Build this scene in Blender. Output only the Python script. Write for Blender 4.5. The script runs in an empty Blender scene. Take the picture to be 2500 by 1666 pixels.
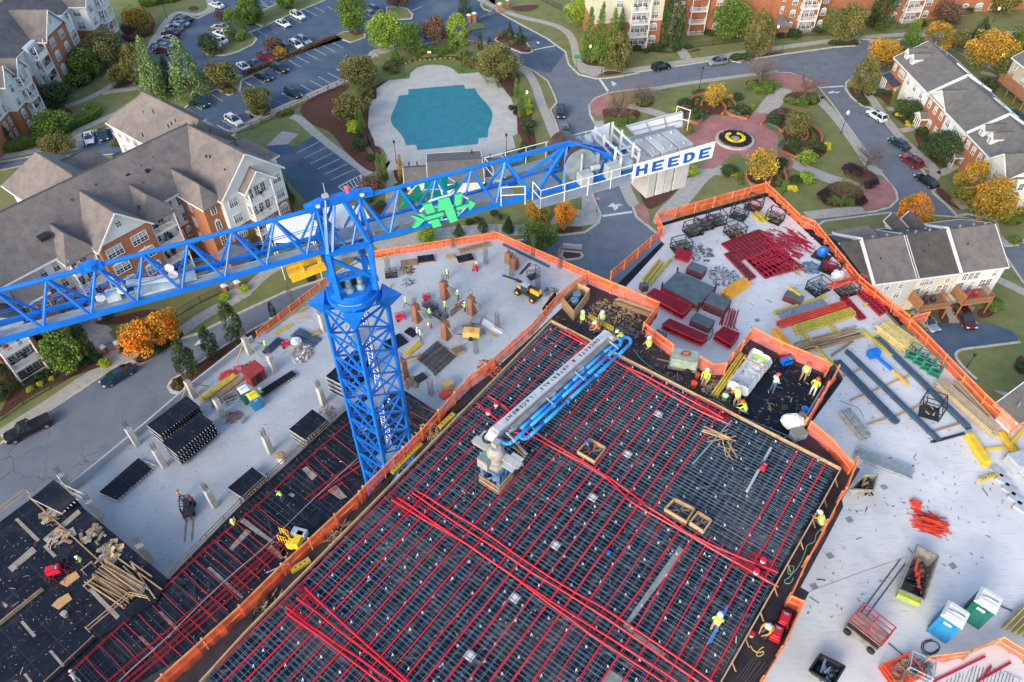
import bpy,bmesh,math,random
from mathutils import Vector,Matrix
from mathutils.geometry import tessellate_polygon
R_=math.radians
random.seed(7)
# ---------------------------------------------------------------- camera
CAMZ=79.0
FPX=1800.0;TH=math.atan(1800/1767.0);PX,PY=1250.0,833.0
sc=bpy.context.scene
cam_d=bpy.data.cameras.new('camera');cam=bpy.data.objects.new('camera',cam_d)
sc.collection.objects.link(cam)
cam.location=(0,0,CAMZ);cam.rotation_euler=(math.pi/2-TH,0,0)
cam_d.sensor_width=36;cam_d.lens=36*FPX/2500;cam_d.clip_end=3000;cam_d.clip_start=1
sc.camera=cam
# ---------------------------------------------------------------- sky, sun, exposure
w=bpy.data.worlds.new('World');sc.world=w;w.use_nodes=True
nt=w.node_tree;bg=nt.nodes['Background']
sky=nt.nodes.new('ShaderNodeTexSky');sky.sky_type='NISHITA';sky.sun_disc=False
SUN_EL,SUN_ROT=R_(24),R_(215)
sky.sun_elevation=SUN_EL;sky.sun_rotation=SUN_ROT;sky.air_density=1.0;sky.dust_density=2.2;sky.ozone_density=1.0
nt.links.new(sky.outputs[0],bg.inputs[0]);bg.inputs[1].default_value=0.15
sd=bpy.data.lights.new('sun','SUN');sd.energy=0.75;sd.angle=R_(26);sd.color=(1,.93,.84)
so=bpy.data.objects.new('sun',sd);sc.collection.objects.link(so)
sv=Vector((math.sin(SUN_ROT)*math.cos(SUN_EL),math.cos(SUN_ROT)*math.cos(SUN_EL),math.sin(SUN_EL)))
so.rotation_euler=(sv).to_track_quat('Z','Y').to_euler()
sc.view_settings.view_transform='Standard';sc.view_settings.look='None'
sc.view_settings.exposure=1.18;sc.view_settings.gamma=1
sc.cycles.max_bounces=5;sc.cycles.diffuse_bounces=3;sc.cycles.transparent_max_bounces=24
sc.cycles.use_denoising=True
# ---------------------------------------------------------------- photo point -> point on a level plane of the site
S_=2353/700.0
def src(tile,x,y):
    if tile=='F':return x*2500/2353,y*2500/2353
    if tile=='S':return x,y
    return int(tile[0])*600+x/S_,(0,400,800,1220)[int(tile[1])]+y/S_
def G(tile,x,y,z=0.0):
    x,y=src(tile,x,y)
    a=(x-PX)/FPX;b=(y-PY)/FPX
    dy=math.cos(TH)-b*math.sin(TH);dz=-math.sin(TH)-b*math.cos(TH)
    t=(z-CAMZ)/dz
    return Vector((a*t,dy*t,z))
def GP(s,z=0.0):
    """'00 12,34 56,78 10 1,2' -> points; a bare two-digit/letter token switches tile, x,y,z gives own height"""
    out=[];tile='00';last=None
    for k in s.split():
        if ',' in k:
            v=[float(q)for q in k.split(',')]
            if last and last[0]!=tile and tile.isdigit()and last[0].isdigit():
                sx=src(tile,v[0],v[1])[0];c=int(tile[0])-int(last[0][0])
                if(c>0 and last[1]>=2300 and sx<last[2])or(c<0 and last[1]<=60 and sx>last[2]):out.pop()
            out.append(G(tile,v[0],v[1],v[2]if len(v)>2 else z));last=(tile,v[0],src(tile,v[0],v[1])[0])
        else:tile=k
    return out
# ---------------------------------------------------------------- materials
MATS={}
def M(name,col=(.5,.5,.5),rough=.7,var=.18,scale=1.5,metal=0.,bump=0.,col2=None,detail=5,alpha=1,emit=0,spec=None,island=0.,obj=0.):
    if name in MATS:return MATS[name]
    m=bpy.data.materials.new(name);m.use_nodes=True;MATS[name]=m
    n=m.node_tree.nodes;l=m.node_tree.links;b=n['Principled BSDF']
    b.inputs['Roughness'].default_value=rough;b.inputs['Metallic'].default_value=metal
    if spec is not None:b.inputs['Specular IOR Level'].default_value=spec
    if alpha<1:b.inputs['Alpha'].default_value=alpha
    c=(*col,1)
    if emit:
        b.inputs['Emission Color'].default_value=c;b.inputs['Emission Strength'].default_value=emit
    if var>0 or col2:
        tc=n.new('ShaderNodeTexCoord');nz=n.new('ShaderNodeTexNoise')
        nz.inputs['Scale'].default_value=scale;nz.inputs['Detail'].default_value=detail
        l.new(tc.outputs['Object'],nz.inputs['Vector'])
        rp=n.new('ShaderNodeValToRGB')
        rp.color_ramp.elements[0].position=.32;rp.color_ramp.elements[1].position=.68
        lo=tuple(max(0,q*(1-var))for q in col)if not col2 else col2
        hi=tuple(min(1,q*(1+var))for q in col)if not col2 else col
        rp.color_ramp.elements[0].color=(*lo,1);rp.color_ramp.elements[1].color=(*hi,1)
        l.new(nz.outputs[0],rp.inputs[0]);out=rp.outputs[0]
        if island or obj:
            hs=n.new('ShaderNodeHueSaturation');mr=n.new('ShaderNodeMapRange')
            if island:
                g=n.new('ShaderNodeNewGeometry');l.new(g.outputs['Random Per Island'],mr.inputs[0]);k=island
            else:
                g=n.new('ShaderNodeObjectInfo');l.new(g.outputs['Random'],mr.inputs[0]);k=obj
            mr.inputs[3].default_value=1-k;mr.inputs[4].default_value=1+k
            l.new(mr.outputs[0],hs.inputs['Value']);l.new(out,hs.inputs['Color']);out=hs.outputs[0]
        l.new(out,b.inputs['Base Color'])
        if bump:
            bp=n.new('ShaderNodeBump');bp.inputs['Strength'].default_value=bump;bp.inputs['Distance'].default_value=.05
            n2=n.new('ShaderNodeTexNoise');n2.inputs['Scale'].default_value=scale*6;l.new(tc.outputs['Object'],n2.inputs['Vector'])
            l.new(n2.outputs[0],bp.inputs['Height']);l.new(bp.outputs[0],b.inputs['Normal'])
    else:b.inputs['Base Color'].default_value=c
    return m
def N(m):return m.node_tree.nodes,m.node_tree.links,m.node_tree.nodes['Principled BSDF']
def mixin(m,fac_socket,col):
    """put another colour over the material's base colour where fac says"""
    n,l,b=N(m);mx=n.new('ShaderNodeMix');mx.data_type='RGBA'
    s=b.inputs['Base Color']
    if s.is_linked:
        l.new(s.links[0].from_socket,mx.inputs[6])
    else:mx.inputs[6].default_value=s.default_value
    mx.inputs[7].default_value=(*col,1);l.new(fac_socket,mx.inputs[0]);l.new(mx.outputs[2],s)
def ramp(m,sock,a,b_,inv=False):
    n,l,b=N(m);r=n.new('ShaderNodeMapRange');r.inputs[1].default_value=a;r.inputs[2].default_value=b_
    r.inputs[3].default_value=1 if inv else 0;r.inputs[4].default_value=0 if inv else 1
    l.new(sock,r.inputs[0]);return r.outputs[0]
def mul(m,a,b_):
    n,l,b=N(m);r=n.new('ShaderNodeMath');r.operation='MULTIPLY';l.new(a,r.inputs[0])
    if isinstance(b_,float):r.inputs[1].default_value=b_
    else:l.new(b_,r.inputs[1])
    return r.outputs[0]
def tex(m,kind,scale,stretch=None,rot=0.,distort=0.,detail=4,**kw):
    n,l,b=N(m);tc=n.new('ShaderNodeTexCoord');mp=n.new('ShaderNodeMapping')
    l.new(tc.outputs['Object'],mp.inputs[0]);mp.inputs['Rotation'].default_value=(0,0,rot)
    if stretch:mp.inputs['Scale'].default_value=stretch
    v=mp.outputs[0]
    if distort:
        nz=n.new('ShaderNodeTexNoise');nz.inputs['Scale'].default_value=.8;l.new(v,nz.inputs[0])
        ad=n.new('ShaderNodeVectorMath');ad.operation='MULTIPLY_ADD';l.new(nz.outputs[1],ad.inputs[0])
        ad.inputs[1].default_value=(distort,)*3;l.new(v,ad.inputs[2]);v=ad.outputs[0]
    t=n.new({'noise':'ShaderNodeTexNoise','vor':'ShaderNodeTexVoronoi','wave':'ShaderNodeTexWave','brick':'ShaderNodeTexBrick'}[kind])
    t.inputs['Scale'].default_value=scale;l.new(v,t.inputs['Vector'])
    if kind=='noise':t.inputs['Detail'].default_value=detail
    for k,q in kw.items():setattr(t,k,q)
    return t
# ---------------------------------------------------------------- mesh builder
COL=sc.collection
WL={}
class MB:
    def __init__(s):s.v=[];s.f=[];s.m=[];s.k=0
    def mat(s,k):s.k=k;return s
    def add(s,vs,fs):
        o=len(s.v);s.v+=[tuple(q)for q in vs];s.f+=[tuple(i+o for i in f)for f in fs];s.m+=[s.k]*len(fs)
    def poly(s,pts,flip=False):
        pts=[Vector(p)for p in pts]
        tris=tessellate_polygon([pts])if len(pts)>4 else[tuple(range(len(pts)))]
        n=Vector((0,0,0))
        for i,p in enumerate(pts):n+=p.cross(pts[(i+1)%len(pts)])
        out=[]
        for t in tris:
            if len(t)==3 and len(pts)>4:
                a,b,c=(pts[i]for i in t)
                if(b-a).cross(c-a).dot(n)<0:t=(t[0],t[2],t[1])
            out.append(tuple(reversed(t))if(n.z<-1e-6)!=flip else tuple(t))
        s.add(pts,out)
    def face(s,pts):s.add(pts,[tuple(range(len(pts)))])
    def prism(s,pts,z0,z1,bottom=False):
        """side walls + top of a plan polygon"""
        P2=[Vector(p)for p in pts];a=sum(P2[i].x*P2[(i+1)%len(P2)].y-P2[(i+1)%len(P2)].x*P2[i].y for i in range(len(P2)))
        if a<0:P2.reverse()
        n=len(P2)
        s.add([(p.x,p.y,z0)for p in P2]+[(p.x,p.y,z1)for p in P2],[(i,(i+1)%n,n+(i+1)%n,n+i)for i in range(n)])
        s.poly([(p.x,p.y,z1)for p in P2])
        if bottom:s.poly([(p.x,p.y,z0)for p in P2],flip=True)
    def box(s,c,d,rz=0.,M4=None):
        x,y,z=d[0]/2,d[1]/2,d[2]/2
        vs=[Vector(q)for q in((-x,-y,-z),(x,-y,-z),(x,y,-z),(-x,y,-z),(-x,-y,z),(x,-y,z),(x,y,z),(-x,y,z))]
        if M4 is not None:vs=[M4@q for q in vs]
        elif rz:
            r=Matrix.Rotation(rz,3,'Z');vs=[r@q for q in vs]
        c=Vector(c);vs=[q+c for q in vs]
        s.add(vs,[(3,2,1,0),(4,5,6,7),(0,1,5,4),(1,2,6,5),(2,3,7,6),(3,0,4,7)])
    def bar(s,a,b,w=.1,h=None,up=(0,0,1)):
        """rectangular bar from a to b"""
        a=Vector(a);b=Vector(b);h=h or w;d=b-a
        if d.length<1e-6:return
        d=d.normalized();u=Vector(up)
        if abs(d.dot(u))>.98:u=Vector((1,0,0))
        x=d.cross(u).normalized()*w/2;y=x.cross(d).normalized()*h/2
        vs=[a-x-y,a+x-y,a+x+y,a-x+y,b-x-y,b+x-y,b+x+y,b-x+y]
        s.add(vs,[(3,2,1,0),(4,5,6,7),(0,1,5,4),(1,2,6,5),(2,3,7,6),(3,0,4,7)])
    def tube(s,a,b,r=.05,r2=None,n=8,cap=True):
        a=Vector(a);b=Vector(b);r2=r if r2 is None else r2;d=b-a
        if d.length<1e-6:return
        d=d.normalized();x=d.orthogonal().normalized();y=d.cross(x)
        vs=[]
        for i in range(n):
            t=2*math.pi*i/n;q=x*math.cos(t)+y*math.sin(t);vs+=[a+q*r,b+q*r2]
        fs=[(2*i,(2*i+2)%(2*n),(2*i+3)%(2*n),2*i+1)for i in range(n)]
        if cap:fs+=[tuple(2*i for i in range(n-1,-1,-1)),tuple(2*i+1 for i in range(n))]
        s.add(vs,fs)
    def path(s,pts,r=.05,n=6):
        for i in range(len(pts)-1):s.tube(pts[i],pts[i+1],r,n=n)
    def lathe(s,c,prof,n=16,axis='Z'):
        c=Vector(c);vs=[]
        for(r,h)in prof:
            for i in range(n):
                t=2*math.pi*i/n
                q=Vector((r*math.cos(t),r*math.sin(t),h))
                if axis=='X':q=Vector((q.z,q.x,q.y))
                if axis=='Y':q=Vector((q.x,q.z,-q.y))
                vs.append(c+q)
        fs=[]
        for j in range(len(prof)-1):
            for i in range(n):fs.append((j*n+i,j*n+(i+1)%n,(j+1)*n+(i+1)%n,(j+1)*n+i))
        fs.append(tuple((len(prof)-1)*n+i for i in range(n)))
        s.add(vs,fs)
    def blob(s,c,rx,ry,rz,n=10,m=6,jit=0.,rnd=random):
        vs=[]
        for j in range(m+1):
            a=-math.pi/2+math.pi*j/m
            for i in range(n):
                t=2*math.pi*i/n;k=1+rnd.uniform(-jit,jit)
                vs.append((c[0]+rx*math.cos(a)*math.cos(t)*k,c[1]+ry*math.cos(a)*math.sin(t)*k,c[2]+rz*math.sin(a)*k))
        s.add(vs,[(j*n+i,j*n+(i+1)%n,(j+1)*n+(i+1)%n,(j+1)*n+i)for j in range(m)for i in range(n)])
    def build(s,name,mats,parent=None,smooth=False,world=True,bevel=0.):
        if not isinstance(mats,(list,tuple)):mats=[mats]
        off=Vector((0,0,0))
        if parent is not None and world:off=WL.get(parent.name,Vector((0,0,0)))
        me=bpy.data.meshes.new(name)
        me.from_pydata([(v[0]-off.x,v[1]-off.y,v[2]-off.z)for v in s.v],[],s.f)
        for q in mats:me.materials.append(q)
        if len(mats)>1:me.polygons.foreach_set('material_index',s.m)
        if smooth:me.polygons.foreach_set('use_smooth',[True]*len(s.f))
        me.update()
        o=bpy.data.objects.new(name,me);COL.objects.link(o)
        if parent is not None:o.parent=parent;WL[o.name]=off.copy()
        if bevel:
            bm=bmesh.new();bm.from_mesh(me)
            bmesh.ops.bevel(bm,geom=bm.edges[:],offset=bevel,segments=1,affect='EDGES');bm.to_mesh(me);bm.free()
        return o
def tag(o,label=None,cat=None,group=None,kind=None):
    if label:o['label']=label
    if cat:o['category']=cat
    if group:o['group']=group
    if kind:o['kind']=kind
    return o
def thing(name,label,cat,loc=(0,0,0),group=None,rz=0.):
    o=bpy.data.objects.new(name,None);COL.objects.link(o);o.location=loc;o.rotation_euler=(0,0,rz)
    o.empty_display_size=.2
    WL[o.name]=Vector(loc);return tag(o,label,cat,group)
def struct(name,mb,m):return tag(mb.build(name,m),kind='structure')
KIDS={}
def kids(o):
    return[c for c in KIDS.get(o.name,())]
def note(root):
    """remember a prototype's tree so that it can be copied without scanning the scene"""
    for c in root.children:KIDS.setdefault(root.name,[]).append(c);note(c)
def dup(o,loc=None,rz=None,label=None,group=None,scale=None,parent=None,mats=None):
    c=o.copy();COL.objects.link(c)
    if parent is not None:c.parent=parent
    if mats and c.type=='MESH':
        for i,sl in enumerate(c.material_slots):
            k=sl.material.name if sl.material else None
            if k in mats:sl.link='OBJECT';sl.material=mats[k]
    for ch in kids(o):dup(ch,parent=c,mats=mats)
    if loc is not None:c.location=loc
    if rz is not None:c.rotation_euler=(0,0,rz)
    if scale is not None:c.scale=scale if isinstance(scale,(tuple,list))else(scale,)*3
    if label:c['label']=label
    if group:c['group']=group
    return c
def inset(pts,d):
    """shrink a plan polygon by d"""
    n=len(pts);a=sum(pts[i].x*pts[(i+1)%n].y-pts[(i+1)%n].x*pts[i].y for i in range(n));sg=1 if a>0 else-1
    out=[]
    for i in range(n):
        p,q,r=pts[i-1],pts[i],pts[(i+1)%n]
        e1=(q-p);e1.z=0;e2=(r-q);e2.z=0
        if e1.length<1e-6 or e2.length<1e-6:out.append(q.copy());continue
        e1.normalize();e2.normalize()
        n1=Vector((-e1.y,e1.x,0))*sg;n2=Vector((-e2.y,e2.x,0))*sg
        b=n1+n2
        if b.length<.3:b=n1
        else:b=b/max(.35,b.length_squared/2)
        out.append(q+b*d)
    return out
def smooth_pts(pts,k=2,closed=True):
    """Chaikin corner cutting"""
    for _ in range(k):
        o=[];n=len(pts)
        rng=range(n)if closed else range(n-1)
        if not closed:o.append(pts[0])
        for i in rng:
            a,b=pts[i],pts[(i+1)%n];o+=[a*.75+b*.25,a*.25+b*.75]
        if not closed:o.append(pts[-1])
        pts=o
    return pts
def strip(pts,wd):
    """plan polygon of a band of width wd along a polyline"""
    L,Rr=[],[]
    for i,p in enumerate(pts):
        a=pts[max(0,i-1)];b=pts[min(len(pts)-1,i+1)];d=(b-a);d.z=0;d.normalize()
        q=Vector((-d.y,d.x,0))*wd/2;L.append(p+q);Rr.append(p-q)
    return L+Rr[::-1]
def ribbon(mb,pts,wd,z=None):
    for i in range(len(pts)-1):
        a,b=pts[i],pts[i+1]
        pa=pts[i-1]if i else a;pb=pts[i+2]if i+2<len(pts)else b
        def nrm(u,v):
            d=v-u;d.z=0;d.normalize();return Vector((-d.y,d.x,0))*wd/2
        na=nrm(pa,b);nb=nrm(a,pb)
        q=[a-na,b-nb,b+nb,a+na]
        if z is not None:q=[Vector((t.x,t.y,z))for t in q]
        mb.face(q)
# ================================================================ materials of the setting
ASPH=M('asphalt',(.165,.19,.225),.88,.16,.35,col2=(.13,.15,.18))
def _asph(m,crack=True):
    n,l,b=N(m)
    t=tex(m,'noise',60);mixin(m,mul(m,ramp(m,t.outputs[0],.5,.8),.35),(.2,.2,.21))
    t2=tex(m,'noise',.12,detail=3);mixin(m,mul(m,ramp(m,t2.outputs[0],.5,.7),.5),(.17,.18,.195))
    if crack:
        v=tex(m,'vor',.22,distort=1.6,feature='DISTANCE_TO_EDGE');c=ramp(m,v.outputs['Distance'],.004,.012,True)
        k=tex(m,'noise',.06,detail=2);c=mul(m,c,ramp(m,k.outputs[0],.46,.52))
        mixin(m,mul(m,c,.6),(.018,.02,.024))
_asph(ASPH)
LOT=M('lot_asphalt',(.06,.105,.165),.85,.16,.35,col2=(.042,.078,.13));_asph(LOT,False)
CONC=M('pavement_concrete',(.45,.42,.37),.85,.16,1.2,col2=(.34,.32,.285),bump=.15)
def joints(m,sc_,col,wd=.012,rot=0.):
    for ax in(0,1):
        n,l,b=N(m);tc=n.new('ShaderNodeTexCoord');mp=n.new('ShaderNodeMapping');mp.inputs['Rotation'].default_value=(0,0,rot)
        l.new(tc.outputs['Object'],mp.inputs[0]);sx=n.new('ShaderNodeSeparateXYZ');l.new(mp.outputs[0],sx.inputs[0])
        a=n.new('ShaderNodeMath');a.operation='DIVIDE';l.new(sx.outputs[ax],a.inputs[0]);a.inputs[1].default_value=sc_
        f=n.new('ShaderNodeMath');f.operation='FRACT';l.new(a.outputs[0],f.inputs[0])
        g=n.new('ShaderNodeMath');g.operation='LESS_THAN';l.new(f.outputs[0],g.inputs[0]);g.inputs[1].default_value=wd*2/sc_*1.6
        mixin(m,mul(m,g.outputs[0],.5),col)
KERB=M('kerb_concrete',(.50,.46,.40),.85,.2,1.5)
GRASS=M('grass',(.19,.21,.065),.95,.3,.45,col2=(.125,.15,.045),bump=.4)
t=tex(GRASS,'noise',6);mixin(GRASS,mul(GRASS,ramp(GRASS,t.outputs[0],.45,.75),.45),(.22,.2,.09))
t=tex(GRASS,'noise',.09,detail=3);mixin(GRASS,mul(GRASS,ramp(GRASS,t.outputs[0],.48,.6),.5),(.21,.18,.08))
LUSH=M('lush_grass',(.13,.2,.04),.95,.25,.8,col2=(.085,.14,.03),bump=.4)
MULCH=M('mulch',(.125,.045,.026),.95,.4,3.,col2=(.07,.027,.018),bump=.6)
t=tex(MULCH,'noise',9);mixin(MULCH,mul(MULCH,ramp(MULCH,t.outputs[0],.55,.7),.5),(.13,.065,.045))
BRICKP=M('red_paving',(.40,.165,.145),.85,.25,.9,col2=(.29,.115,.105))
t=tex(BRICKP,'noise',.25);mixin(BRICKP,mul(BRICKP,ramp(BRICKP,t.outputs[0],.5,.7),.5),(.47,.26,.22))
t=tex(BRICKP,'brick',3.5);mixin(BRICKP,mul(BRICKP,t.outputs['Fac'],.25),(.5,.36,.32))
POOLD=M('pool_deck_concrete',(.52,.50,.46),.8,.12,.5,col2=(.42,.405,.38));joints(POOLD,3.1,(.62,.6,.56),.02,R_(-6))
t=tex(POOLD,'noise',.25);mixin(POOLD,mul(POOLD,ramp(POOLD,t.outputs[0],.55,.7),.5),(.33,.33,.33))
LINE=M('road_paint',(.62,.63,.62),.7,.25,3.)
joints(CONC,1.6,(.18,.18,.17),.015,R_(33))
# ================================================================ ground
GZ=0.0
g=MB();g.poly([(-700,-60,-.03),(700,-60,-.03),(700,1500,-.03),(-700,1500,-.03)]);struct('road',g,ASPH)
def island(name,s,m,kerb=True,sm=0,top=.13):
    p=GP(s,0)
    if sm:p=smooth_pts(p,sm)
    a=MB();a.prism(p,-.05,top);o=struct('kerb',a,KERB)
    q=inset(p,.42);b=MB();b.poly([(v.x,v.y,top+.006)for v in q]);struct(name,b,m)
    return p
def sheet(name,s,m,z,sm=0,closed=True,wd=None):
    p=GP(s,0)if isinstance(s,str)else s
    if sm:p=smooth_pts(p,sm,closed=wd is None)
    a=MB()
    if wd:ribbon(a,p,wd,z)
    else:a.poly([(v.x,v.y,z)for v in p])
    return struct(name,a,m)
def kerbline(s,sm=1,wd=.3,h=.02,z=.15,closed=False):
    p=GP(s,0)if isinstance(s,str)else s
    if sm:p=smooth_pts(p,sm,closed=closed)
    a=MB()
    pl=strip(p,wd)
    if closed:p=p+[p[0]]
    for i in range(len(p)-1):a.bar((p[i].x,p[i].y,z),(p[i+1].x,p[i+1].y,z),wd,h*2)
    return struct('kerb',a,KERB)
# west land, between the apartments and the lot
island('lawn','00 -3500,-900 1650,-900 1690,-60 1770,70 1760,95 1620,160 1540,135 1465,110 1430,130 1350,230 1280,310 1215,400 1200,480 1230,560 1440,600 1700,660 1980,625 2353,455 10 0,600 200,525 400,440 740,296 800,262 880,262 980,280 985,312 860,356 790,330 740,306 400,458 200,546 0,635 00 2353,490 1990,665 1975,750 1880,790 1780,738 1650,792 1450,950 1300,1100 1010,1020 900,1058 700,1095 662,1105 690,1200 640,1225 0,1335 -2500,1900',GRASS)
# land of the long grey-roofed building, the pool and its gardens
island('lawn','00 -2500,2100 0,1400 500,1300 1000,1260 1500,1180 1880,1095 2120,985 2010,920 2070,868 2150,860 2250,905 2353,868 10 60,985 240,900 830,640 930,560 1040,470 1025,440 1050,412 1190,395 1400,380 1750,300 1850,248 1950,232 1940,212 1900,195 1850,215 1800,330 1950,350 20 0,380 220,520 360,590 470,670 520,780 545,845 490,908 530,1000 600,1190 21 700,180 745,258 830,240 905,420 890,490 770,572 520,602 200,640 11 1050,730 690,940 0,1195 01 2340,1062 1980,1230 1620,1405 02 1500,95 1300,225 1150,318 1100,300 1080,285 930,345 400,700 0,970 -2500,2300',GRASS)
# the garden square
island('lawn','20 1960,640 1450,705 1100,742 950,765 840,810 795,870 800,940 850,1030 900,1130 21 1060,165 1130,300 1180,440 1290,525 1500,700 31 300,700 500,560 640,450 900,425 1130,400 1260,365 1325,300 1310,230 1190,80 1100,0 30 1180,1412 1060,1240 930,1060 780,850 650,690 560,640 430,597 330,596 180,600 0,628',GRASS)
# north-east land of the brick apartments
island('lawn','20 -90,-60 40,95 150,160 450,320 600,430 625,530 710,615 860,652 1000,642 1210,605 1195,598 1950,482 1965,505 2050,520 30 0,508 380,450 800,392 990,380 1015,350 1000,325 1250,345 1500,300 2000,300 2353,255 3500,0 3500,-1500 20 -200,-1500',GRASS)
# townhouse rows
island('lawn','30 940,632 1180,612 1300,570 1750,400 2353,700 3500,1100 31 2900,900 2353,640 2310,672 2200,682 2150,640 2110,470 1900,420 1800,437 1700,330 1600,245 1590,222 1625,207 1560,120 1480,20 30 1640,1412 1230,1010 1110,895 1020,872 930,800 880,730 885,680',GRASS)
island('lawn','31 400,700 700,470 1240,400 1860,440 2110,500 2160,690 2353,975 2900,1300 33 2900,900 1500,500 31 900,1412',GRASS)
island('mulch_bed','02 1368,490 1400,430 1490,375 1650,270 1830,150 2130,-20 2300,-100 2400,0 1600,520 1480,552 1400,535',MULCH)
island('mulch_bed','21 580,712 740,728 760,760 730,785 600,800 560,760',MULCH)
island('mulch_bed','00 1650,420 1690,380 1800,370 1850,300 1960,280 2050,275 2115,325 2080,370 1960,430 1850,460 1700,455',GRASS)
island('mulch_bed','20 20,330 60,290 110,270 200,300 270,330 310,380 345,430 300,442 240,438 100,380',MULCH)
island('lawn','10 1920,40 1950,0 2060,-30 2060,60 2000,98 1950,80',GRASS)
island('lawn','10 1265,60 1330,75 1375,120 1365,160 1150,170 1150,60',GRASS)
island('lawn','00 2040,268 2150,222 2353,150 10 0,165 130,90 310,5 600,-130 800,-130 670,0 400,110 200,200 40,272 0,290 00 2110,320 2050,290',GRASS)
# lots
sheet('parking_lot','10 170,1205 300,1082 435,1108 345,1190 400,1215 555,1125 700,1240 930,1412 11 1020,180 960,245 860,330 540,365 300,100 00 2300,1380 2240,1300',LOT,.155)
sheet('parking_lot','00 1215,400 1465,112 1620,160 1770,75 1700,-60 1680,-800 10 1700,-800 2000,0 1950,-10 1925,60 1990,100 1900,150 1830,205 1780,340 1700,380 1400,400 1040,410 1030,450 930,560 830,640 240,900 00 2353,868 1880,1100 1560,900 1440,800 1640,790 1500,600 1200,520',LOT,-.012)
sheet('parking_lot','00 662,1105 700,1095 900,1058 1010,1020 1200,1300 690,1330',LOT,-.01)
sheet('parking_lot','10 1900,150 2080,110 20 150,160 450,320 600,430 480,600 330,560 220,520 10 2260,430 1830,280',LOT,-.012)
sheet('driveway','32 1500,-40 2100,-20 2260,40 2300,100 2290,125 1900,170 1800,200 1780,240 1840,320 2000,470 1700,330',LOT,.16)
kerbline('32 2318,125 2000,165 1830,185 1790,215 1790,250 1840,320 1960,430',2,.4,.05)
# sidewalks
def walk(s,wd=1.6,z=.146,m=None,sm=2):return sheet('sidewalk',s,m or CONC,z,sm,wd=wd)
walk('00 0,1300 200,1262 400,1225 600,1190 640,1130 620,1085 800,1010 1000,920 1100,840 1200,800',1.8)
walk('00 540,880 640,850 780,790 900,720 1000,640',1.8,.15)
walk('00 840,775 960,750 1090,740 1200,700 1210,640 1130,600 1100,640',1.8,.148)
walk('00 1130,600 1060,560 1000,500 960,430',1.6)
sheet('sidewalk','00 590,1090 665,1100 695,1200 640,1225 600,1180',CONC,.151)
walk('00 1250,360 1330,230 1440,95 1600,135 1690,105 1750,60 1680,-60',1.9,.144)
walk('00 1890,1090 2353,885 10 60,1000 260,905 830,655',2.0)
walk('10 380,960 440,980 560,1090 700,1210 1010,1440',2.0,.15)
sheet('sidewalk','10 170,1205 300,1082 435,1108 345,1190',CONC,.162)
sheet('sidewalk','00 2010,920 2060,880 2120,965 2200,940 2300,900 2120,985',CONC,.15)
walk('10 1040,470 1060,430 1130,430 1210,390',2.6)
walk('11 1190,-100 1215,0 1205,150 1190,330 1200,420',2.2)
walk('11 960,560 1080,470 1200,420 1400,420',1.8,.149)
sheet('sidewalk','11 1040,650 1250,610 1420,560 1700,520 2000,500 2300,510 2300,590 1700,620 1100,735',CONC,.147)
walk('20 230,560 300,600 360,700 410,860 470,1000 540,1180 620,1412',2.0)
sheet('sidewalk','21 740,262 740,380 520,420 480,500 700,520 870,500 890,440 820,260',CONC,.147)
walk('20 -100,0 80,90 250,150 450,190 590,240 660,310 690,420 700,520 760,590 1000,600 1290,560 1580,510 1900,470 30 0,440 370,395 830,330 1300,290 1800,270',2.0)
sheet('sidewalk','20 700,540 760,520 930,560 860,640 720,600',CONC,.151)
walk('20 1550,400 1600,490',2.6,.15)
walk('20 1130,870 1400,945 1500,1000',2.6)
walk('20 870,1000 910,1080 21 1090,180 1150,320 1180,350',2.2)
walk('20 1300,740 1500,705 1960,640 2353,590',1.5)
walk('30 380,730 200,960',4.0)
walk('30 640,790 820,980 960,1170 1060,1320 1120,1412 31 1190,80',2.2)
walk('31 400,-20 700,110 860,160 1000,190',3.2)
walk('31 560,430 800,400 1040,385',2.2)
walk('21 1900,60 1750,60 1560,300 1420,420 1400,500',3.4)
walk('30 1060,760 1230,1000 1330,1130 1500,1290 1640,1412 31 1590,140',2.0)
walk('30 1230,900 1290,900',1.6);walk('30 1340,1080 1440,1060',1.6);walk('30 1050,780 1140,760',1.6)
walk('31 1660,90 1760,40',1.6);walk('31 2080,930 2200,985 2353,1060 2700,1250',1.8)
walk('31 1800,290 1870,380',1.8)
walk('30 2000,600 2200,640',1.6);walk('31 2140,600 2200,660 2353,640',1.3)
walk('31 1920,1170 1870,1280 2020,1360',1.0)
sheet('driveway','31 1700,1180 1900,1170 1960,1300 2030,1360 1760,1390',CONC,.15)
sheet('driveway','31 1500,1250 1600,1300 1680,1370 1600,1412 1540,1340',CONC,.15)
walk('02 0,890 400,640 700,430 940,290 1130,200',2.1);walk('01 1480,1390 1700,1230 1980,1100 2353,950 11 180,880 420,780 620,700',2.1)
walk('01 1890,990 2010,1110',2.6,.15);walk('02 690,-60 960,240 1000,300',2.8,.15);walk('01 700,1300 860,1412',2.8)
sheet('sidewalk','32 2100,520 2353,560 2353,850 2270,620',CONC,.151)
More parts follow.
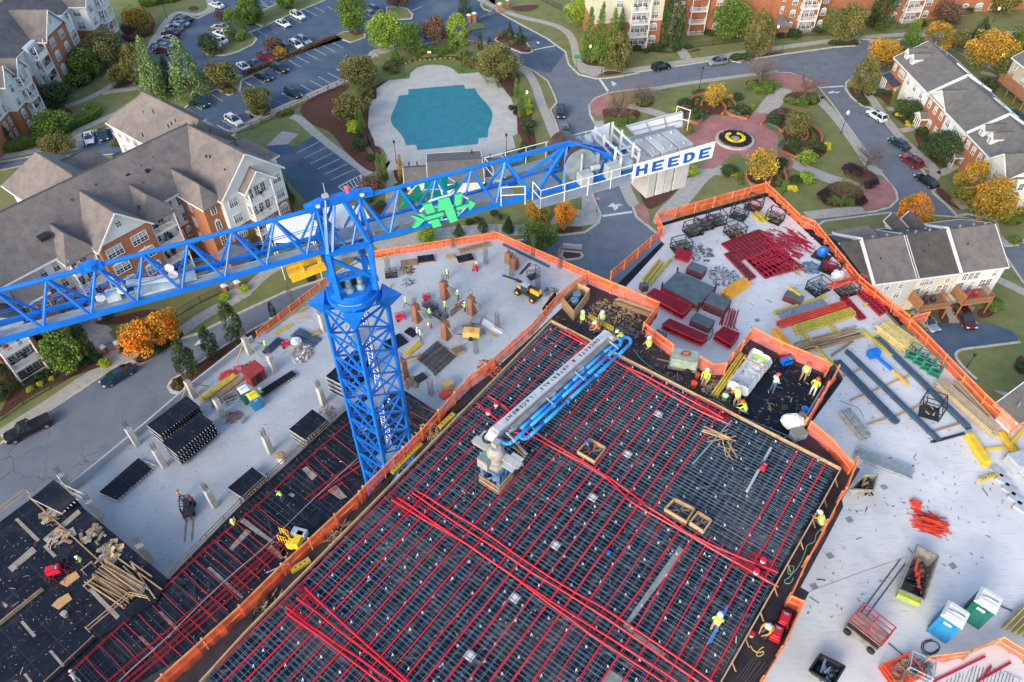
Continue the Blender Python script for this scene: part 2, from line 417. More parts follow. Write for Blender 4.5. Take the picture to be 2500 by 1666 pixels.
# stall lines and road marks
ln=MB()
def mark(s,wd=.13,z=.006):
    p=GP(s,0)
    for i in range(0,len(p)-1):ribbon(ln,p[i:i+2],wd,z)
for i in range(6):mark('10 %g,%g %g,%g'%(423+55.5*i,1261+44.5*i,603+58*i,1172+45*i),z=.162)
for k in range(2):mark(('11 765,195 940,100 965,160 825,240 765,195','11 790,190 835,235')[k],z=.162)
for i in range(6):mark('11 %g,%g %g,%g'%(800+27*i,180-15*i,845+22*i,228-13*i),z=.162)
mark('11 760,195 820,240 965,165 945,98 760,190',z=.163)
for a in('100,255 185,305','163,225 255,275','230,195 322,246','360,138 455,187','483,80 585,130','565,58 645,102','670,52 708,75','430,70 520,158','310,190 390,215',
          '350,495 450,552','420,468 522,520','490,435 590,488','560,403 662,457','625,372 733,427','692,340 800,397','200,555 300,615','45,625 148,685','0,675 60,710','340,565 375,585',
          '527,662 640,720','595,630 700,688','672,598 785,657','742,565 830,612','813,533 900,578','450,697 560,757','295,765 400,828','235,820 325,868','880,505 960,545',
          '120,10 220,80','20,20 140,100','200,-20 290,30','1365,90 1445,55'):mark('10 '+a)
for a in('1725,770 1828,832','1985,660 2060,705','2065,625 2165,683','2250,820 2340,868','2310,768 2353,790','1705,848 1748,870','1600,870 1655,905','1825,990 1930,1055','905,1060 940,1140','790,1090 820,1180',
          '1310,345 1450,348','1370,265 1510,275','1440,232 1540,238','1290,385 1425,390','1500,196 1570,200','1280,420 1330,450','1760,210 1830,260','2150,40 2240,80','2220,10 2330,60','2180,225 2270,275','2245,195 2340,245','2115,255 2200,305'):mark('00 '+a)
mark('20 888,650 955,750',.6);mark('20 345,412 525,375',.4);mark('21 908,430 1155,395',.6);mark('30 670,722 870,708',.6)
def arrow(s):
    p=GP(s,.008);a=MB();ln.poly(p)
arrow('20 980,665 1000,672 1030,690 1005,700 1020,715 990,700');arrow('21 948,352 1000,318 1010,335 1050,330 1078,340 1035,350 1040,362 1010,388 995,355')
arrow('30 742,758 790,745 800,755 850,752 815,770 800,762 775,770 742,765');arrow('20 368,345 385,342 400,355 380,362')
for q in('02 1590,150 1650,80 1665,95 1640,110 1665,135 1635,135','02 1665,205 1680,185 1700,200'):arrow(q)
arrow('02 2200,-70 2260,-110 2250,-70 2280,-60')
struct('road_markings',ln,LINE)
# mulch beds, lush lawn, red plaza, pool
def bed(s,z=.153,sm=2,m=None,nm='mulch_bed'):return sheet(nm,s,m or MULCH,z,sm)
for s in('00 1535,75 1590,50 1640,65 1635,90 1580,98','00 1895,330 1940,298 2010,305 2010,340 1950,352','00 2020,195 2055,178 2097,195 2080,215 2030,215','00 1110,60 1240,120 1280,190 1260,260 1150,310 1050,380 1010,300',
          '00 550,690 760,560 800,640 700,720 600,740','00 900,740 1000,640 1110,690 1040,720','00 530,880 600,920 610,960 570,1020','00 0,1200 350,1090 700,980 830,930 830,970 600,1080 100,1290','00 1655,425 1700,390 1820,400 1830,440 1730,452',
          '00 2070,870 2180,860 2240,905 2180,940 2110,935','00 1790,720 1880,690 1960,745 1885,782','00 1980,610 2353,455 10 0,600 400,440 740,300 740,310 0,640 00 2000,640','10 820,262 960,245 975,280 900,300','10 5,190 60,175 80,200 30,220','10 305,70 350,50 395,65 340,85',
          '10 1250,540 1330,500 1500,470 1700,465 1850,480 1900,560 1760,500 1560,488 1350,520','20 0,600 110,560 240,600 230,700 180,830 100,730','20 190,830 330,820 350,920 320,1000 380,1200 340,1250 200,1100',
          '10 1000,740 1100,690 1180,650 1130,720 1075,740 1075,820 1025,830 1010,900 1000,1080 1120,1250 1100,1290 960,1150 850,1100 850,980',
          '20 740,490 800,490 950,540 860,552 760,535','20 905,900 980,890 1200,900 1240,960 1100,1010 970,1058 920,980','20 1150,770 1300,760 1345,820 1300,900 1150,870','20 910,600 960,585 1090,600 1000,620 920,625',
          '20 1150,400 1500,430 1530,445 1200,430','20 1600,440 1640,420 1700,400 1720,420 1640,435','30 750,375 1000,340 990,368 830,385','20 1950,490 2000,460 2140,470 30 0,490 380,420 380,445 150,480 0,505',
          '21 1180,150 1300,110 1560,180 1450,300 1300,395 1240,330','21 1600,80 1660,70 1640,120 1590,120','30 45,680 140,655 330,660 340,720 250,790 120,740','30 360,830 420,760 640,760 700,850 560,885 420,860',
          '30 910,710 1020,740 1050,800 1110,870 980,830 920,770','30 1130,760 1280,740 1260,900 1180,820','30 1240,930 1400,900 1480,960 1420,1060 1300,980','30 1430,1090 1560,1080 1700,1250 1780,1330 1660,1400 1500,1220','31 1610,210 1680,205 1760,290 1740,310 1860,400 1700,330',
          '31 670,330 720,170 900,140 1050,230 1030,330 800,370','31 850,100 900,-20 1000,20 1160,100 1150,180 1000,170','31 2130,470 2200,420 2353,380 2353,500 2230,520','31 1950,1200 2120,1180 2100,1260 1980,1280','31 1640,1180 1700,1200 1750,1320 1650,1310',
          '21 520,540 700,515 775,540 640,575 520,578','20 140,60 400,40 380,80 280,105 180,95','01 760,1300 1000,1250 1200,1200 1330,1210 1000,1330 820,1330','02 1100,275 1200,170 1400,80 1500,30 1520,80 1350,200 1170,305',
          '02 0,700 120,500 300,380 500,300 700,250 950,270 830,330 500,440 200,600 0,760','32 2270,260 2353,220 2353,400 2290,380','11 1000,360 1140,300 1140,420 1050,420','11 1200,0 1310,0 1330,160 1230,170'):bed(s)
bed('10 430,900 560,790 840,690 860,720 760,800 740,900 850,1000 900,1150 1010,1250 1090,1412 1010,1420 820,1260 700,1080 560,1045 470,960',.154)
bed('10 1190,655 1340,600 1400,540 1540,500 1700,505 1840,560 2000,610 2100,640 1900,600 1740,610 1680,560 1540,540 1420,570 1350,650',.155,2,LUSH,'lawn')
sheet('pool_deck','10 1345,650 1350,610 1400,565 1470,542 1545,537 1620,542 1690,565 1730,598 1745,615 1910,600 1980,642 2040,645 2065,725 2110,730 2180,820 2225,950 2230,1105 2190,1125 2215,1220 2100,1260 2120,1300 1150,1412 1190,1330 1120,1220 1060,1200 1050,1150 1005,1050 1010,920 1030,830 1075,820 1075,735 1170,665',POOLD,.158)
walk('10 1190,1330 1170,1412 11 1190,0',2.4)
POOLC=M('pool_cover',(.02,.21,.27),.55,.22,.5,col2=(.012,.165,.22));joints(POOLC,1.3,(.03,.24,.30),.02,R_(-6))
t=tex(POOLC,'noise',1.1,stretch=(1,6,1));mixin(POOLC,mul(POOLC,ramp(POOLC,t.outputs[0],.56,.72),.5),(.10,.30,.36))
pl=GP('10 1335,742 1790,703 1800,738 1880,733',0);rr=GP('10 1880,733 1910,790 1970,850 2010,900 2027,950 2015,1010 1990,1060 1985,1135',0)
pp=pl[:-1]+smooth_pts(rr,2,False)+GP('10 1910,1142 1905,1190 1410,1240 1398,1195',0)+smooth_pts(GP('10 1318,1200 1290,1130 1240,1070 1200,1030 1188,980 1205,925 1235,870 1250,820 1255,792',0),2,False)+GP('10 1335,785',0)
a=MB();a.prism(pp,.15,.2)
tag(a.build('pool_cover',POOLC),'teal mesh winter cover stretched over the swimming pool','pool cover')
# red plaza
def red(s,z=.15,sm=2):return sheet('plaza',s,BRICKP,z,sm)
red('20 810,840 950,770 1010,800 960,860 915,950 840,960 808,900');red('30 270,620 330,608 430,605 560,640 660,715 640,770 500,740 420,740 340,700 250,660')
red('21 1170,335 1260,340 1300,440 1290,520 1200,440');red('31 1000,170 1220,110 1310,260 1290,330 1130,385 1040,390 1000,300')
red('20 1600,1100 1640,1000 1800,960 2050,960 2100,940 30 200,970 180,1030 330,1090 340,1210 350,1260 480,1330 420,1412 31 330,100 200,30 100,20 21 2300,0 2100,-20 2000,-100 1830,60 1720,40 20 1720,1412 1760,1330 1800,1250 1620,1190',.16)
red('20 2090,990 2150,930 2353,940 2353,1060 2200,1040',.162,0)
# ================================================================ the building under construction
CR={'K':(0,200,3.0153),'P':(0,0,4.354),'A':(980,400,8.709),'B':(1330,270,5.348),'C':(760,480,4.9),'D':(1120,1000,7.125),'E':(800,1100,1.921)}
_src0=src
def src(tile,x,y):
    if tile in CR:a,b,s=CR[tile];return a+x/s,b+y/s
    return _src0(tile,x,y)
def GV(tile,x,y,p0,d):
    """where the line of sight meets the upright plane through p0 along horizontal d"""
    x,y=src(tile,x,y);a=(x-PX)/FPX;b=(y-PY)/FPX
    r=Vector((a,math.cos(TH)-b*math.sin(TH),-math.sin(TH)-b*math.cos(TH)))
    n=Vector((-d[1],d[0],0));t=(Vector(p0)-Vector((0,0,CAMZ))).dot(n)/r.dot(n)
    return Vector((0,0,CAMZ))+r*t
ZL,ZM,ZD,ZP,ZR=10.0,13.0,43.0,42.5,37.0
GA=R_(53.5);U=Vector((math.cos(GA),math.sin(GA),0));V=Vector((math.sin(GA),-math.cos(GA),0))
Z3=Vector((0,0,1))
def pixtrans(name,col,**k):return M(name,col,**k)
SLAB=M('slab_concrete',(.46,.49,.52),.75,.14,.35,col2=(.36,.39,.42))
t=tex(SLAB,'noise',1.2,stretch=(1,5,1),rot=GA);mixin(SLAB,mul(SLAB,ramp(SLAB,t.outputs[0],.55,.72),.45),(.24,.255,.27))
t=tex(SLAB,'noise',.18,detail=4);mixin(SLAB,mul(SLAB,ramp(SLAB,t.outputs[0],.5,.66),.5),(.50,.50,.50))
t=tex(SLAB,'noise',9);mixin(SLAB,mul(SLAB,ramp(SLAB,t.outputs[0],.66,.72),.4),(.16,.16,.17))
SLABR=M('power_floated_concrete',(.74,.73,.72),.75,.1,.4,col2=(.62,.62,.63))
t=tex(SLABR,'noise',1.5,stretch=(1,6,1),rot=GA-.4);mixin(SLABR,mul(SLABR,ramp(SLABR,t.outputs[0],.54,.7),.5),(.45,.46,.49))
t=tex(SLABR,'noise',.35,detail=6);mixin(SLABR,mul(SLABR,ramp(SLABR,t.outputs[0],.56,.7),.5),(.50,.50,.51))
t=tex(SLABR,'noise',14);mixin(SLABR,mul(SLABR,ramp(SLABR,t.outputs[0],.68,.74),.5),(.2,.2,.22))
PLY=M('dark_formwork_plywood',(.012,.017,.031),.55,.35,.6,col2=(.007,.010,.019),spec=.15);joints(PLY,2.44,(.11,.095,.085),.012,-GA)
t=tex(PLY,'noise',.4,detail=6);mixin(PLY,mul(PLY,ramp(PLY,t.outputs[0],.55,.72),.55),(.062,.045,.05))
t=tex(PLY,'noise',2.5,detail=6);mixin(PLY,mul(PLY,ramp(PLY,t.outputs[0],.62,.72),.5),(.12,.11,.105))
PLYD=M('deck_plywood',(.012,.019,.034),.6,.35,1.2,col2=(.006,.010,.021),spec=.12);joints(PLYD,1.22,(.07,.065,.07),.01,-GA)
t=tex(PLYD,'noise',.22,detail=7);mixin(PLYD,mul(PLYD,ramp(PLYD,t.outputs[0],.5,.66),.75),(.085,.066,.068))
t=tex(PLYD,'noise',1.4,stretch=(1,3,1),rot=GA,detail=7);mixin(PLYD,mul(PLYD,ramp(PLYD,t.outputs[0],.56,.72),.6),(.19,.185,.18))
LUM=M('lumber',(.50,.33,.17),.8,.25,2.5,col2=(.36,.235,.12),obj=.25)
LUMO=M('old_lumber',(.30,.22,.15),.85,.35,2.5,col2=(.17,.125,.09),obj=.25)
ORN=M('orange_safety_netting',(1.,.125,.03),.7,.15,2.,alpha=.66)
ORW=M('orange_painted_lumber',(.78,.27,.10),.7,.25,2.)
STEEL=M('galvanized_steel',(.42,.45,.48),.4,.2,3.,metal=.6)
BLK=M('black_steel',(.02,.022,.026),.5,.2,3.)
def part_poly(nm,s,z,zb,m,parent):
    a=MB();p=GP(s,z)if isinstance(s,str)else s;a.prism(p,zb,z);return a.build(nm,m,parent),p
bld=thing('concrete_building','unfinished concrete building with open floors and black formwork decks under the blue crane','building',(0,0,0))
sl1,LP_=part_poly('floor_slab','02 560,1330 1200,822 1590,500 2090,95 11 100,1400 690,950 800,880 11 1050,745 2050,605 21 10,592 745,915 1000,1030 1400,1300 22 600,600 13 1500,900 03 1300,1499 03 -200,1600 -900,1100',ZL,-.1,SLAB,bld)
lowslab=LP_
part_poly('formwork_deck','02 270,1392 440,1250 620,1400 03 690,75 1380,652 1285,835 790,1140 380,1520 -100,1950 -1500,1300',ZM+.25,ZM-.2,PLY,bld)
part_poly('formwork_deck','03 385,1520 785,1142 1285,838 1385,655 1980,35 12 190,1255 850,655 960,560 1310,520 1570,690 1900,900 22 800,900 13 1800,1400 1000,2600 03 -300,2300',ZM,ZM-.3,PLY,bld)
DP=GP('21 490,1302 32 842,1172 33 712,0 0,1262 23 1882,1499 1500,2190 13 -900,2100 0,1105 1088,0 22 0,462',ZD)
dk=part_poly('formwork_deck',DP,ZD,ZD-1.2,PLYD,bld)[0]
PPs='21 790,985 975,1065 1100,1115 1362,1235 1240,1400 22 1240,60 1475,235 1690,330 1790,392 1895,388 1950,300 2125,95 32 105,95 340,215 690,362 800,300 870,420 545,845 620,900 950,1130 1010,1160 860,1412 33 870,60 740,310 520,720 590,760 530,880 330,1300 150,1560 -300,2400 23 1400,2190 1882,1499 33 0,1262 712,0 32 842,1172 21 490,1302 22 0,462 12 1340,1000 13 1088,0 0,1105 -700,1850 -1100,1650 0,960 336,622 960,32 12 990,1402 1460,932 1850,490 1980,402 22 340,62'
part_poly('perimeter_walkway',PPs,ZP,ZP-.25,M('scaffold_plywood',(.05,.04,.04),.6,.4,1.2,col2=(.022,.02,.026),detail=8),bld)
part_poly('dark_platform','32 130,180 690,395 790,345 860,440 560,850 500,960 300,880 100,760 -60,620',ZP+.012,ZP,PLY,bld)
part_poly('floor_slab','21 1040,1005 1400,640 1370,500 31 275,268 1000,1000 1330,1350 1500,1499 32 1450,60 2220,865 2353,805 3100,1300 3300,3600 23 1400,2400 22 2200,1000 1500,600',ZR,ZR-.3,SLABR,bld)
a=MB()
for s,z in(('31 240,262 280,262 1010,985 1340,1330 1400,1310 1000,880 820,640 660,530 540,528',ZR+.01),('21 1395,640 1420,660 1100,1012 1020,1000',ZR+.01),('21 1345,500 1370,520 31 270,262 240,240',ZR+.01)):a.poly(GP(s,z))
a.build('edge_formwork',PLY,bld)
# grey plywood boards screwed down in strips on the black decks
GPLY=M('grey_plywood',(.36,.33,.28),.8,.3,1.5,col2=(.25,.19,.16))
def PS(s,z):
    a=MB();a.prism(GP(s,z),z-.01,z);a.build('plywood_strip',GPLY,bld)
for s in('03 120,165 145,150 328,328 302,350','03 62,560 265,385 300,425 100,595','03 350,325 640,80 665,110 385,355','03 352,385 378,370 465,460 440,478','03 165,1005 188,990 297,1115 272,1132','03 190,1435 215,1425 270,1499 240,1499',
          '03 720,740 755,725 985,955 955,985','03 400,1245 425,1235 530,1360 510,1375','03 20,860 40,845 65,875 45,890','03 0,650 12,655 0,670'):PS(s,ZM+.262)
for s in('03 1950,170 2000,150 2353,420 2353,500 2200,340','03 1880,400 2020,240 2060,265 1905,420','03 1700,565 1725,550 1998,800 1975,812','03 1300,925 1325,915 1470,1060 1445,1075','03 1135,1130 1160,1118 1280,1235 1258,1252',
          '12 460,1160 500,1140 585,1215 545,1255','12 670,1340 740,1290 830,1390 780,1412','12 350,1370 375,1355 405,1375 385,1395','12 930,820 960,800 1000,835 970,850','12 1330,900 1360,870 1390,900 1350,925','13 170,400 250,340 350,440 290,490'):PS(s,ZM+.012)
a=MB()
a.poly(GP('23 960,1385 1130,1499 1250,1600 830,1600',ZD+.012));a.poly(GP('23 1080,1045 1120,1040 1440,1270 1400,1290',ZD+.008));a.poly(GP('23 1540,380 1590,420 1100,1060 1075,1040',ZD+.008))
a.build('plywood_strip',M('pale_plywood',(.33,.32,.29),.8,.3,1.5),bld)
# parapet along the street
a=MB();pw=GP('02 600,1330 1200,835 1600,490 2080,110',ZL);
for i in range(len(pw)-1):a.bar(pw[i]+Z3*.5,pw[i+1]+Z3*.5,.22,1.0)
a.build('parapet',SLAB,bld)
# upright edge board round the top deck
a=MB()
for i,j in((8,9),(9,10),(0,1),(1,2),(2,3),(3,4),(4,5)):
    p,q=DP[i%10],DP[j%10];a.bar(p+Z3*.02,q+Z3*.02,.06,.5)
ebs=MB()
def edgeboard(p,q):ebs.bar(p+Z3*.1,q+Z3*.1,.07,.3)
edgeboard(DP[6],DP[7]);edgeboard(DP[7],DP[8]);edgeboard(DP[8],DP[9]);edgeboard(DP[9],DP[0]);edgeboard(DP[0],DP[1]);edgeboard(DP[1],DP[2]);edgeboard(DP[2],DP[3]);edgeboard(DP[3],DP[4]);edgeboard(DP[4],DP[5])
o=ebs.build('edge_board',LUM,bld)
for(p,q,n)in((DP[1],DP[3],8),(DP[3],DP[5],5)):
    for i in range(n):
        c=p.lerp(q,(i+.5)/n);kick=MB();kick.bar(c+Z3*.15,c+V*.33-Z3*.45,.04,.07);kick.build('kicker_brace',LUM,bld)
# --- columns
def column(tile,x,y,h=3.1,w=.62,form=False,brace=False,z=ZL):
    p=G(tile,x,y,z)
    if not form:
        a=MB();a.box((p.x,p.y,z+h/2),(w,w,h),GA);c=a.build('column',M('column_concrete',(.46,.45,.42),.8,.15,1.2),bld,bevel=.02)
    else:
        a=MB()
        a.box((p.x,p.y,z+h/2),(w*1.2,w*1.2,h),GA)
        for k in range(7):
            zz=z+.2+k*(h-.3)/6
            for s1 in(-1,1):
                for ax,bx in((U,V),(V,U)):
                    c0=p+ax*s1*(w*.64);c0.z=zz;a.bar(c0-bx*w*.8,c0+bx*w*.8,.09,.1)
        c=a.build('column_form',M('form_ply',(.33,.15,.08),.75,.3,2.,col2=(.24,.12,.07)),bld)
    r=MB()
    for i in range(3):
        for j in range(3):
            if i==1 and j==1:continue
            q=p+U*(i-1)*w*.3+V*(j-1)*w*.3+Z3*h;r.tube(q-Z3*.1,q+Z3*random.uniform(1.0,1.35)+U*random.uniform(-.04,.04),.028,n=4)
    r.build('rebar',M('rebar_steel',(.085,.09,.10),.6,.3,8.,col2=(.10,.075,.06)),bld)
    if brace:
        b=MB()
        for d in((U,V*.9+U*.2)if form else(U,-U,V*.9+U*.2,-V)):
            b.bar(p+d*w*.6+Z3*h*.75,p+d*2.1+Z3*.05,.09,.09)
        b.build('brace',LUM,bld)
for q in(('02',1128,962),('02',1350,1140),('02',595,1340),('12',235,362),('12',638,628),('12',205,1025),('02',1830,725),('03',1765,55),('11',645,1370),('03',1230,500),('03',820,140)):column(*q)
for q in(('02',1595,570),('02',2050,215)):column(*q,h=3.,form=False,brace=True)
for q in(('11',1635,1105),('11',1405,1295),('11',1855,1235),('12',1645,92)):column(*q,form=True,brace=True)
for q in(('11',2160,815),('11',2205,862)):column(*q,h=1.9,form=True)
column('12',1300,405,form=True)
rm=MATS['rebar_steel']
def cage(tile,x,y,h=3.2,w=.5,n=3,z=ZL,ties=6):
    p=G(tile,x,y,z);r=MB()
    for i in range(n):
        for j in range(n):
            if 0<i<n-1 and 0<j<n-1:continue
            q=p+U*(i/(n-1)-.5)*w+V*(j/(n-1)-.5)*w;r.tube(q,q+Z3*h*random.uniform(.93,1.03),.028,n=4)
    for k in range(ties):
        zz=z+.3+k*h/(ties+1)
        c=[p+U*a*w/2+V*b*w/2 for a,b in((-1,-1),(1,-1),(1,1),(-1,1))]
        for k2 in range(4):
            a_,b_=c[k2].copy(),c[(k2+1)%4].copy();a_.z=b_.z=zz;r.bar(a_,b_,.02)
    r.build('rebar_cage',rm,bld)
for q in(('11',1970,822),('11',2065,1350),('21',380,1030),('12',1890,208),('12',1522,552),('11',1175,900),('21',165,925)):cage(*q,3.0)
for q in(('11',1700,685),('11',2060,610),('21',340,755),('21',560,858),('11',390,1180)):cage(*q,4.0,.45,ties=2)
# --- edge of the low floor: joists laid like a ladder and slab edge forms
YEL=M('yellow_timber_beam',(.62,.47,.07),.6,.2,2.)
a=MB()
def ladder(mb,s,z,wd,n,zt=.2,side=1):
    p=GP(s,z)
    for i in range(len(p)-1):
        d=(p[i+1]-p[i]);L=d.length;d.normalize();nn=Vector((-d.y,d.x,0))*side*wd
        mb.bar(p[i]+Z3*zt,p[i+1]+Z3*zt,.08,.2);mb.bar(p[i]+nn+Z3*zt,p[i+1]+nn+Z3*zt,.08,.2)
        k=int(L/.33)
        for j in range(k):c=p[i]+d*(j+.5)*L/k;mb.bar(c+Z3*(zt+.0),c+nn+Z3*(zt+.0),.06,.16)
ladder(a,'11 160,1400 700,1010',ZL,.75,0,side=1);a.build('edge_formwork',LUM,bld)
a=MB();ladder(a,'11 1060,790 1270,745',ZL,.75,0,side=1);a.build('edge_formwork',LUM,bld)
# handrails along the lower decks
def rail(nm,s,z,m=LUM,hs=(.55,1.05),step=2.2,w_=.06,parent=bld):
    p=GP(s,z)if isinstance(s,str)else s;a=MB()
    for i in range(len(p)-1):
        for h in hs:a.bar(p[i]+Z3*h,p[i+1]+Z3*h,w_,.1)
        n=max(1,int((p[i+1]-p[i]).length/step))
        for j in range(n+1):q=p[i].lerp(p[i+1],j/n);a.bar(q,q+Z3*(max(hs)+.15),.06)
    return a.build(nm,m,parent)
rail('handrail','03 1400,640 1990,40 12 190,1250 860,650',ZM,LUMO,(.15,.55,1.0))
rail('handrail','03 385,1510 785,1135',ZM,LUM,(.1,.5));rail('handrail','03 740,1090 1090,800 1230,830',ZM+.25,LUM,(.5,1.0));rail('handrail','03 0,140 240,-40 02 270,1400',ZM,LUM,(.5,1.0))
# ================================================================ orange fences
def fence(s,z,label,h=1.1,lean=0.,mid=True,rails=ORW,post=2.0,sag=.04,grp='orange debris fences round the open floor edges'):
    p=GP(s,z);f=thing('safety_fence',label,'fence',p[0],grp)
    n_,r_=MB(),MB();rn=random.Random(int(abs(p[0].x*100)))
    for i in range(len(p)-1):
        a_,b_=p[i],p[i+1];L=(b_-a_).length;d=(b_-a_).normalized();nn=Vector((-d.y,d.x,0))
        k=max(2,int(L/.35));prev=None
        for j in range(k+1):
            c=a_.lerp(b_,j/k);w1=rn.uniform(-sag,sag);w0=rn.uniform(-sag*2.4,sag*2.4)
            if j in(0,k):w1=w0=0
            cur=(c+nn*w0+Z3*.03,c+nn*(w0+w1+.05)+Z3*h*.5,c+nn*(w1+lean*h)+Z3*h)
            if prev:n_.face([prev[0],cur[0],cur[1],prev[1]]);n_.face([prev[1],cur[1],cur[2],prev[2]])
            prev=cur
        tp=nn*lean*h
        r_.bar(a_+tp+Z3*h,b_+tp+Z3*h,.06,.11)
        if mid:r_.bar(a_+tp*.5+Z3*h*.52,b_+tp*.5+Z3*h*.52,.05,.09)
        m_=max(1,round(L/post))
        for j in range(m_+(i==len(p)-2)):
            c=a_.lerp(b_,j/m_);q_=MB();q_.bar(c-nn*.05,c+tp-nn*.05+Z3*(h+.12),.06,.1);q_.build('post',rails,f)
    o=n_.build('netting',ORN,f);r_.build('rail',rails,f)
    return f
fence('21 790,985 560,1150 22 340,62 12 1980,402 1850,490 1460,932 990,1402 13 960,32 336,622 0,960 03 1400,1520 1150,1760',ZP,'long orange fence along the left edge of the black rebar deck, under the crane mast',1.15)
fence('21 790,985 975,1065 1100,1115 1362,1235 1240,1400',ZP,'orange fence behind the plywood bin and two workers, beyond the black deck')
fence('22 1240,60 1475,235',ZP,'orange fence panel beside the worker with the red hose, far edge of the black deck')
fence('22 1690,330 1790,392 1895,388 1950,300 2125,95',ZP,'orange fence bending round behind the small grey trailer')
fence('32 105,95 340,215 690,362 720,405',ZP,'orange fence behind the workers on the dark plywood bay')
fence('32 800,410 540,840',ZP,'orange fence with red stop strip on the right of the dark plywood bay')
fence('32 570,865 740,1010 900,1200 945,1160 850,1412 33 820,30 700,260 540,560 400,860',ZP,'tall orange fence along the right edge of the black deck, down to the red generators')
fence('33 395,870 500,920 330,1290 180,1530 -100,2000',ZP,'orange fence beside the red generators at the bottom right of the deck')
fence('21 970,965 1395,600 1345,490',ZR,'orange fence on the short far left edge of the bright slab, above the road end',mid=True)
fence('21 1345,490 31 240,235',ZR,'orange fence facing the garden square, with pale rails',1.2)
fence('31 240,235 520,505 640,560 1000,1010 1400,1330',ZR,'wide slumping orange fence in front of the grey townhouse roofs',1.3,lean=-.35,sag=.12)
fence('31 1400,1335 1530,1300',ZR,'short orange fence panel beside the garage driveway')
fence('32 1400,20 1540,160 2000,640 2235,855 2353,800',ZR,'orange fence above the curved grass verge at the far right',1.3,lean=-.2)
fence('33 1510,1350 1840,1310 2110,1190 2353,1340',ZR,'orange fence at the bottom right corner, with bare wooden rails',1.1,rails=LUM)
fence('11 1055,775 2050,620 21 10,605 745,925 990,1040',ZL,'orange fence round the far edge of the lower slab behind the crane mast',1.3,grp='orange fences of the lower slab')
fence('11 100,1425 690,965',ZL,'orange fence over the street side of the lower slab, left of the crane mast',1.1,grp='orange fences of the lower slab')
# ================================================================ rebar mat and tendons of the top deck
REB=M('deck_rebar',(.17,.26,.34),.6,.3,3.)
def inside(poly):
    P2=[(p.dot(U),p.dot(V))for p in poly]
    def span(ax,c):
        xs=[]
        for i in range(len(P2)):
            a_,b_=P2[i],P2[(i+1)%len(P2)]
            if(a_[ax]-c)*(b_[ax]-c)<0:
                k=(c-a_[ax])/(b_[ax]-a_[ax]);xs.append(a_[1-ax]+k*(b_[1-ax]-a_[1-ax]))
        xs.sort();return xs
    return span,P2
def mat_bars(mb,poly,z,sp_u,sp_v,r,jit=.03,double=.09,rn=random.Random(3),layers=1):
    span,P2=inside(poly)
    for ax,sp in((1,sp_u),(0,sp_v)):
        lo=min(p[ax]for p in P2)+.12;hi=max(p[ax]for p in P2)-.1;c=lo
        while c<hi:
            for dd in((0,double)if rn.random()<.75 else(0,)):
                xs=span(ax,c+dd+rn.uniform(-jit,jit))
                for k in range(0,len(xs)-1,2):
                    e0=xs[k]+rn.uniform(.05,.25);e1=xs[k+1]-rn.uniform(.05,.25);sk=rn.uniform(-.04,.04)
                    f=(lambda t,q:U*t+V*q)if ax==1 else(lambda t,q:U*q+V*t)
                    cc=c+dd;zz=z+(0 if ax==1 else.03)
                    mb.bar(f(e0,cc-sk)+Z3*zz,f(e1,cc+sk)+Z3*zz,r)
            c+=sp
    return mb
inn=inset([p.copy()for p in DP],.12)
a=mat_bars(MB(),inn,ZD+.14,.43,50,.012);mat_bars(a,inn,ZD+.14,50,.235,.011,double=.05,rn=random.Random(8),jit=.04)
o=a.build('rebar_mat',REB);tag(o,'blue grey mat of crossing rebar laid over the whole top deck','rebar mat',kind='stuff')
m2=GP('03 470,1499 790,1180 1290,860 1400,680 1980,65 12 190,1290 850,690 960,580 1300,545 1550,700 13 1000,600 13 300,1800 03 700,2100',ZM)
a=mat_bars(MB(),m2,ZM+.08,1.3,.55,.02,double=0,rn=random.Random(9));
for s in('03 1420,640 1620,640 1620,820 1400,780','03 1600,800 1800,900 1900,960 1700,860','03 850,1180 1050,1320 1000,1420 830,1260','12 1260,540 1560,680 1500,760 1280,620'):
    mat_bars(a,GP(s,ZM),ZM+.12,.16,.16,.02,double=0)
tag(a.build('rebar_mat',M('thin_dark_rebar',(.06,.08,.10),.5,.3,3.)),'thin dark rebar mat on the lower deck strip beside the crane mast','rebar mat',kind='stuff')
RED=M('red_tendon_sheath',(.72,.006,.025),.35,.15,1.)
RED2=M('dull_red_tendon_sheath',(.42,.012,.02),.4,.2,1.)
def tendon(s,z,wd,label,grp,m=RED,wob=.02,n=2):
    p=GP(s,z);a=MB();rn=random.Random(int(abs(p[0].x*1000)))
    p=smooth_pts(p,1,False)if len(p)>2 else p
    for k in range(n):
        off=(k-(n-1)/2)*wd/max(1,n-1)*1.0 if n>1 else 0
        q=[]
        for i,c in enumerate(p):
            d=(p[min(i+1,len(p)-1)]-p[max(i-1,0)]);d.normalize();nn=Vector((-d.y,d.x,0))
            q.append(c+nn*(off+rn.uniform(-wob,wob))+Z3*rn.uniform(-.01,.03))
        a.path(q,(wd/(2*n)*.86+.004)if n>1 else wd*.4,n=5)
    return tag(a.build('tendon',m),label,'tendon',grp)
span,P2=inside(inn);v0=min(q[1]for q in P2);v1=max(q[1]for q in P2);rn=random.Random(21)
b2p=GP('22 340,880 23 1220,10 2353,640',ZD)[1:];bay=GP('22 1880,760 32 430,1010',ZD);c=v0+.5;k=0
bline=GP('22 370,850 23 2353,640',ZD);bm0=bline[0].dot(V);bsl=(bline[1].dot(U)-bline[0].dot(U))/(bline[1].dot(V)-bm0)
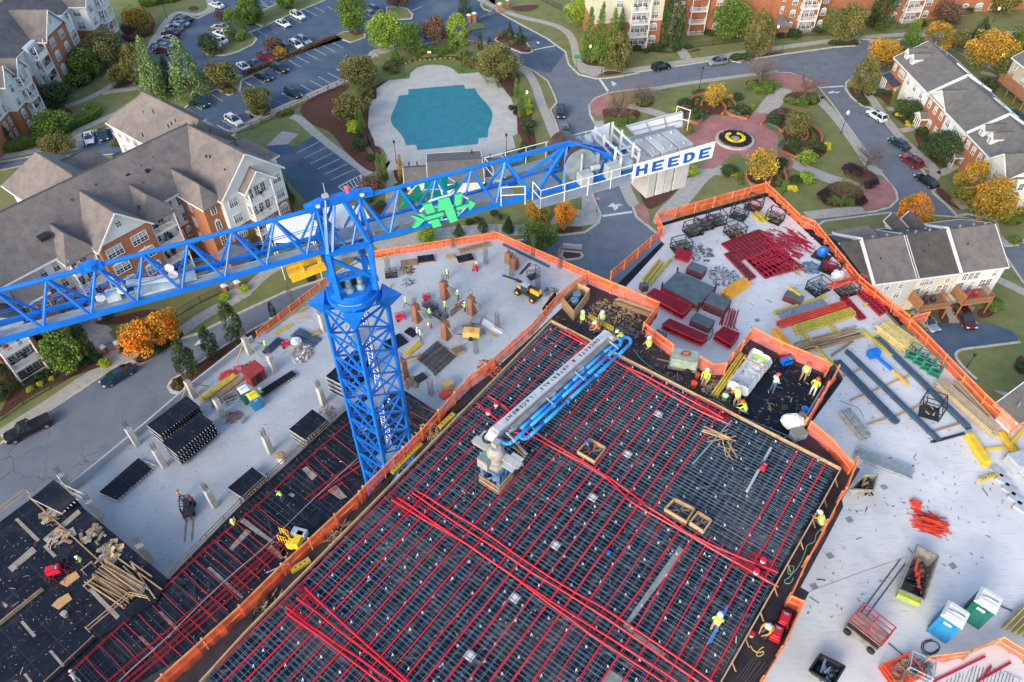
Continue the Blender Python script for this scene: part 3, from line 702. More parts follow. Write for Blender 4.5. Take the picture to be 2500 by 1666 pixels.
while c<v1-.1:
    xs=span(1,c)
    if len(xs)>=2:
        a0,a1=xs[0]+.05,xs[-1]-.1;u_b=bline[0].dot(U)+bsl*(c-bm0)
        if bay[0].dot(V)+.1<c<bay[1].dot(V)-.1:a1=u_b-.1
        a=MB();n=max(2,int((a1-a0)/2.2));kk=rn.uniform(-.05,.05)
        a.path([U*(a0+(a1-a0)*i/n)+V*(c+kk*math.sin(i*1.7)+rn.uniform(-.025,.025)+(.12 if k%5==2 and i>n*.6 else 0))+Z3*(ZD+.16+rn.uniform(-.01,.03))for i in range(n+1)],.048 if k%4 else.034,5)
        tag(a.build('tendon',RED),'red sheathed tendon running up to the right through the rebar of the top deck','tendon','red tendons running lengthwise on the top deck')
    c+=rn.choice((.8,.84,.9));k+=1
TB='''E 300,230 480,340 640,430 800,540 1000,690 1200,840 1345,940 23 1450,1520|E 330,225 520,350 700,470 900,610 1100,740 1345,890 23 1560,1520|E 400,200 560,310 680,390 830,480 1000,600 1200,720 1345,810 23 1740,1520|E 420,190 600,300 760,400 900,500 1100,630 1345,770 23 1850,1520
22 340,850 600,1010 1100,1320 23 1220,10 1480,190 1640,290 1850,400 2353,600|22 310,880 880,1180 1130,1412 23 1200,60 1500,220 1950,480 2353,720|22 560,30 1000,270 1350,440 1900,745|22 600,20 1050,300 1600,640 1960,800
13 490,720 600,830 900,1120 1340,1499|13 330,880 560,1060 830,1230 1200,1499|13 420,800 660,990 1000,1250 1300,1499|13 330,930 700,1190 1100,1499|12 1990,560 2180,690 22 130,740 330,890|12 1900,620 2100,790 22 60,810 310,900'''.replace('\n','|').split('|')
for s in TB:tendon(s,ZD+.19,.12,'thick band of red tendons crossing the top deck down to the right','red tendon bands crossing the top deck',RED,n=1,wob=.03)
for base,fan in(('13 480,700',('13 600,830','13 640,900','13 560,880','13 500,860')),('13 350,880',('13 520,1040','13 560,1080','13 500,1060'))):pass
a=MB();rn=random.Random(4)
for(s,e)in(('13 %g,%g','13 %g,%g'),):
    for k in range(16):tx,ty=450+rn.uniform(-40,60),690+rn.uniform(0,60);a.path([G('13',tx,ty,ZD+.2),G('13',tx+90+rn.uniform(-10,30),ty+120+rn.uniform(0,60),ZD+.2)],.012,4)
    for k in range(16):tx,ty=320+rn.uniform(-10,60),860+rn.uniform(-30,60);a.path([G('13',tx,ty,ZD+.2),G('13',tx+130+rn.uniform(-10,30),ty+110+rn.uniform(0,60),ZD+.2)],.012,4)
    for k in range(20):tx,ty=1160+rn.uniform(0,260),rn.uniform(-60,30);a.path([G('13',tx,ty,ZD+.2),G('13',tx+150,ty+90+rn.uniform(0,40),ZD+.2)],.012,4)
    for k in range(28):tx,ty=2050+rn.uniform(-100,120),440+rn.uniform(-30,130);a.path([G('23',tx,ty,ZD+.2),G('23',tx+200,ty+85+rn.uniform(-20,40),ZD+.2)],.014,4)
    for k in range(22):tx,ty=1800+rn.uniform(-50,120),690+rn.uniform(-50,60);a.path([G('22',tx-150,ty-80,ZD+.2),G('22',tx+60,ty+30+rn.uniform(-20,20),ZD+.2)],.014,4)
tag(a.build('tendon_strands',RED2),'fanned thin red strands at the ends of the tendon bands','strands',kind='stuff')
TM=['03 900,1480 1250,1180 1700,800 2353,240','03 960,1499 1300,1200 1750,820 2353,290','03 1010,1499 1350,1220 1800,830 2353,330','03 1080,1499 1400,1230 1850,850 2353,380','12 480,1412 700,1240 960,1080','12 540,1412 760,1250 960,1120','12 600,1412 800,1270','03 560,1440 960,1060 1230,830 1400,680 1700,390 2170,0','12 150,1412 500,1080 860,770']
for s in TM:tendon(s,ZM+.14,.13,'thin red tendon along the lower deck strip left of the orange fence','red tendons along the lower deck',RED2,n=2)
for i in range(19):
    f=i/18.;x0=700+(2353-700)*f;
    pa=GP('03 700,1290 03 2090,40',ZM);
    c=pa[0].lerp(pa[1],i/15.)
    e=c+V*(6.9 if i>2 else 4.5)
    if i>15:break
    a=MB();a.path([c+Z3*.12,c.lerp(e,.45)+U*rn.uniform(-.12,.12)+Z3*.1,e+Z3*.12],.036,5)
    tag(a.build('tendon',RED2),'thin red tendon lying across the lower deck strip','tendon','red tendons across the lower deck')
for s in('12 550,1050 850,1330','12 620,960 930,1210','12 700,880 920,1060','12 480,1100 780,1400','12 1420,640 1560,700','12 1350,690 1540,790','12 1340,760 1460,850'):
    tendon(s,ZM+.13,.07,'thin red tendon lying across the lower deck strip','red tendons across the lower deck',RED2,n=1)
a=MB();a.path(smooth_pts(GP('03 980,1490 1100,1370 1310,1190 1640,860 1870,640 2160,400 2353,210 12 560,1400 920,1070',ZM+.2),1,False),.022,5)
tag(a.build('conduit',M('pale_blue_conduit',(.45,.62,.75),.5,.1)),'pale blue conduit line snaking along the lower deck','conduit')
# chairs: small pale A marks where the bar supports stand
WHT=M('white_plastic',(.8,.8,.8),.5,.05)
span,P2=inside(inn);a=MB();rn=random.Random(11);n_=0
u0,u1=min(p[0]for p in P2),max(p[0]for p in P2);v0,v1=min(p[1]for p in P2),max(p[1]for p in P2)
uu=u0+.5
while uu<u1:
    vv=v0+.4
    while vv<v1:
        xs=span(0,uu)
        if len(xs)>=2 and xs[0]+.3<vv<xs[-1]-.3:
            c=U*(uu+rn.uniform(-.2,.2))+V*(vv+rn.uniform(-.2,.2))+Z3*(ZD+.1)
            a.bar(c,c+Vector((.05,.12,.1)),.02);a.bar(c+Vector((.1,0,0)),c+Vector((.05,.12,.1)),.02);a.bar(c+Vector((.02,.05,.04)),c+Vector((.08,.05,.04)),.02)
        vv+=1.25
    uu+=1.15
tag(a.build('bar_chairs',WHT),'small white plastic supports dotted through the rebar mat','bar chairs',kind='stuff')
# ================================================================ tower crane
BLU=M('crane_blue_paint',(.005,.165,.66),.38,.12,1.5)
GRY=M('crane_grey_paint',(.36,.42,.46),.45,.15,2.)
GRAT=M('galvanized_grating',(.36,.44,.50),.5,.1,3.,metal=.3,alpha=.72)
WHP=M('white_paint',(.78,.79,.8),.5,.06,2.)
CC=Vector((-8.65,30,0));JA=R_(25.7);JU=Vector((math.cos(JA),math.sin(JA),0));JV=Vector((-math.sin(JA),math.cos(JA),0))
def J(s,t,z):return CC+JU*s+JV*t+Z3*z
def Q(u,v,z):return CC+U*u+V*v+Z3*z
crane=thing('tower_crane','tall blue lattice tower crane with a green arrow emblem and white lettered sign','crane',(-8.65,30,ZM))
H=1.235
zt,bay=51.3,1.92
nsec=7
def mastseg(z0,z1,first=False):
    a=MB();n=round((z1-z0)/bay)
    for u in(-1,1):
        for v in(-1,1):a.box(Q(u*H,v*H,(z0+z1)/2),(.2,.2,z1-z0),GA)
    for k in range(n):
        za=z0+k*bay;zb=za+bay
        for i,(c0,c1)in enumerate((((-1,-1),(-1,1)),((-1,1),(1,1)),((1,1),(1,-1)),((1,-1),(-1,-1)))):
            p0=Q(c0[0]*H,c0[1]*H,0);p1=Q(c1[0]*H,c1[1]*H,0)
            a.bar(p0+Z3*zb,p1+Z3*zb,.1);a.bar(p0+Z3*(zb if(i)%2==0 else za),p1+Z3*(za if(i)%2==0 else zb),.11)
            if i%2==1:a.bar(p0+Z3*zb,p1+Z3*za,.08)
    for u in(-1,1):
        for v in(-1,1):a.box(Q(u*H,v*H,z1-.02),(.28,.28,.16),GA)
    return a.build('mast_section',BLU,crane)
zz=zt
while zz>ZM+1:
    z0=max(ZM+.02,zz-3*bay);o=mastseg(z0,zz)
    l=MB()
    for sgn in(-.2,.2):l.bar(Q(.5,sgn-.3,z0),Q(.75,sgn-.3,zz),.04)
    k=z0
    while k<zz:f=(k-z0)/(zz-z0);l.bar(Q(.5+.25*f,-.5,k),Q(.5+.25*f,-.1,k),.03);k+=.3
    for hh in():
        for a1 in range(6):
            t0,t1=math.pi*a1/6+.2,math.pi*(a1+1)/6+.2
            l.bar(Q(.55+math.sin(t0)*.45*0-.1+.0,0,0)*0+Q(.3+.0-.4*math.sin(t0),-.3+.4*math.cos(t0),z0+hh),Q(.3-.4*math.sin(t1),-.3+.4*math.cos(t1),z0+hh),.025)
    l.build('ladder',WHP,o)
    g_=MB();g_.box(Q(-.2,.35,zz-bay*1.02),(1.5,.9,.04),GA);g_.build('landing',GRAT,o)
    zz=z0
# slewing ring and the cross frame under it
a=MB()
for u,v in((-1,-1),(-1,1),(1,1),(1,-1)):
    a.add([Q(u*H*1.5,v*H*1.5,51.75),Q(u*H*.55,v*H*1.25,52.15),Q(u*H*1.25,v*H*.55,52.15),Q(u*H*1.05,v*H*1.05,50.9),Q(u*.6*H,v*.6*H,51.2)],[(0,1,2),(0,3,1),(0,2,3),(1,3,4),(2,4,3),(1,4,2)])
    a.bar(Q(u*H,v*H,51.2),Q(u*.75,v*.75,52.2),.25,.5)
a.lathe(Q(0,0,51.1),[(.6,.2),(1.1,.5),(1.25,.9),(1.42,1.0),(1.42,1.3),(1.25,1.32)],32)
sl=a.build('slewing_ring',BLU,crane)
b=MB()
for i in range(22):t_=-2.0+i*.045;b.box(CC+Vector((1.34*math.cos(t_),1.34*math.sin(t_),52.43)),(.03,.03,.03))
b.build('ring_bolts',WHP,sl)
a=MB();a.lathe(Q(0,0,52.42),[(1.22,0),(1.22,.35),(1.15,.4)],28);
tp=a.build('turntable',BLU,crane)
a=MB();a.box(J(-.1,.25,52.83),(.9,.8,.02),JA);a.build('opening',M('void_black',(.004,.004,.006),.9,0),tp)
for s_,t_ in((-.25,-.55),(.38,-.5)):
    a=MB();a.lathe(J(s_,t_,52.82),[(.24,0),(.26,.1),(.2,.22),(.12,.3),(.16,.34),(.16,.6),(.13,.64),(.17,.68),(.17,1.05),(.1,1.15),(.09,1.25)],14)
    a.build('slewing_motor',M('machine_grey_green',(.2,.31,.34),.4,.2,3.),crane,smooth=True)
for s_,t_ in((-1.35,-.6),(1.4,-.45)):
    a=MB();a.box(J(s_*.85,t_*.2,52.9),(.5,.5,.25),JA);a.build('turntable_lug',BLU,tp)
# turret
a=MB();S0,S1,T0=-1.0,1.15,.95
cor=[(S0,-T0),(S1,-T0),(S1,T0),(S0,T0)]
for s_,t_ in cor:a.bar(J(s_*.93,t_*.93,52.8),J(s_,t_,55.9),.26,.26)
for i in range(4):
    c0,c1=cor[i],cor[(i+1)%4]
    a.bar(J(*c0,55.85),J(*c1,55.85),.22,.26);a.bar(J(c0[0]*.95,c0[1]*.95,54.05),J(c1[0]*.95,c1[1]*.95,54.05),.12,.18)
a.bar(J(S0,-T0,55.6),J(S1*.95,-T0*.95,53.6),.18);a.bar(J(S0,T0,55.6),J(S1*.95,T0*.95,53.2),.14)
a.bar(J(-.85,0,58.25),J(1.25,0,58.25),.34,.4)
a.bar(J(-1.45,0,58.1),J(-.6,0,58.3),.42,.3);a.bar(J(.9,0,58.3),J(1.9,0,58.15),.42,.3)
for t_ in(-1,1):
    a.bar(J(-.5,0,58.1),J(S0,t_*T0,55.9),.16);a.bar(J(.0,0,58.2),J(-.75,t_*T0,55.9),.12);a.bar(J(.45,0,58.1),J(S1,t_*T0,55.9),.2)
    a.tube(J(-.9,0,58.1),J(-.95,t_*T0*.7,55.95),.07);a.tube(J(1.2,0,58.1),J(1.35,t_*T0*.7,55.95),.08)
tr=a.build('turret',BLU,crane)
for s_,nm in((-.85,0),(1.35,0)):
    a=MB();a.lathe(J(s_,-.26,58.25),[(.11,0),(.11,.08),(.05,.09)],10,'Z');a.build('pin',WHP,tr)
a=MB();a.box(J(.15,.1,55.98),(1.9,1.0,.05),JA);a.box(J(.15,-.55,56.05),(1.9,.05,.12),JA);a.build('turret_platform',GRAT,tr)
a=MB();a.box(J(.1,.25,55.0),(1.3,.6,.9),JA);a.tube(J(-.6,-.2,54.9),J(.6,-.2,54.9),.18,n=12);a.build('cabinet',GRY,tr)
a=MB();a.box(J(.35,1.3,55.8),(1.1,1.2,1.7),JA);a.build('operator_cab',WHP,crane,bevel=.06)
a=MB();a.lathe(J(.7,0,58.45),[(.05,0),(.05,.2),(.09,.2),(.09,.32),(.02,.36)],10);a.build('warning_light',M('red_beacon',(.9,.06,.02),.3,0,emit=1.2),tr)
a=MB();a.tube(J(-.35,0,58.4),J(-.35,0,59.3),.02);a.box(J(-.4,-.1,58.65),(.3,.2,.15),JA);a.tube(J(-.45,-.25,58.5),J(-.85,-.6,56.4),.04);a.build('anemometer',GRY,tr)
# jib (to the left) and lattice root of the counter jib
def truss(smin,smax,hw,nm,z0=55.9,z1=58.0):
    a=MB();s_=smax
    a.tube(J(smin,0,z1),J(smax,0,z1),.115,n=10)
    for t_ in(-hw,hw):a.bar(J(smin,t_,z0),J(smax+.7,t_,z0),.17,.24)
    tops=[];k=smax
    while k>smin:tops.append(k);k-=1.985
    for k in tops:
        for t_ in(-hw,hw):
            a.tube(J(k,0,z1-.05),J(k-.99,t_,z0),.062,n=7);a.tube(J(k,0,z1-.05),J(k+.99,t_,z0),.075,n=7)
        a.bar(J(k-.99,-hw,z0),J(k-.99,hw,z0),.08);a.bar(J(k-.99,-hw,z0),J(k+.99,hw,z0),.06)
    return a.build(nm,BLU,crane)
jib=truss(-40,-.99,.62,'jib')
cj0=truss(1.2,9.25,.78,'counter_jib')
a=MB()
for s0,s1 in((-40,-1.3),):
    a.box(J((s0+s1)/2,-.33,55.98),(s1-s0,.42,.03),JA);a.bar(J(s0,-.1,56.02),J(s1,-.1,56.02),.03,.08)
a.build('walkway',GRAT,jib)
a=MB()
for s_ in(-3.1,-11.0):a.bar(J(s_,.35,57.7),J(s_+.0,-.3,57.7),.02)
for z_,t_ in((56.75,.15),(57.05,-.1),(56.6,-.2)):a.bar(J(-40,t_,z_),J(-.8,t_,z_+.0),.025)
a.build('hoist_rope',BLU,jib)
for s_ in(-11.05,):
    a=MB();a.bar(J(s_-.5,0,58.02),J(s_+.45,0,58.02),.34,.34);a.lathe(J(s_,0,58.0),[(.3,0),(.3,.22),(.12,.24)],12);a.build('section_joint',BLU,jib)
# trolley winch hung inside the jib
LG=M('pale_machine_grey',(.42,.52,.56),.45,.2,3.)
a=MB();a.box(J(-8.9,-.1,56.1),(2.0,.7,.12),JA);a.bar(J(-10.1,.2,56.5),J(-8.2,-.1,56.4),.2,.25);a.box(J(-10.8,.05,56.2),(.6,.6,.35),JA);a.bar(J(-8.2,0,56.3),J(-8.0,-.1,57.0),.16);a.bar(J(-10.4,.3,56.2),J(-10.6,.4,57.1),.16)
a.box(J(-7.6,.1,56.05),(.9,.7,.06),JA)
tw=a.build('trolley_winch',LG,crane)
for s_,z_ in((-10.35,56.5),(-8.1,57.0),(-8.05,56.6),(-11.3,56.4)):
    a=MB();a.tube(J(s_,-.22,z_),J(s_,-.1,z_),.2,n=14);a.build('pulley',WHP,tw)
# yellow hook block tray beside the mast
YLW=M('machine_yellow',(.85,.46,.02),.45,.15,2.)
a=MB();a.bar(J(-3.0,-.5,54.7),J(-1.2,-.5,54.9),.35,.3);a.bar(J(-3.0,.35,54.7),J(-1.2,.35,54.9),.3,.3)
for s_ in(-2.3,-1.35):a.bar(J(s_,-.55,54.9),J(s_-.1,.4,55.5),.14);a.bar(J(s_,.4,55.5),J(s_+.5,.4,55.5),.12)
a.box(J(-2.7,-.1,54.75),(.7,.7,.06),JA);tro=a.build('trolley',YLW,crane)
a=MB();a.tube(J(-2.0,-.3,54.2),J(-2.0,-.18,54.2),.24,n=14);a.tube(J(-1.9,-.1,54.0),J(-1.9,-.02,54.0),.2,n=14);a.bar(J(-2.0,-.2,54.9),J(-1.95,-.2,54.1),.08);a.build('hook_block',BLK,tro)
# counter jib: grating, rails, winch, frames, ballast
a=MB();a.box(J(5.5,.1,55.98),(8.2,.9,.04),JA);a.build('walkway',GRAT,cj0)
a=MB();a.bar(J(9.2,0,57.95),J(10.2,0,57.9),.3,.3)
a.bar(J(9.3,0,58.0),J(13.0,0,58.0),.2);
for t_ in(-.9,.9):
    a.bar(J(13.0,0,58.0),J(16.6,t_*.75,56.2),.2,.26);a.bar(J(12.9,0,57.9),J(10.6,t_,55.95),.15);a.bar(J(12.9,0,57.9),J(12.2,t_*1.2,55.95),.13)
    a.bar(J(8.2,t_*.85,55.9),J(21.2,t_*1.15,55.9),.22,.3);a.tube(J(9.2,0,57.9),J(8.3,t_*.8,55.9),.08);a.tube(J(9.2,0,57.9),J(10.5,t_*.9,55.9),.08)
for s_ in(10.6,12.4,14.5,16.3,18.0,21.2):a.bar(J(s_,-1.1,55.88),J(s_,1.1,55.88),.18,.2)
a.bar(J(14.4,-1,55.92),J(16.4,1,55.92),.14)
cj=a.build('counter_jib_frame',BLU,crane)
a=MB();a.box(J(13.1,-1.75,55.97),(5.9,.75,.05),JA);a.box(J(13.3,1.7,55.97),(16-8,.7,.05),JA);a.box(J(19.0,1.6,55.97),(5.0,.8,.05),JA);a.box(J(11.2,0,56.02),(2.0,1.6,.04),JA);a.box(J(14.6,.9,55.99),(2.6,.8,.04),JA)
a.build('counter_jib_walkway',GRAT,crane)
def crail(pts,nm='handrail',hh=1.05,m=WHP):
    a=MB()
    for i in range(len(pts)-1):
        p,q=pts[i],pts[i+1]
        for h in(.55,hh):a.tube(p+Z3*h,q+Z3*h,.025,n=6)
        n=max(1,round((q-p).length/1.35))
        for j in range(n+1):c=p.lerp(q,j/n);a.tube(c-Z3*.1,c+Z3*hh,.025,n=6)
    return a.build(nm,m,crane)
crail([J(10.25,-1.2,56),J(10.25,-2.12,56),J(16.0,-2.12,56)]);crail([J(8.5,-.95,56),J(9.7,-1.4,56)]);crail([J(8.9,.9,56),J(8.9,2.05,56),J(16.6,2.05,56)]);crail([J(21.6,2.0,56),J(22.0,1.2,56)],hh=1.25)
a=MB();dd=J(13.4,.35,56.95)
a.tube(dd-JV*.0+JU*-.0-JV*1.0,dd+JV*1.25,.86,n=36);a.build('winch_drum',M('brown_rope_drum',(.10,.065,.05),.45,.3,2.,metal=.4),crane)
a=MB();a.tube(J(13.4,-.72,56.95),J(13.4,-.66,56.95),.93,n=40);a.build('drum_flange',M('flange_grey',(.24,.29,.32),.45,.2,2.),crane)
a=MB();a.bar(J(13.4,-.85,56.0),J(13.4,-.85,57.7),.12);a.box(J(13.5,-1.15,56.35),(.75,.6,.7),JA);a.box(J(15.15,-1.2,56.4),(.75,.5,.8),JA);a.box(J(14.4,-.1,56.8),(.55,1.1,.9),JA);a.tube(J(13.9,-1.1,56.8),J(14.4,-1.1,56.8),.16,n=12);a.box(J(16.2,-.9,56.4),(.7,.6,.5),JA)
a.build('winch_gearbox',GRY,crane,bevel=.02)
a=MB()
for i,(ds,dt,dz,r)in enumerate(((0,0,0,.3),(.35,.1,.15,.25),(-.35,.1,.1,.22),(.1,-.3,-.1,.26),(-.2,.35,.3,.2),(.4,.3,.35,.18))):a.tube(J(14.6+ds,1.25+dt,56.6+dz),J(14.95+ds,1.3+dt,56.65+dz),r,n=14)
a.box(J(14.7,1.2,56.2),(1.4,.9,.3),JA)
a.build('winch_motor',LG,crane)
for s_ in(15.6,16.75):
    a=MB()
    for t_,z_ in((1.5,57.6),(.5,57.6),(-.75,57.5),(-1.35,57.2)):a.bar(J(s_,t_,56),J(s_,t_,z_),.13)
    a.bar(J(s_,1.5,57.4),J(s_+.05,-1.35,57.3),.1);a.bar(J(s_,1.5,56.9),J(s_+.05,-1.35,56.7),.1)
    a.build('rope_guide_frame',M('pale_grey_paint',(.50,.53,.56),.5,.1,2.),crane)
a=MB();a.bar(J(15.6,-.75,57.3),J(16.75,-.75,57.3),.08);a.bar(J(15.6,-.75,56.8),J(16.75,-.75,56.8),.08);a.build('frame_tie',GRY,crane)
for i,(s0,s1,gap)in enumerate(((17.1,17.6,0),(17.62,18.2,0),(18.28,18.85,0),(18.87,19.4,0),(19.48,20.5,0))):
    a=MB()
    hb=1.1 if i<1 else 2.95;a.box(J((s0+s1)/2+.35,-.05,56.5-hb/2-(.15 if i==0 else 0)),(s1-s0-.02,1.9,hb),JA);bb=a.build('ballast_block',M('ballast_concrete',(.47,.48,.49),.75,.15,1.2,obj=.08),crane,bevel=.03)
    for t_ in(-.7,.6):a=MB();a.lathe(J((s0+s1)/2+.35,t_,56.5-(.15 if i==0 else 0)),[(.09,0),(.05,.12)],8);a.build('lifting_eye',GRY,bb)
# signs
def plane_panel(nm,corners,m,thick=.06,tt=-2.15):
    p0=J(0,tt,0);P4=[GV('B',x,y,p0,JU)for x,y in corners]
    a=MB();a.face(P4);a.face([q+JV*thick for q in reversed(P4)])
    for i in range(4):p,q=P4[i],P4[(i+1)%4];a.face([p,p+JV*thick,q+JV*thick,q])
    return a.build(nm,m,crane),P4
sg,P4=plane_panel('sign_board',((1145,897),(2182,618),(2232,408),(1168,712)),M('sign_white',(.86,.87,.88),.4,.03),.06)
def textmesh(txt,size=1.,bold=0.):
    cu=bpy.data.curves.new('t','FONT');cu.body=txt;cu.size=size;cu.offset=bold;cu.resolution_u=3
    o=bpy.data.objects.new('t',cu);COL.objects.link(o);dg=bpy.context.evaluated_depsgraph_get()
    me=bpy.data.meshes.new_from_object(o.evaluated_get(dg));vs=[v.co.copy()for v in me.vertices];fs=[tuple(p.vertices)for p in me.polygons]
    bpy.data.objects.remove(o);return vs,fs
SX=(P4[1]-P4[0]);SY=(P4[3]-P4[0])
LB=M('sign_blue',(.005,.10,.50),.4,.03)
letters={'H':[[(0,0),(.3,0),(.3,1),(0,1)],[(.7,0),(1,0),(1,1),(.7,1)],[(.3,.38),(.7,.38),(.7,.64),(.3,.64)]],
 'E':[[(0,0),(.32,0),(.32,1),(0,1)],[(.32,0),(1,0),(1,.24),(.32,.24)],[(.32,.39),(.86,.39),(.86,.61),(.32,.61)],[(.32,.76),(1,.76),(1,1),(.32,1)]]}
Dout=[(0,0),(.5,0),(.8,.1),(.98,.32),(1,.5),(.98,.68),(.8,.9),(.5,1),(0,1)];Din=[(.32,.24),(.48,.24),(.62,.33),(.67,.5),(.62,.67),(.48,.76),(.32,.76)]
for i,ch in enumerate('HEEDE'):
    a=MB();x0=.03+i*.1965;wd=.142
    def pt(x,y):return P4[0]+SX*(x0+x*wd)+SY*(.14+y*.72)-JV*.012
    if ch=='D':
        quads=[[(0,0),(.32,0),(.32,1),(0,1)]]
        o_=Dout[1:8];i_=Din[1:6]
        quads+=[[(.32,0),(.5,0),(.48,.24),(.32,.24)],[(.5,0),(.8,.1),(.62,.33),(.48,.24)],[(.8,.1),(.98,.32),(.67,.5),(.62,.33)],[(.98,.32),(1,.5),(.98,.68),(.67,.5)],[(.98,.68),(.8,.9),(.62,.67),(.67,.5)],[(.8,.9),(.5,1),(.48,.76),(.62,.67)],[(.5,1),(.32,1),(.32,.76),(.48,.76)]]
    else:quads=letters[ch]
    for q in quads:a.face([pt(*k)for k in q])
    a.build('letter',LB,sg)
bk,P5=plane_panel('sign_board',((1180,335),(1790,215),(1795,15),(1060,205)),MATS['sign_white'],.06,2.0)
a=MB()
for f in(0,.33,.66,1.0):a.bar(P5[0].lerp(P5[1],f)-JV*.06,P5[3].lerp(P5[2],f)-JV*.06,.05)
a.bar(P5[0].lerp(P5[3],.5)-JV*.06,P5[1].lerp(P5[2],.5)-JV*.06,.04);a.bar(P5[3]-JV*.06,P5[2]-JV*.06,.05);a.build('sign_frame',GRY,bk)
a=MB();a.face([J(15.4,2.0,56.2),J(16.9,2.0,56.2),J(16.9,2.0,57.3),J(15.7,2.0,57.1)]);a.build('sign_board',MATS['sign_white'],crane)
# green arrow emblem, near side and far side
GRN=M('emblem_green',(.09,.72,.30),.4,.03);GRN2=M('emblem_edge_green',(.0,.36,.22),.5,.05)
def emblem(tt,dx,flip):
    p0=J(0,-1.0,0);fr=MB();m_=MB();e_=MB();sh=JV*(tt+1.0)
    shapes=['455,885 640,835 725,1025 545,1085','610,1215 785,1165 858,1325 680,1372','805,770 1015,712 1205,1210 1040,1265 915,985 775,1020','1145,665 1292,630 1272,870 1165,905 1130,870','510,1135 905,1030 895,1105 550,1205 470,1190 500,1150',
              '1165,935 1445,855 1440,775 1585,850 1450,1000 1440,920 1185,1005','205,1120 250,1105 520,1190 350,1225','240,1370 350,1220 520,1195 455,1250 360,1345 325,1345 300,1370','1180,1035 1240,1020 1215,1115','830,1140 890,1125 865,1215','330,1075 375,1065 520,1135 450,1150','400,1070 440,1065 530,1125 500,1140']
    for k in shapes:
        q=[GV('A',*map(float,c.split(',')),p0,JU)+sh for c in k.split()]
        m_.poly(q);
        th=JV*.16*(1 if not flip else-1)
        m_.poly([v+th for v in q])
        for i in range(len(q)):e_.face([q[i],q[(i+1)%len(q)],q[(i+1)%len(q)]+th,q[i]+th])
    for x0,y0,x1,y1 in((420,1060,640,820),(640,820,1080,690),(600,1290,1000,1200),(1210,1150,1430,930),(1300,700,1440,780),(700,960,1150,930)):
        fr.bar(GV('A',x0,y0,p0,JU)+sh+th,GV('A',x1,y1,p0,JU)+sh+th,.07)
    em=m_.build('arrow_emblem',GRN if not flip else GRN2,crane);e_.build('emblem_edge',GRN2,em);fr.build('emblem_frame',WHP,em)
emblem(-1.0,0,False);emblem(1.05,0,True)
# black line down the mast
a=MB();a.path([J(.3,-.6,52.5),Q(.6,.5,40),Q(.75,.4,ZM)],.025);a.build('power_cable',BLK,crane)
# ================================================================ concrete placing boom on the top deck
boom=thing('placing_boom','grey concrete placing boom with blue pipes folded over the black rebar deck','concrete boom',G('D',690,1400,ZD))
bc=(G('D',360,1240,ZD+.25)+G('D',945,1160,ZD+.25))/2
bs=(G('D',360,1240,ZD+.25)-G('D',690,1455,ZD+.25)).length/2
def B3(u,v,z):return Vector((bc.x,bc.y,0))+U*u+V*v+Z3*(ZD+z)
for z_ in(.12,.38,.75):
    for k in range(4):
        c=[(-1,-1),(-1,1),(1,1),(1,-1)];c0,c1=c[k],c[(k+1)%4]
        a=MB();a.bar(B3(c0[0]*bs,c0[1]*bs,z_),B3(c1[0]*bs,c1[1]*bs,z_),.09,.09);a.build('timber_collar',LUM,boom)
a=MB();PB=M('pedestal_blue',(.04,.14,.36),.5,.4,3.,col2=(.12,.22,.38));r_=bs*.82
for u,v in((-1,-1),(-1,1),(1,1),(1,-1)):a.bar(B3(u*r_,v*r_,0),B3(u*r_,v*r_,1.75),.17)
for z_ in(.3,1.65):
    for k in range(4):c=[(-1,-1),(-1,1),(1,1),(1,-1)];a.bar(B3(c[k][0]*r_,c[k][1]*r_,z_),B3(c[(k+1)%4][0]*r_,c[(k+1)%4][1]*r_,z_),.14,.18)
for k in range(4):c=[(-1,-1),(-1,1),(1,1),(1,-1)];a.bar(B3(c[k][0]*r_,c[k][1]*r_,.3),B3(c[(k+1)%4][0]*r_,c[(k+1)%4][1]*r_,1.6),.1)
a.tube(B3(.3,.5,.5),B3(-.2,.5,1.2),.12);a.tube(B3(.55,.45,1.5),B3(.55,.6,1.52),.32,n=16)
a.build('pedestal',PB,boom)
TG=M('dusty_machine_grey',(.40,.40,.37),.6,.3,3.,col2=(.26,.26,.24))
a=MB();a.bar(B3(0,0,.2),B3(0,0,2.3),.45);a.lathe(B3(0,0,1.75),[(.55,0),(.6,.1),(.6,.35),(.42,.4),(.42,.9),(.5,.95),(.5,1.2),(.3,1.5)],18)
a.box(B3(-.5,-.35,2.2),(.6,.7,.8),GA);a.box(B3(.35,.5,1.95),(.5,.55,.6),GA);a.box(B3(.2,-.1,3.0),(.5,.35,.9),GA)
a.build('slewing_head',TG,boom,bevel=.02)
a=MB();a.box(B3(.35,-1.0,2.65),(1.1,.95,.06),GA);a.box(B3(.1,1.1,2.65),(1.1,.75,.06),GA);a.box(B3(.1,0,2.68),(.5,3.2,.05),GA);a.build('head_platform',M('platform_grey',(.43,.45,.43),.6,.2,2.),boom)
a=MB();a.box(B3(-.55,-.35,2.66),(.62,.62,.05),GA);a.build('hatch',M('hatch_green',(.18,.30,.26),.5,.2,2.),boom)
a=MB()
for z_ in(3.1,3.2):
    for t in range(12):t0,t1=t*math.tau/12,(t+1)*math.tau/12;a.tube(B3(.35+.35*math.cos(t0),-.75+.3*math.sin(t0),z_),B3(.35+.35*math.cos(t1),-.75+.3*math.sin(t1),z_),.05)
a.build('hose_coil',BLK,boom)
ZB=ZD+3.35
A0=G('D',640,395,ZB);A1=G('22',955,55,ZB);bd=(A1-A0).normalized();bn=Vector((bd.y,-bd.x,0))
BG=M('boom_grey',(.47,.50,.54),.45,.15,1.5)
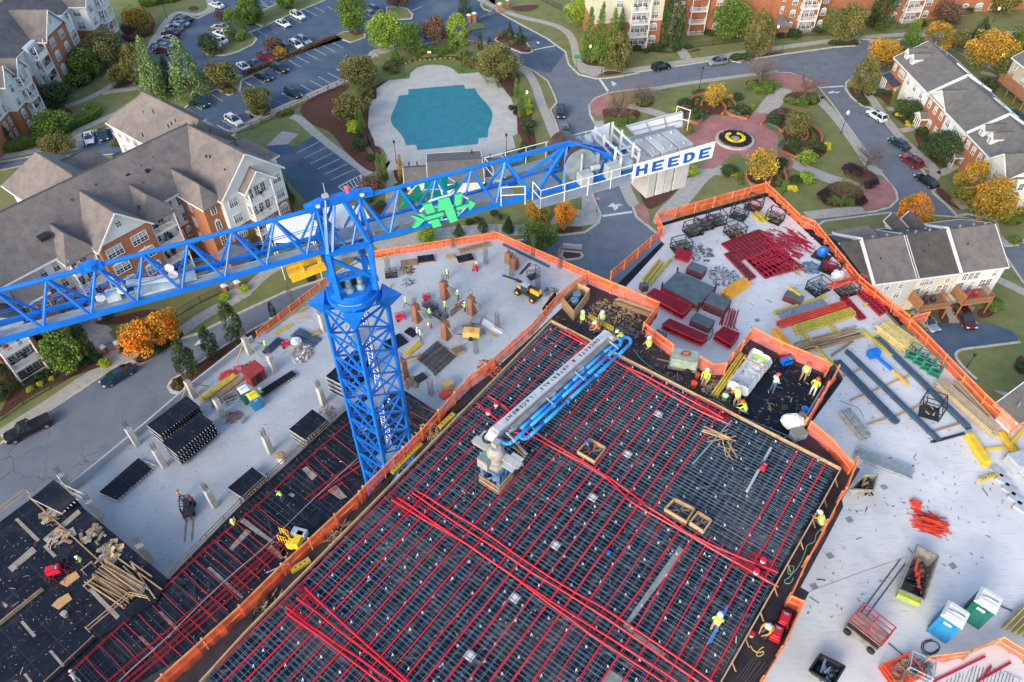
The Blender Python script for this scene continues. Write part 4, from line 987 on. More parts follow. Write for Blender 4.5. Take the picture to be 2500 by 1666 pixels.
a=MB();a.bar(A0,A1,.52,.5);a.add([A0+bn*.26+Z3*.25,A0-bn*.26+Z3*.25,A0-bn*.3-bd*.6-Z3*.1,A0+bn*.3-bd*.6-Z3*.1,A0-Z3*.5],[(0,1,2,3),(0,3,4),(1,4,2),(2,4,3)])
bm_=a.build('boom_section',BG,boom)
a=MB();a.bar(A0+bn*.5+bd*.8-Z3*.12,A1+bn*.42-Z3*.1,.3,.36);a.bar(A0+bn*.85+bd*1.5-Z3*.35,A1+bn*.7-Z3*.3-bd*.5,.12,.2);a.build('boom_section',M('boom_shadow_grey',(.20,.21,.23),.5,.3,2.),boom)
for f in(.03,.36,.62,.95):
    a=MB();c=A0.lerp(A1,f);a.bar(c+bn*.5+Z3*.1,c+bn*1.2-Z3*.1,.05,.08);a.bar(c+bn*.55,c+bn*.62+bd*.7,.12,.12);a.build('pipe_bracket',GRY,boom)
a=MB();a.tube(A0-bn*.32-Z3*.05,A0+bn*.32-Z3*.05,.27,n=18);a.tube(A1+bn*-.3-bd*.1,A1+bn*.6-bd*.1,.22,n=16);a.build('boom_joint',TG,boom)
a=MB()
txt='CONCRETE & MATERIALS PLACEMENT'
L_=(A1-A0).length;st_=(L_*.84)/(len(txt)-1)
for i,ch in enumerate(txt):
    if ch==' ':continue
    vs,fs=textmesh(ch,.30,.012)
    c=A1-bd*(L_*.07+i*st_)+Z3*.256
    a.mat(1 if i in(0,11,21)else 0).add([c-bd*(v.x-.1)+bn*(v.y-.12)for v in vs],fs)
a.build('lettering',[M('lettering_black',(.02,.02,.025),.6,0),M('lettering_blue',(.12,.35,.75),.6,0)],bm_)
PIPE=M('blue_delivery_pipe',(.02,.30,.80),.3,.12,2.)
for s,z_ in(('22 240,830 560,540 700,405 990,140 1030,150',ZB-.1),('22 60,905 85,940 130,960 180,935 700,460 1035,165 1065,125 1045,90 1000,85 965,110',ZB-.15),('22 235,895 250,912 285,912 320,885 745,490 1125,150 1148,110 1120,80 1075,85 1060,120',ZB-.35)):
    a=MB();q=smooth_pts(GP(s,z_),1,False);a.path(q,.11,10);o=a.build('delivery_pipe',PIPE,boom,smooth=True)
    for f in(.25,.5,.75):
        i=int(len(q)*f)
    d_=(q[-8]-q[6]).normalized()if len(q)>14 else(q[-2]-q[1]).normalized()
    a=MB();L2=(q[len(q)//2+2]-q[4]).length
    for f in(.35,.65):c=GP(s,z_);lo,hi=(c[0],c[-2])if len(c)<6 else(c[3],c[-5]);p_=lo.lerp(hi,f);dd_=(hi-lo).normalized();a.tube(p_-dd_*.06,p_+dd_*.06,.14,n=10)
    a.build('pipe_clamp',PIPE,o)
a=MB();a.bar(G('22',175,975,ZD+.9),G('22',280,1065,ZD+.5),.1,.06);a.build('timber_collar',LUM,boom)
a=MB();a.path(smooth_pts(GP('22 185,925 215,960 250,1000 290,1040',ZD+2),1,False),.09,8);a.build('hose',TG,boom)
# guy props of the boom
for s in('12 1890,1170 1885,1390','12 1925,1180 1960,1400','12 2215,1120 2353,1350','12 2180,1150 2260,1390'):
    p=GP(s,ZD+.1);a=MB();a.bar(p[0]+Z3*.4,p[1],.035);a.build('prop',rm,boom)
# ================================================================ houses
SH=M('roof_shingle',(.20,.172,.16),.9,.18,.8,col2=(.13,.115,.11),obj=.06)
t=tex(SH,'noise',4.5,detail=3);mixin(SH,mul(SH,ramp(SH,t.outputs[0],.45,.62),.6),(.24,.205,.19))
t=tex(SH,'noise',.25,detail=4);mixin(SH,mul(SH,ramp(SH,t.outputs[0],.5,.65),.35),(.085,.08,.085))
SH2=M('weathered_shingle',(.11,.10,.085),.9,.25,.8,col2=(.07,.062,.056));t=tex(SH2,'noise',.5,stretch=(1,.15,1),rot=R_(10));mixin(SH2,mul(SH2,ramp(SH2,t.outputs[0],.5,.66),.4),(.06,.05,.042))
SH3=M('grey_shingle',(.155,.15,.14),.9,.2,.9,col2=(.11,.108,.104));t=tex(SH3,'noise',5,detail=3);mixin(SH3,mul(SH3,ramp(SH3,t.outputs[0],.5,.7),.45),(.24,.235,.23))
BRK=M('red_brick',(.43,.165,.075),.85,.2,1.5,col2=(.33,.125,.06));t=tex(BRK,'noise',14);mixin(BRK,mul(BRK,ramp(BRK,t.outputs[0],.5,.7),.3),(.42,.2,.12))
SID=M('white_siding',(.72,.72,.70),.7,.06,.6)
CRM=M('cream_siding',(.60,.56,.43),.7,.06,.6);GSD=M('grey_siding',(.50,.50,.52),.7,.06,.6);TANS=M('tan_siding',(.50,.45,.36),.7,.06,.6)
TRM=M('white_trim',(.78,.78,.77),.5,.04,2.)
GL=M('window_glass',(.03,.045,.065),.12,.3,1.,spec=.8);GLB=M('window_blind',(.34,.40,.45),.35,.15,.8)
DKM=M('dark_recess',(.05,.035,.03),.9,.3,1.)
class F:
    def __init__(s,name,label,ox,oy,ang,cat='building',group=None):
        s.a=R_(ang);s.u=Vector((math.cos(s.a),math.sin(s.a),0));s.v=Vector((math.sin(s.a),-math.cos(s.a),0));s.o=Vector((ox,oy,0))
        s.root=thing(name,label,cat,(ox,oy,0),group);s.lab=label
    def p(s,u,v,z=0):return s.o+s.u*u+s.v*v+Z3*z
WP={}
def window(fr,u,v,z,w=1.0,h=1.5,face='v',arch=False,dark=False,sill=True,parent=None):
    """face: which way the wall looks, v = front, -v back, u, -u"""
    key=(round(w,2),round(h,2),arch,dark)
    if key not in WP:
        a=MB();fw=.09
        for x in(-w/2,w/2):a.box((x,-.03,0),(fw,.12,h+fw))
        for zz in(-h/2,h/2):a.box((0,-.03,zz),(w,.12,fw))
        a.box((0,-.04,0),(w,.09,.06));n=max(1,round(w/1.0))
        for i in range(1,n*2):a.box((-w/2+w*i/(n*2),-.045,0),(.09 if i%2==0 else.03,.08,h))
        for zz in(-h/4,h/4):a.box((0,-.045,zz),(w,.05,.025))
        if arch:
            for i in range(6):
                t0,t1=math.pi*i/6,math.pi*(i+1)/6
                a.bar((w/2*math.cos(t0),-.03,h/2+.28*math.sin(t0)),(w/2*math.cos(t1),-.03,h/2+.28*math.sin(t1)),.12,.1)
            a.box((0,-.03,h/2+.1),(w*.8,.06,.2));a.box((0,-.04,h/2+.34),(.16,.12,.24))
        f=a.build('window',TRM,None,world=False)
        b=MB();b.mat(0);b.face([(-w/2,-.012,-h/2),(w/2,-.012,-h/2),(w/2,-.012,0),(-w/2,-.012,0)]);b.mat(0 if dark else 1);b.face([(-w/2,-.012,0),(w/2,-.012,0),(w/2,-.012,h/2),(-w/2,-.012,h/2)])
        g_=b.build('pane',[GL,GLB],f,world=False);f.parent=None
        WP[key]=(f.data,g_.data);bpy.data.objects.remove(g_);bpy.data.objects.remove(f)
    md,mp=WP[key];par=parent or fr.root
    o=bpy.data.objects.new('window',md);COL.objects.link(o);o.parent=par
    P_=fr.p(u,v,z);o.location=P_-WL[par.name]
    ang={'v':fr.a,'-v':fr.a+math.pi,'u':fr.a+math.pi/2,'-u':fr.a-math.pi/2}[face];o.rotation_euler=(0,0,ang)
    g_=bpy.data.objects.new('pane',mp);COL.objects.link(g_);g_.parent=o
    return o
def block(fr,u0,u1,v0,v1,z0,z1,m,nm='wall'):
    a=MB();a.prism([fr.p(u0,v0),fr.p(u1,v0),fr.p(u1,v1),fr.p(u0,v1)],z0,z1);return a.build(nm,m,fr.root)
def walls(fr,u0,u1,v0,v1,zt,zb,mb=None,mt=None,trim=True):
    """lower storeys in one material, upper in another"""
    if zb>0:block(fr,u0+.02,u1-.02,v0+.02,v1-.02,-.05,zb,mb or BRK)
    if zt>zb:block(fr,u0,u1,v0,v1,zb,zt,mt or SID)
    if trim and 0<zb<zt:
        block(fr,u0-.03,u1+.03,v0-.03,v1+.03,zb-.08,zb+.08,TRM,'band')
def plane(a,pts,th=.18):
    """roof slab with thickness"""
    a.poly(pts)if(pts[1]-pts[0]).cross(pts[2]-pts[1]).z>0 else a.poly(list(reversed(pts)))
    q=[p-Z3*th for p in pts];a.add(pts+q,[(i,(i+1)%len(pts),len(pts)+(i+1)%len(pts),len(pts)+i)for i in range(len(pts))])
def gable(fr,u0,u1,v0,v1,ze,zr,along='u',m=None,ov=.45,hip0=0.,hip1=0.,ends=True,em=None,nm='roof',fascia=True):
    """gable or hip roof over a rectangle; along = direction of the ridge"""
    m=m or SH;a=MB()
    f=(lambda s_,t_,z:fr.p(s_,t_,z))if along=='u' else(lambda s_,t_,z:fr.p(t_,s_,z))
    (s0,s1,t0,t1)=(u0,u1,v0,v1)if along=='u' else(v0,v1,u0,u1)
    tc=(t0+t1)/2;sl=(zr-ze)/((t1-t0)/2);zo=ze-sl*ov;e0,e1=s0-ov,s1+ov
    r0,r1=(s0+hip0 if hip0 else e0),(s1-hip1 if hip1 else e1)
    A,B,C,D=f(e0,t0-ov,zo),f(e1,t0-ov,zo),f(e1,t1+ov,zo),f(e0,t1+ov,zo);Ra,Rb=f(r0,tc,zr),f(r1,tc,zr)
    plane(a,[A,B,Rb,Ra]);plane(a,[D,Ra,Rb,C])
    if hip0:plane(a,[A,Ra,D])
    if hip1:plane(a,[B,C,Rb])
    rf=a.build(nm,m,fr.root)
    b=MB()
    for p,q,on in((A,B,1),(C,D,1),(A,Ra,not hip0),(D,Ra,not hip0),(B,Rb,not hip1),(C,Rb,not hip1)):
        if on:b.bar(p-Z3*.1,q-Z3*.1,.1,.26)
    if fascia:b.build('fascia',TRM,rf)
    g_=MB()
    for ss,hp in((s0,hip0),(s1,hip1)):
        if not hp and ends:g_.face([f(ss,t0,ze-.02),f(ss,t1,ze-.02),f(ss,tc,zr-.12)])
    if g_.v:g_.build('gable_end',em or SID,fr.root)
    c=MB();c.bar(Ra+Z3*.03,Rb+Z3*.03,.22,.07);c.build('ridge_cap',M('ridge_shingle',(.10,.092,.088),.9,.2,3.),rf)
    return rf
def pipes(fr,pts,h=.5,r=.09,m=None):
    for u,v,z in pts:
        a=MB();p=fr.p(u,v,z);a.tube(p-Z3*.3,p+Z3*h,r,n=8);a.build('vent_pipe',m or BLK,fr.root)
def balconies(fr,u0,u1,v,floors,depth=1.7,fh=3.0,base=0.,furn=True,face=1,mrail=None):
    """stack of balconies with rails and posts against the wall v"""
    rn=random.Random(int(u0*10+v))
    for k in floors:
        z=base+k*fh;a=MB();a.prism([fr.p(u0,v),fr.p(u1,v),fr.p(u1,v+depth),fr.p(u0,v+depth)],z-.25,z,True);bl=a.build('balcony',TRM,fr.root)
        a=MB();c=[fr.p(u0+.06,v,z),fr.p(u0+.06,v+depth-.06,z),fr.p(u1-.06,v+depth-.06,z),fr.p(u1-.06,v,z)]
        for i in range(3):
            p,q=c[i],c[i+1];a.bar(p+Z3*1.0,q+Z3*1.0,.07);a.bar(p+Z3*.1,q+Z3*.1,.05);n=int((q-p).length/.16)
            for j in range(1,n):s_=p.lerp(q,j/n);a.bar(s_+Z3*.1,s_+Z3*1.0,.04)
        a.build('railing',TRM,bl)
        if furn:
            for _ in range(3):
                f_=MB();fu,fv=rn.uniform(u0+.5,u1-.5),rn.uniform(v+.3,v+depth-.5)
                f_.box(fr.p(fu,fv,z+.32),(.45,.45,.08),fr.a);f_.box(fr.p(fu,fv-.2,z+.65),(.45,.07,.6),fr.a)
                for sx in(-.18,.18):
                    for sy in(-.18,.18):f_.box(fr.p(fu+sx,fv+sy,z+.15),(.05,.05,.3),fr.a)
                f_.build('balcony_chair',[M('dark_chair',(.03,.035,.05),.6,.1),M('teal_chair',(.05,.2,.24),.6,.1),M('tan_chair',(.35,.27,.17),.6,.1),M('red_chair',(.35,.03,.06),.6,.1)][rn.choice((0,0,1,2,3))],fr.root)
    for u in(u0+.1,u1-.1):
        a=MB();a.bar(fr.p(u,v+depth-.1,base),fr.p(u,v+depth-.1,base+(max(floors)+.95)*fh),.2);a.build('post',TRM,fr.root)
def winrow(fr,us,v,zs,face='v',**k):
    for z in zs:
        for u in us:window(fr,u,v,z,face=face,**k)if face in('v','-v')else window(fr,v,u,z,face=face,**k)
# ---------------- long grey roofed apartment building
b2=F('apartment_building','large grey shingled apartment building of brick and white siding, partly behind the crane arm',-60,90,52.5)
walls(b2,-62,20.5,-14.6,-.4,12,5.9)
gable(b2,-64,20.4,-14.6,-.4,12,17.4,hip1=.01,ends=False)
walls(b2,14.4,26.2,-8,7.0,12,5.9);gable(b2,14.4,26.2,-8,7.0,12,17.3,along='v',hip0=.01)
walls(b2,-4.4,3.9,-8,3.2,11.9,8.9,mt=BRK,trim=False);gable(b2,-4.4,3.9,-6.5,3.2,12,16.1,along='v',hip0=.01)
walls(b2,11.4,14.6,-8,6.0,11.9,11.9,trim=False)
def shed(fr,u0,u1,v0,v1,z0,z1,m=None,ov=.35):
    a=MB();plane(a,[fr.p(u0-ov*.3,v0,z0),fr.p(u1+ov*.3,v0,z0),fr.p(u1+ov*.3,v1+ov,z1),fr.p(u0-ov*.3,v1+ov,z1)]);r=a.build('roof',m or SH,fr.root)
    b=MB();b.bar(fr.p(u0-.1,v1+ov,z1-.1),fr.p(u1+.1,v1+ov,z1-.1),.1,.26);b.build('fascia',TRM,r)
for(a0,a1,vf)in((-8.7,-4.5,2.2),(4.0,8.4,2.9)):
    walls(b2,a0,a1,-6,vf-1.9,12,2.9)
    gable(b2,a0,a1,-7,vf-.2,12,14.6,along='v',hip0=.01,hip1=2.2,ends=False)
    balconies(b2,a0+.1,a1-.1,vf-1.9,(0.02,1,2,3),1.9)
    for k in range(4):
        for uu in(a0+1.1,a0+2.6):window(b2,uu,vf-1.9,1.3+3*k,1.0,1.9,dark=True)
gable(b2,11.5,14.6,-5,6.2,12,14.2,along='v',hip0=.01,hip1=2,ends=False)
winrow(b2,(-11.5,-9.6),-.4,(10.3,7.3),w=.95,h=1.6);winrow(b2,(-11.5,-9.6),-.4,(4.2,1.6),w=1,h=1.6,arch=True)
winrow(b2,(-2.4,1.7),3.2,(10.2,),w=2.5,h=1.7);winrow(b2,(-2.4,1.9),3.2,(7.2,4.2,1.5),w=2.4,h=1.7,arch=True)
window(b2,-.3,3.23,14.0,.9,.9,dark=True)
winrow(b2,(9.5,11.2),-.4,(10.2,7.2),w=.9,h=1.6,dark=True);winrow(b2,(9.5,11.0),-.4,(4.3,1.6),w=.9,h=1.6,arch=True)
winrow(b2,(2.0,),11.4,(10,7,4),face='-u',w=.7,h=1.8);winrow(b2,(13.0,),6.0,(10.2,),w=.9,h=1.6,dark=True);winrow(b2,(13.0,),6.0,(7.2,4.2),w=.9,h=1.6,arch=True,dark=True)
winrow(b2,(16.1,24.9),7.0,(10.3,7.3),w=1.6,h=1.6);winrow(b2,(16.1,24.9),7.0,(4.3,1.6),w=1.6,h=1.5,arch=True)
walls(b2,18.2,22.9,6.5,7.2,12,5.9,trim=False);balconies(b2,18.2,23.0,7.2,(.02,1,2,3),1.3)
gable(b2,17.9,23.3,3,8.4,12.1,14.6,along='v',hip0=.01)
for k in range(4):winrow(b2,(19.3,20.6,21.9),7.2,(1.3+3*k,),w=.95,h=1.7,dark=True)
winrow(b2,(-16,-19.5,-28,-31,-34),-.4,(10.3,7.3),w=1.0,h=1.6,dark=True);winrow(b2,(-16,-19.5,-28,-31),-.4,(4.3,1.6),w=1.0,h=1.6,arch=True)
walls(b2,-27,-20.5,-5,3.2,12,5.9);gable(b2,-27,-20.5,-6,3.2,12,15.5,along='v',hip0=.01);winrow(b2,(-25,-22.5),3.2,(10.3,7.3),w=1.6,h=1.6);winrow(b2,(-25,-22.5),3.2,(4.3,),w=1.6,h=1.6,arch=True)
walls(b2,-16.5,-12.9,-3,2.8,9.5,9.5,trim=False);shed(b2,-16.5,-12.9,-1,3.0,12,9.6);winrow(b2,(-15.6,-13.9),2.8,(7.6,4.6,1.7),w=.9,h=1.5,dark=True)
walls(b2,-40,-31,-3,4,11.9,5.9);gable(b2,-40,-31,-6,4,12,16,along='v',hip0=.01);balconies(b2,-37,-32.5,4,(0.02,1,2),1.7);winrow(b2,(-36,-34.5,-33.4),4,(1.3,4.3,7.3),w=.9,h=1.7,dark=True)
# front bay at the bottom left of the picture
fb=(G('02',130,375,2.6)-b2.o);fbu,fbv=fb.dot(b2.u),fb.dot(b2.v)
walls(b2,fbu-.4,fbu+4.6,-2,fbv-1.5,9,5.9);balconies(b2,fbu-.2,fbu+3.8,fbv-1.6,(0.02,1,2),1.8);winrow(b2,(fbu+.8,fbu+1.9,fbu+2.9),fbv-1.5,(1.3,4.3,7.3),w=.95,h=1.8,dark=True)
gable(b2,fbu-.4,fbu+4.6,-3,fbv-1.5,9,11,along='v',hip0=.01)
walls(b2,17.2,27.0,-29,-8,12,5.9);gable(b2,17.2,27.4,-29.5,-7,12,17.4,along='v',hip0=6.5,hip1=.01)
winrow(b2,(-27,-24.5,-22),17.2,(10.2,7.2),face='-u',w=1.0,h=1.6)
for v_,zr_,hw in((-21,15.2,4.6),(-10.6,14.0,2.4),(-.6,15.0,4.4)):walls(b2,24,28.2,v_-hw+.6,v_+hw-.6,12,5.9);gable(b2,20,28.2,v_-hw+.4,v_+hw-.4,12,zr_,hip0=.01,hip1=3.2,ends=False)
walls(b2,-4,6,-24,-14,12,5.9);gable(b2,-4.3,6.2,-24.4,-9,12,16.9,along='v',hip0=4.6,hip1=.01)
walls(b2,6,10,-21.2,-14,12,5.9);gable(b2,2,10,-21.2,-15.2,12,14.8,hip0=.01,hip1=2.4,ends=False)
pipes(b2,[(12,-5.5,15.6),(9.6,-5.2,15.4),(8,-3.2,13.9),(2.2,-5.5,15.7),(-2.0,-5.1,15.4),(-.5,-4.2,15),(4.6,.2,12.9),(5.1,.9,12.7),(-3.7,-3,13.6),(15.5,-14,15.2),(20,-17,16.6),(19.5,-11,16.6),(19.0,-11.4,16.2),(20.2,-10.8,16.9),(23,1.0,15.4),(22,-4,16.5),(17.8,0,15.2),(18,.8,15.3),(-9,-5,15.0),(17.5,5,14.7)],.35,.1)
for u_ in(-14,-10,-6,-2,2,6,10):a=MB();a.box(b2.p(u_,-7.75,17.2),(1.1,.3,.18),b2.a);a.build('ridge_vent',BLK,b2.root)
for u_,v_,z_,s_ in((8.2,-8.6,16.8,1.2),(-8.5,-2.5,13.9,1.5),(7.0,-5.0,15.2,.6),(9.8,-4.2,14.9,.6)):a=MB();a.box(b2.p(u_,v_,z_+.1),(s_,s_*.8,.5),b2.a);a.build('roof_vent',BLK,b2.root)
# white tent and site cabin roof seen through the crane, before the building
# entrance hood
a=MB();q=[b2.p(10.4,6.8,3.3),b2.p(14.8,6.8,3.3),b2.p(14.8,10.2,3.0),b2.p(10.4,10.2,3.0)];ap=b2.p(12.6,8.0,4.8)
for i in range(4):a.face([q[i],q[(i+1)%4],ap])
a.build('porch_roof',SH,b2.root);walls(b2,10.9,14.3,6.2,9.6,3.0,3.0,trim=False)
# ---------------- apartments at the top left
b1=F('apartment_building','brick and white four storey apartments with stacked balconies in the top left corner',-100,160,90)
walls(b1,-40,22,-16,-3.0,11.6,5.9);gable(b1,-40,22,-16,-3,11.6,17)
walls(b1,-3.5,6.1,-6,0,11.4,8.7,mt=BRK,trim=False);gable(b1,-3.5,6.1,-10,0,11.6,16,along='v',hip0=.01)
winrow(b1,(-1.3,3.3),0,(10,),w=1.9,h=1.7);winrow(b1,(-1.3,3.4),0,(7.0,4.0,1.4),w=1.8,h=1.7,arch=True)
window(b1,1.3,.03,13.6,.6,1.0,dark=True)
walls(b1,-7.8,-3.5,-6,-1.9,11.6,2.9);balconies(b1,-7.7,-3.7,-1.9,(1,2,3),1.7);winrow(b1,(-6.8,-5.3),-1.9,(4.2,7.2,10.2),w=1.2,h=1.8,dark=True)
winrow(b1,(-13,-10.5),-3,(10.2,7.2),w=.9,h=1.6,dark=True)
walls(b1,6.2,9.5,-6,-1.6,11.6,2.9);balconies(b1,6.3,9.4,-1.6,(1,2,3),1.6,furn=False)
winrow(b1,(11,13),-3,(10.2,7.2),w=.9,h=1.6,dark=True)
walls(b1,15,24,-8,1.0,11.8,5.9);gable(b1,15,24,-10,1,11.8,16,along='v',hip0=.01);winrow(b1,(16.8,),1.0,(10.2,7.2,4.2,1.4),w=1.7,h=1.6)
winrow(b1,(-5.5,-1.5),15,(10,7),face='-u',w=1.7,h=1.6);balconies(b1,19,23.5,1.0,(0.02,1,2,3),1.7);winrow(b1,(20,21.3,22.5),1.0,(1.3,4.3,7.3,10.3),w=1.,h=1.8,dark=True)
b1b=F('apartment_building','white and brick apartments with paired gables at the left edge, beside the round green tree',-100,160,90)
q0=G('P',90,1000,9)-b1b.o;cu,cv=q0.dot(b1b.u),q0.dot(b1b.v)
walls(b1b,cu-16,cu-.2,cv-14,cv-1.5,11.2,5.4);walls(b1b,cu-.2,cu+8.0,cv-12,cv,11.2,5.4);
gable(b1b,cu-16,cu+8.0,cv-14,cv-1.5,11.2,15.6,hip1=3);gable(b1b,cu-.2,cu+3.8,cv-8,cv,11.2,14.0,along='v',hip0=.01);gable(b1b,cu+3.8,cu+8.0,cv-8,cv+.6,11.2,13.6,along='v',hip0=.01)
winrow(b1b,(cu+1.6,),cv,(9.4,6.6),w=1.2,h=1.6);winrow(b1b,(cu+1.6,),cv,(3.8,1.3),w=1.2,h=1.6,arch=True);winrow(b1b,(cu+7.4,),cv,(9.4,6.6,3.8),w=.9,h=1.6)
balconies(b1b,cu+3.4,cu+6.8,cv,(0.02,1,2,3),1.5,2.8);winrow(b1b,(cu+4.3,cu+5.6),cv,(9.4,6.6,3.8,1.3),w=1.0,h=1.7,dark=True)
winrow(b1b,(cu-1.3,cu-3.2),cv-1.5,(9.4,6.6,3.8,1.3),w=.7,h=1.7,dark=True)
# ---------------- brick apartments along the top
b3=F('apartment_building','long brick and cream apartment building with white balconies along the top edge',22,178,8)
walls(b3,-2,14.6,-16,-.6,13,6.1,mt=CRM);walls(b3,14.6,55,-18,-5.6,13,12.9,trim=False);walls(b3,55,76,-18,-6.5,13,12.9,trim=False);walls(b3,76,150,-18,-8,13,12.9,trim=False)
gable(b3,-2,150,-20,-7,13,17,ends=True)
balconies(b3,6.3,11.0,-.6,(0.02,1,2,3,4),1.8);winrow(b3,(7.3,8.6,9.9),-.6,(1.3,4.3,7.3,10.3),w=1.1,h=1.7)
winrow(b3,(3.7,12.6),-.6,(1.4,4.4),w=1.7,h=1.5,arch=True);winrow(b3,(3.7,12.6),-.6,(7.4,10.4),w=1.7,h=1.5)
walls(b3,22.5,29,-10,-6.0,13,12.9,trim=False);balconies(b3,23.2,27.4,-6,(0.02,1,2,3),1.6);winrow(b3,(24.2,25.5,26.6),-6,(1.3,4.3,7.3,10.3),w=1.0,h=1.7)
winrow(b3,(30.6,33.5),-5.6,(1.4,4.4,7.4,10.4),w=1.5,h=1.5,arch=True);winrow(b3,(19,21),-5.6,(1.4,4.4,7.4),w=1.2,h=1.5)
walls(b3,44,56,-10,-3.6,13,8.9,trim=True);balconies(b3,51.0,55.5,-3.6,(0.02,1,2,3),1.5);winrow(b3,(52,53.3,54.5),-3.6,(1.3,4.3,7.3,10.3),w=1.0,h=1.7);winrow(b3,(49.4,57.5),-3.5,(1.4,4.4,7.4),w=1.3,h=1.5,arch=True);winrow(b3,(46.4,),-3.6,(5.5,8.5),w=.7,h=1.8)
walls(b3,77,92,-14,-5.4,13,12.9,trim=False);balconies(b3,80.4,85,-5.4,(0.02,1,2,3),1.6);winrow(b3,(81.4,82.7,84),-5.4,(1.3,4.3,7.3),w=1.0,h=1.7);winrow(b3,(78.5,87.3,),-5.4,(1.4,4.4,7.4),w=1.4,h=1.5,arch=True)
winrow(b3,(100,104,108),-8,(1.4,4.4),w=1.8,h=1.6,arch=True)
a=MB();q=[b3.p(44.6,-3.4,3.0),b3.p(48.4,-3.4,3.0),b3.p(48.2,.3,2.7),b3.p(44.8,.3,2.7)];ap=b3.p(46.3,-2.6,4.7)
for i in range(4):a.face([q[i],q[(i+1)%4],ap])
a.build('porch_roof',SH,b3.root);walls(b3,45,48,-3.6,-.4,2.7,2.7,trim=False)
# ---------------- townhouse row on the right
b4=F('townhouse_row','grey roofed townhouse row of brick and white fronts with dormers, right of the street',84.66,158.66,-86.5,'houses')
block(b4,0,47.5,-12.6,-.1,-.05,6.8,SID)
for u0,u1,m_ in((0,6.2,BRK),(6.2,16.6,SID),(16.6,24.4,BRK),(24.4,32.4,SID),(32.4,39.5,BRK),(39.5,47.5,SID)):block(b4,u0+.02,u1-.02,-.4,0 if m_ is BRK else-.06,-.05,6.78,m_)
for(u0,u1)in((0,16.5),(16.7,32.3),(32.5,47.5)):gable(b4,u0,u1,-12.6,0,6.8,10.2,m=SH3,ov=.3)
for u_ in(16.6,32.4):
    a=MB();c=[b4.p(u_,.3,6.7),b4.p(u_,-6.3,10.4),b4.p(u_,-12.9,6.7)];a.bar(c[0]+Z3*.15,c[1]+Z3*.1,.25,.35);a.bar(c[1]+Z3*.1,c[2]+Z3*.15,.25,.35);a.build('party_wall',TRM,b4.root)
gable(b4,16.9,24.2,-5.5,0.1,6.8,9.4,along='v',m=SH3,hip0=.01);gable(b4,41.5,47.4,-5.5,0.4,6.8,9.6,along='v',m=SH3,hip0=.01)
for u_ in(1.9,4.5,34.3,37.2):
    block(b4,u_-.7,u_+.7,-4.4,-1.1,7.0,8.7,SID,'dormer');gable(b4,u_-.7,u_+.7,-5.6,-1.1,8.7,9.55,along='v',m=SH3,ov=.16,hip0=.01);window(b4,u_,-1.1,8.0,.8,1.1,dark=True)
winrow(b4,(1.3,),0,(5.1,),w=.9,h=1.5);winrow(b4,(4.6,),0,(5.1,),w=2.4,h=1.5);winrow(b4,(4.6,8.5),-.03,(2.0,),w=1.6,h=1.6)
winrow(b4,(8.0,11,14),-.06,(5.1,),w=1.2,h=1.5);winrow(b4,(12.2,14.8),-.06,(2.0,),w=1.2,h=1.5)
winrow(b4,(18,20.5,23),0,(5.1,),w=1.0,h=1.5);winrow(b4,(20.5,23.2),0,(2.0,),w=1.0,h=1.5)
winrow(b4,(25.8,28.4,30.9),-.06,(5.1,),w=1.3,h=1.5);winrow(b4,(26,29.5),-.06,(2.,),w=1.1,h=1.5);winrow(b4,(33.8,36,38.3),0,(5.1,),w=1.0,h=1.5);winrow(b4,(33.8,38),0,(2.,),w=1.0,h=1.5);winrow(b4,(44.5,),-.06,(5.1,),w=2.2,h=1.5);winrow(b4,(41.5,45),-.06,(2.,),w=1.1,h=1.5)
window(b4,40.3,-.05,5.6,.6,.6,dark=True)
for(u_,m_)in((0.4,M('blue_metal_roof',(.03,.05,.08),.35,.1)),(3.6,MATS['blue_metal_roof']),(17.5,SH3),(32.2,SH3)):
    big=m_ is SH3;a=MB()
    if big:gable(b4,u_-.2,u_+2.2,-.2,1.7,2.8,3.7,along='v',m=SH3,ov=.15)
    else:plane(a,[b4.p(u_-.3,0,3.4),b4.p(u_+2.3,0,3.4),b4.p(u_+2.3,1.5,2.8),b4.p(u_-.3,1.5,2.8)]);a.build('porch_roof',m_,b4.root)
    if not(u_==3.6):
        a=MB()
        for du in(0,.65,1.3,2.0):a.bar(b4.p(u_+du,1.5,0),b4.p(u_+du,1.5,2.75),.16)
        a.build('porch_columns',TRM,b4.root);block(b4,u_-.1,u_+2.2,0,1.7,0,.5,CONC,'porch_step')
pipes(b4,[(1.0,-7.2,9.9),(3.5,-7.2,9.9),(6,-7.3,9.8),(14.5,-8,9.4),(16,-8,9.4),(19,-8.5,9.2),(24,-8,9.4),(27.8,-8,9.4),(31,-8,9.4)],.6,.14,STEEL)
for(p,q)in(((10.2,-7.5,9.9),(16.4,-10.8,8.0)),((23.5,-8.8,9.0),(29.5,-10.8,8.0))):a=MB();a.bar(b4.p(*p),b4.p(*q),.3,.2);a.build('parapet_strip',TRM,b4.root)
for u_ in(-9,):window(b4,47.5,-3,4.6,1.0,1.4,face='u',dark=True)
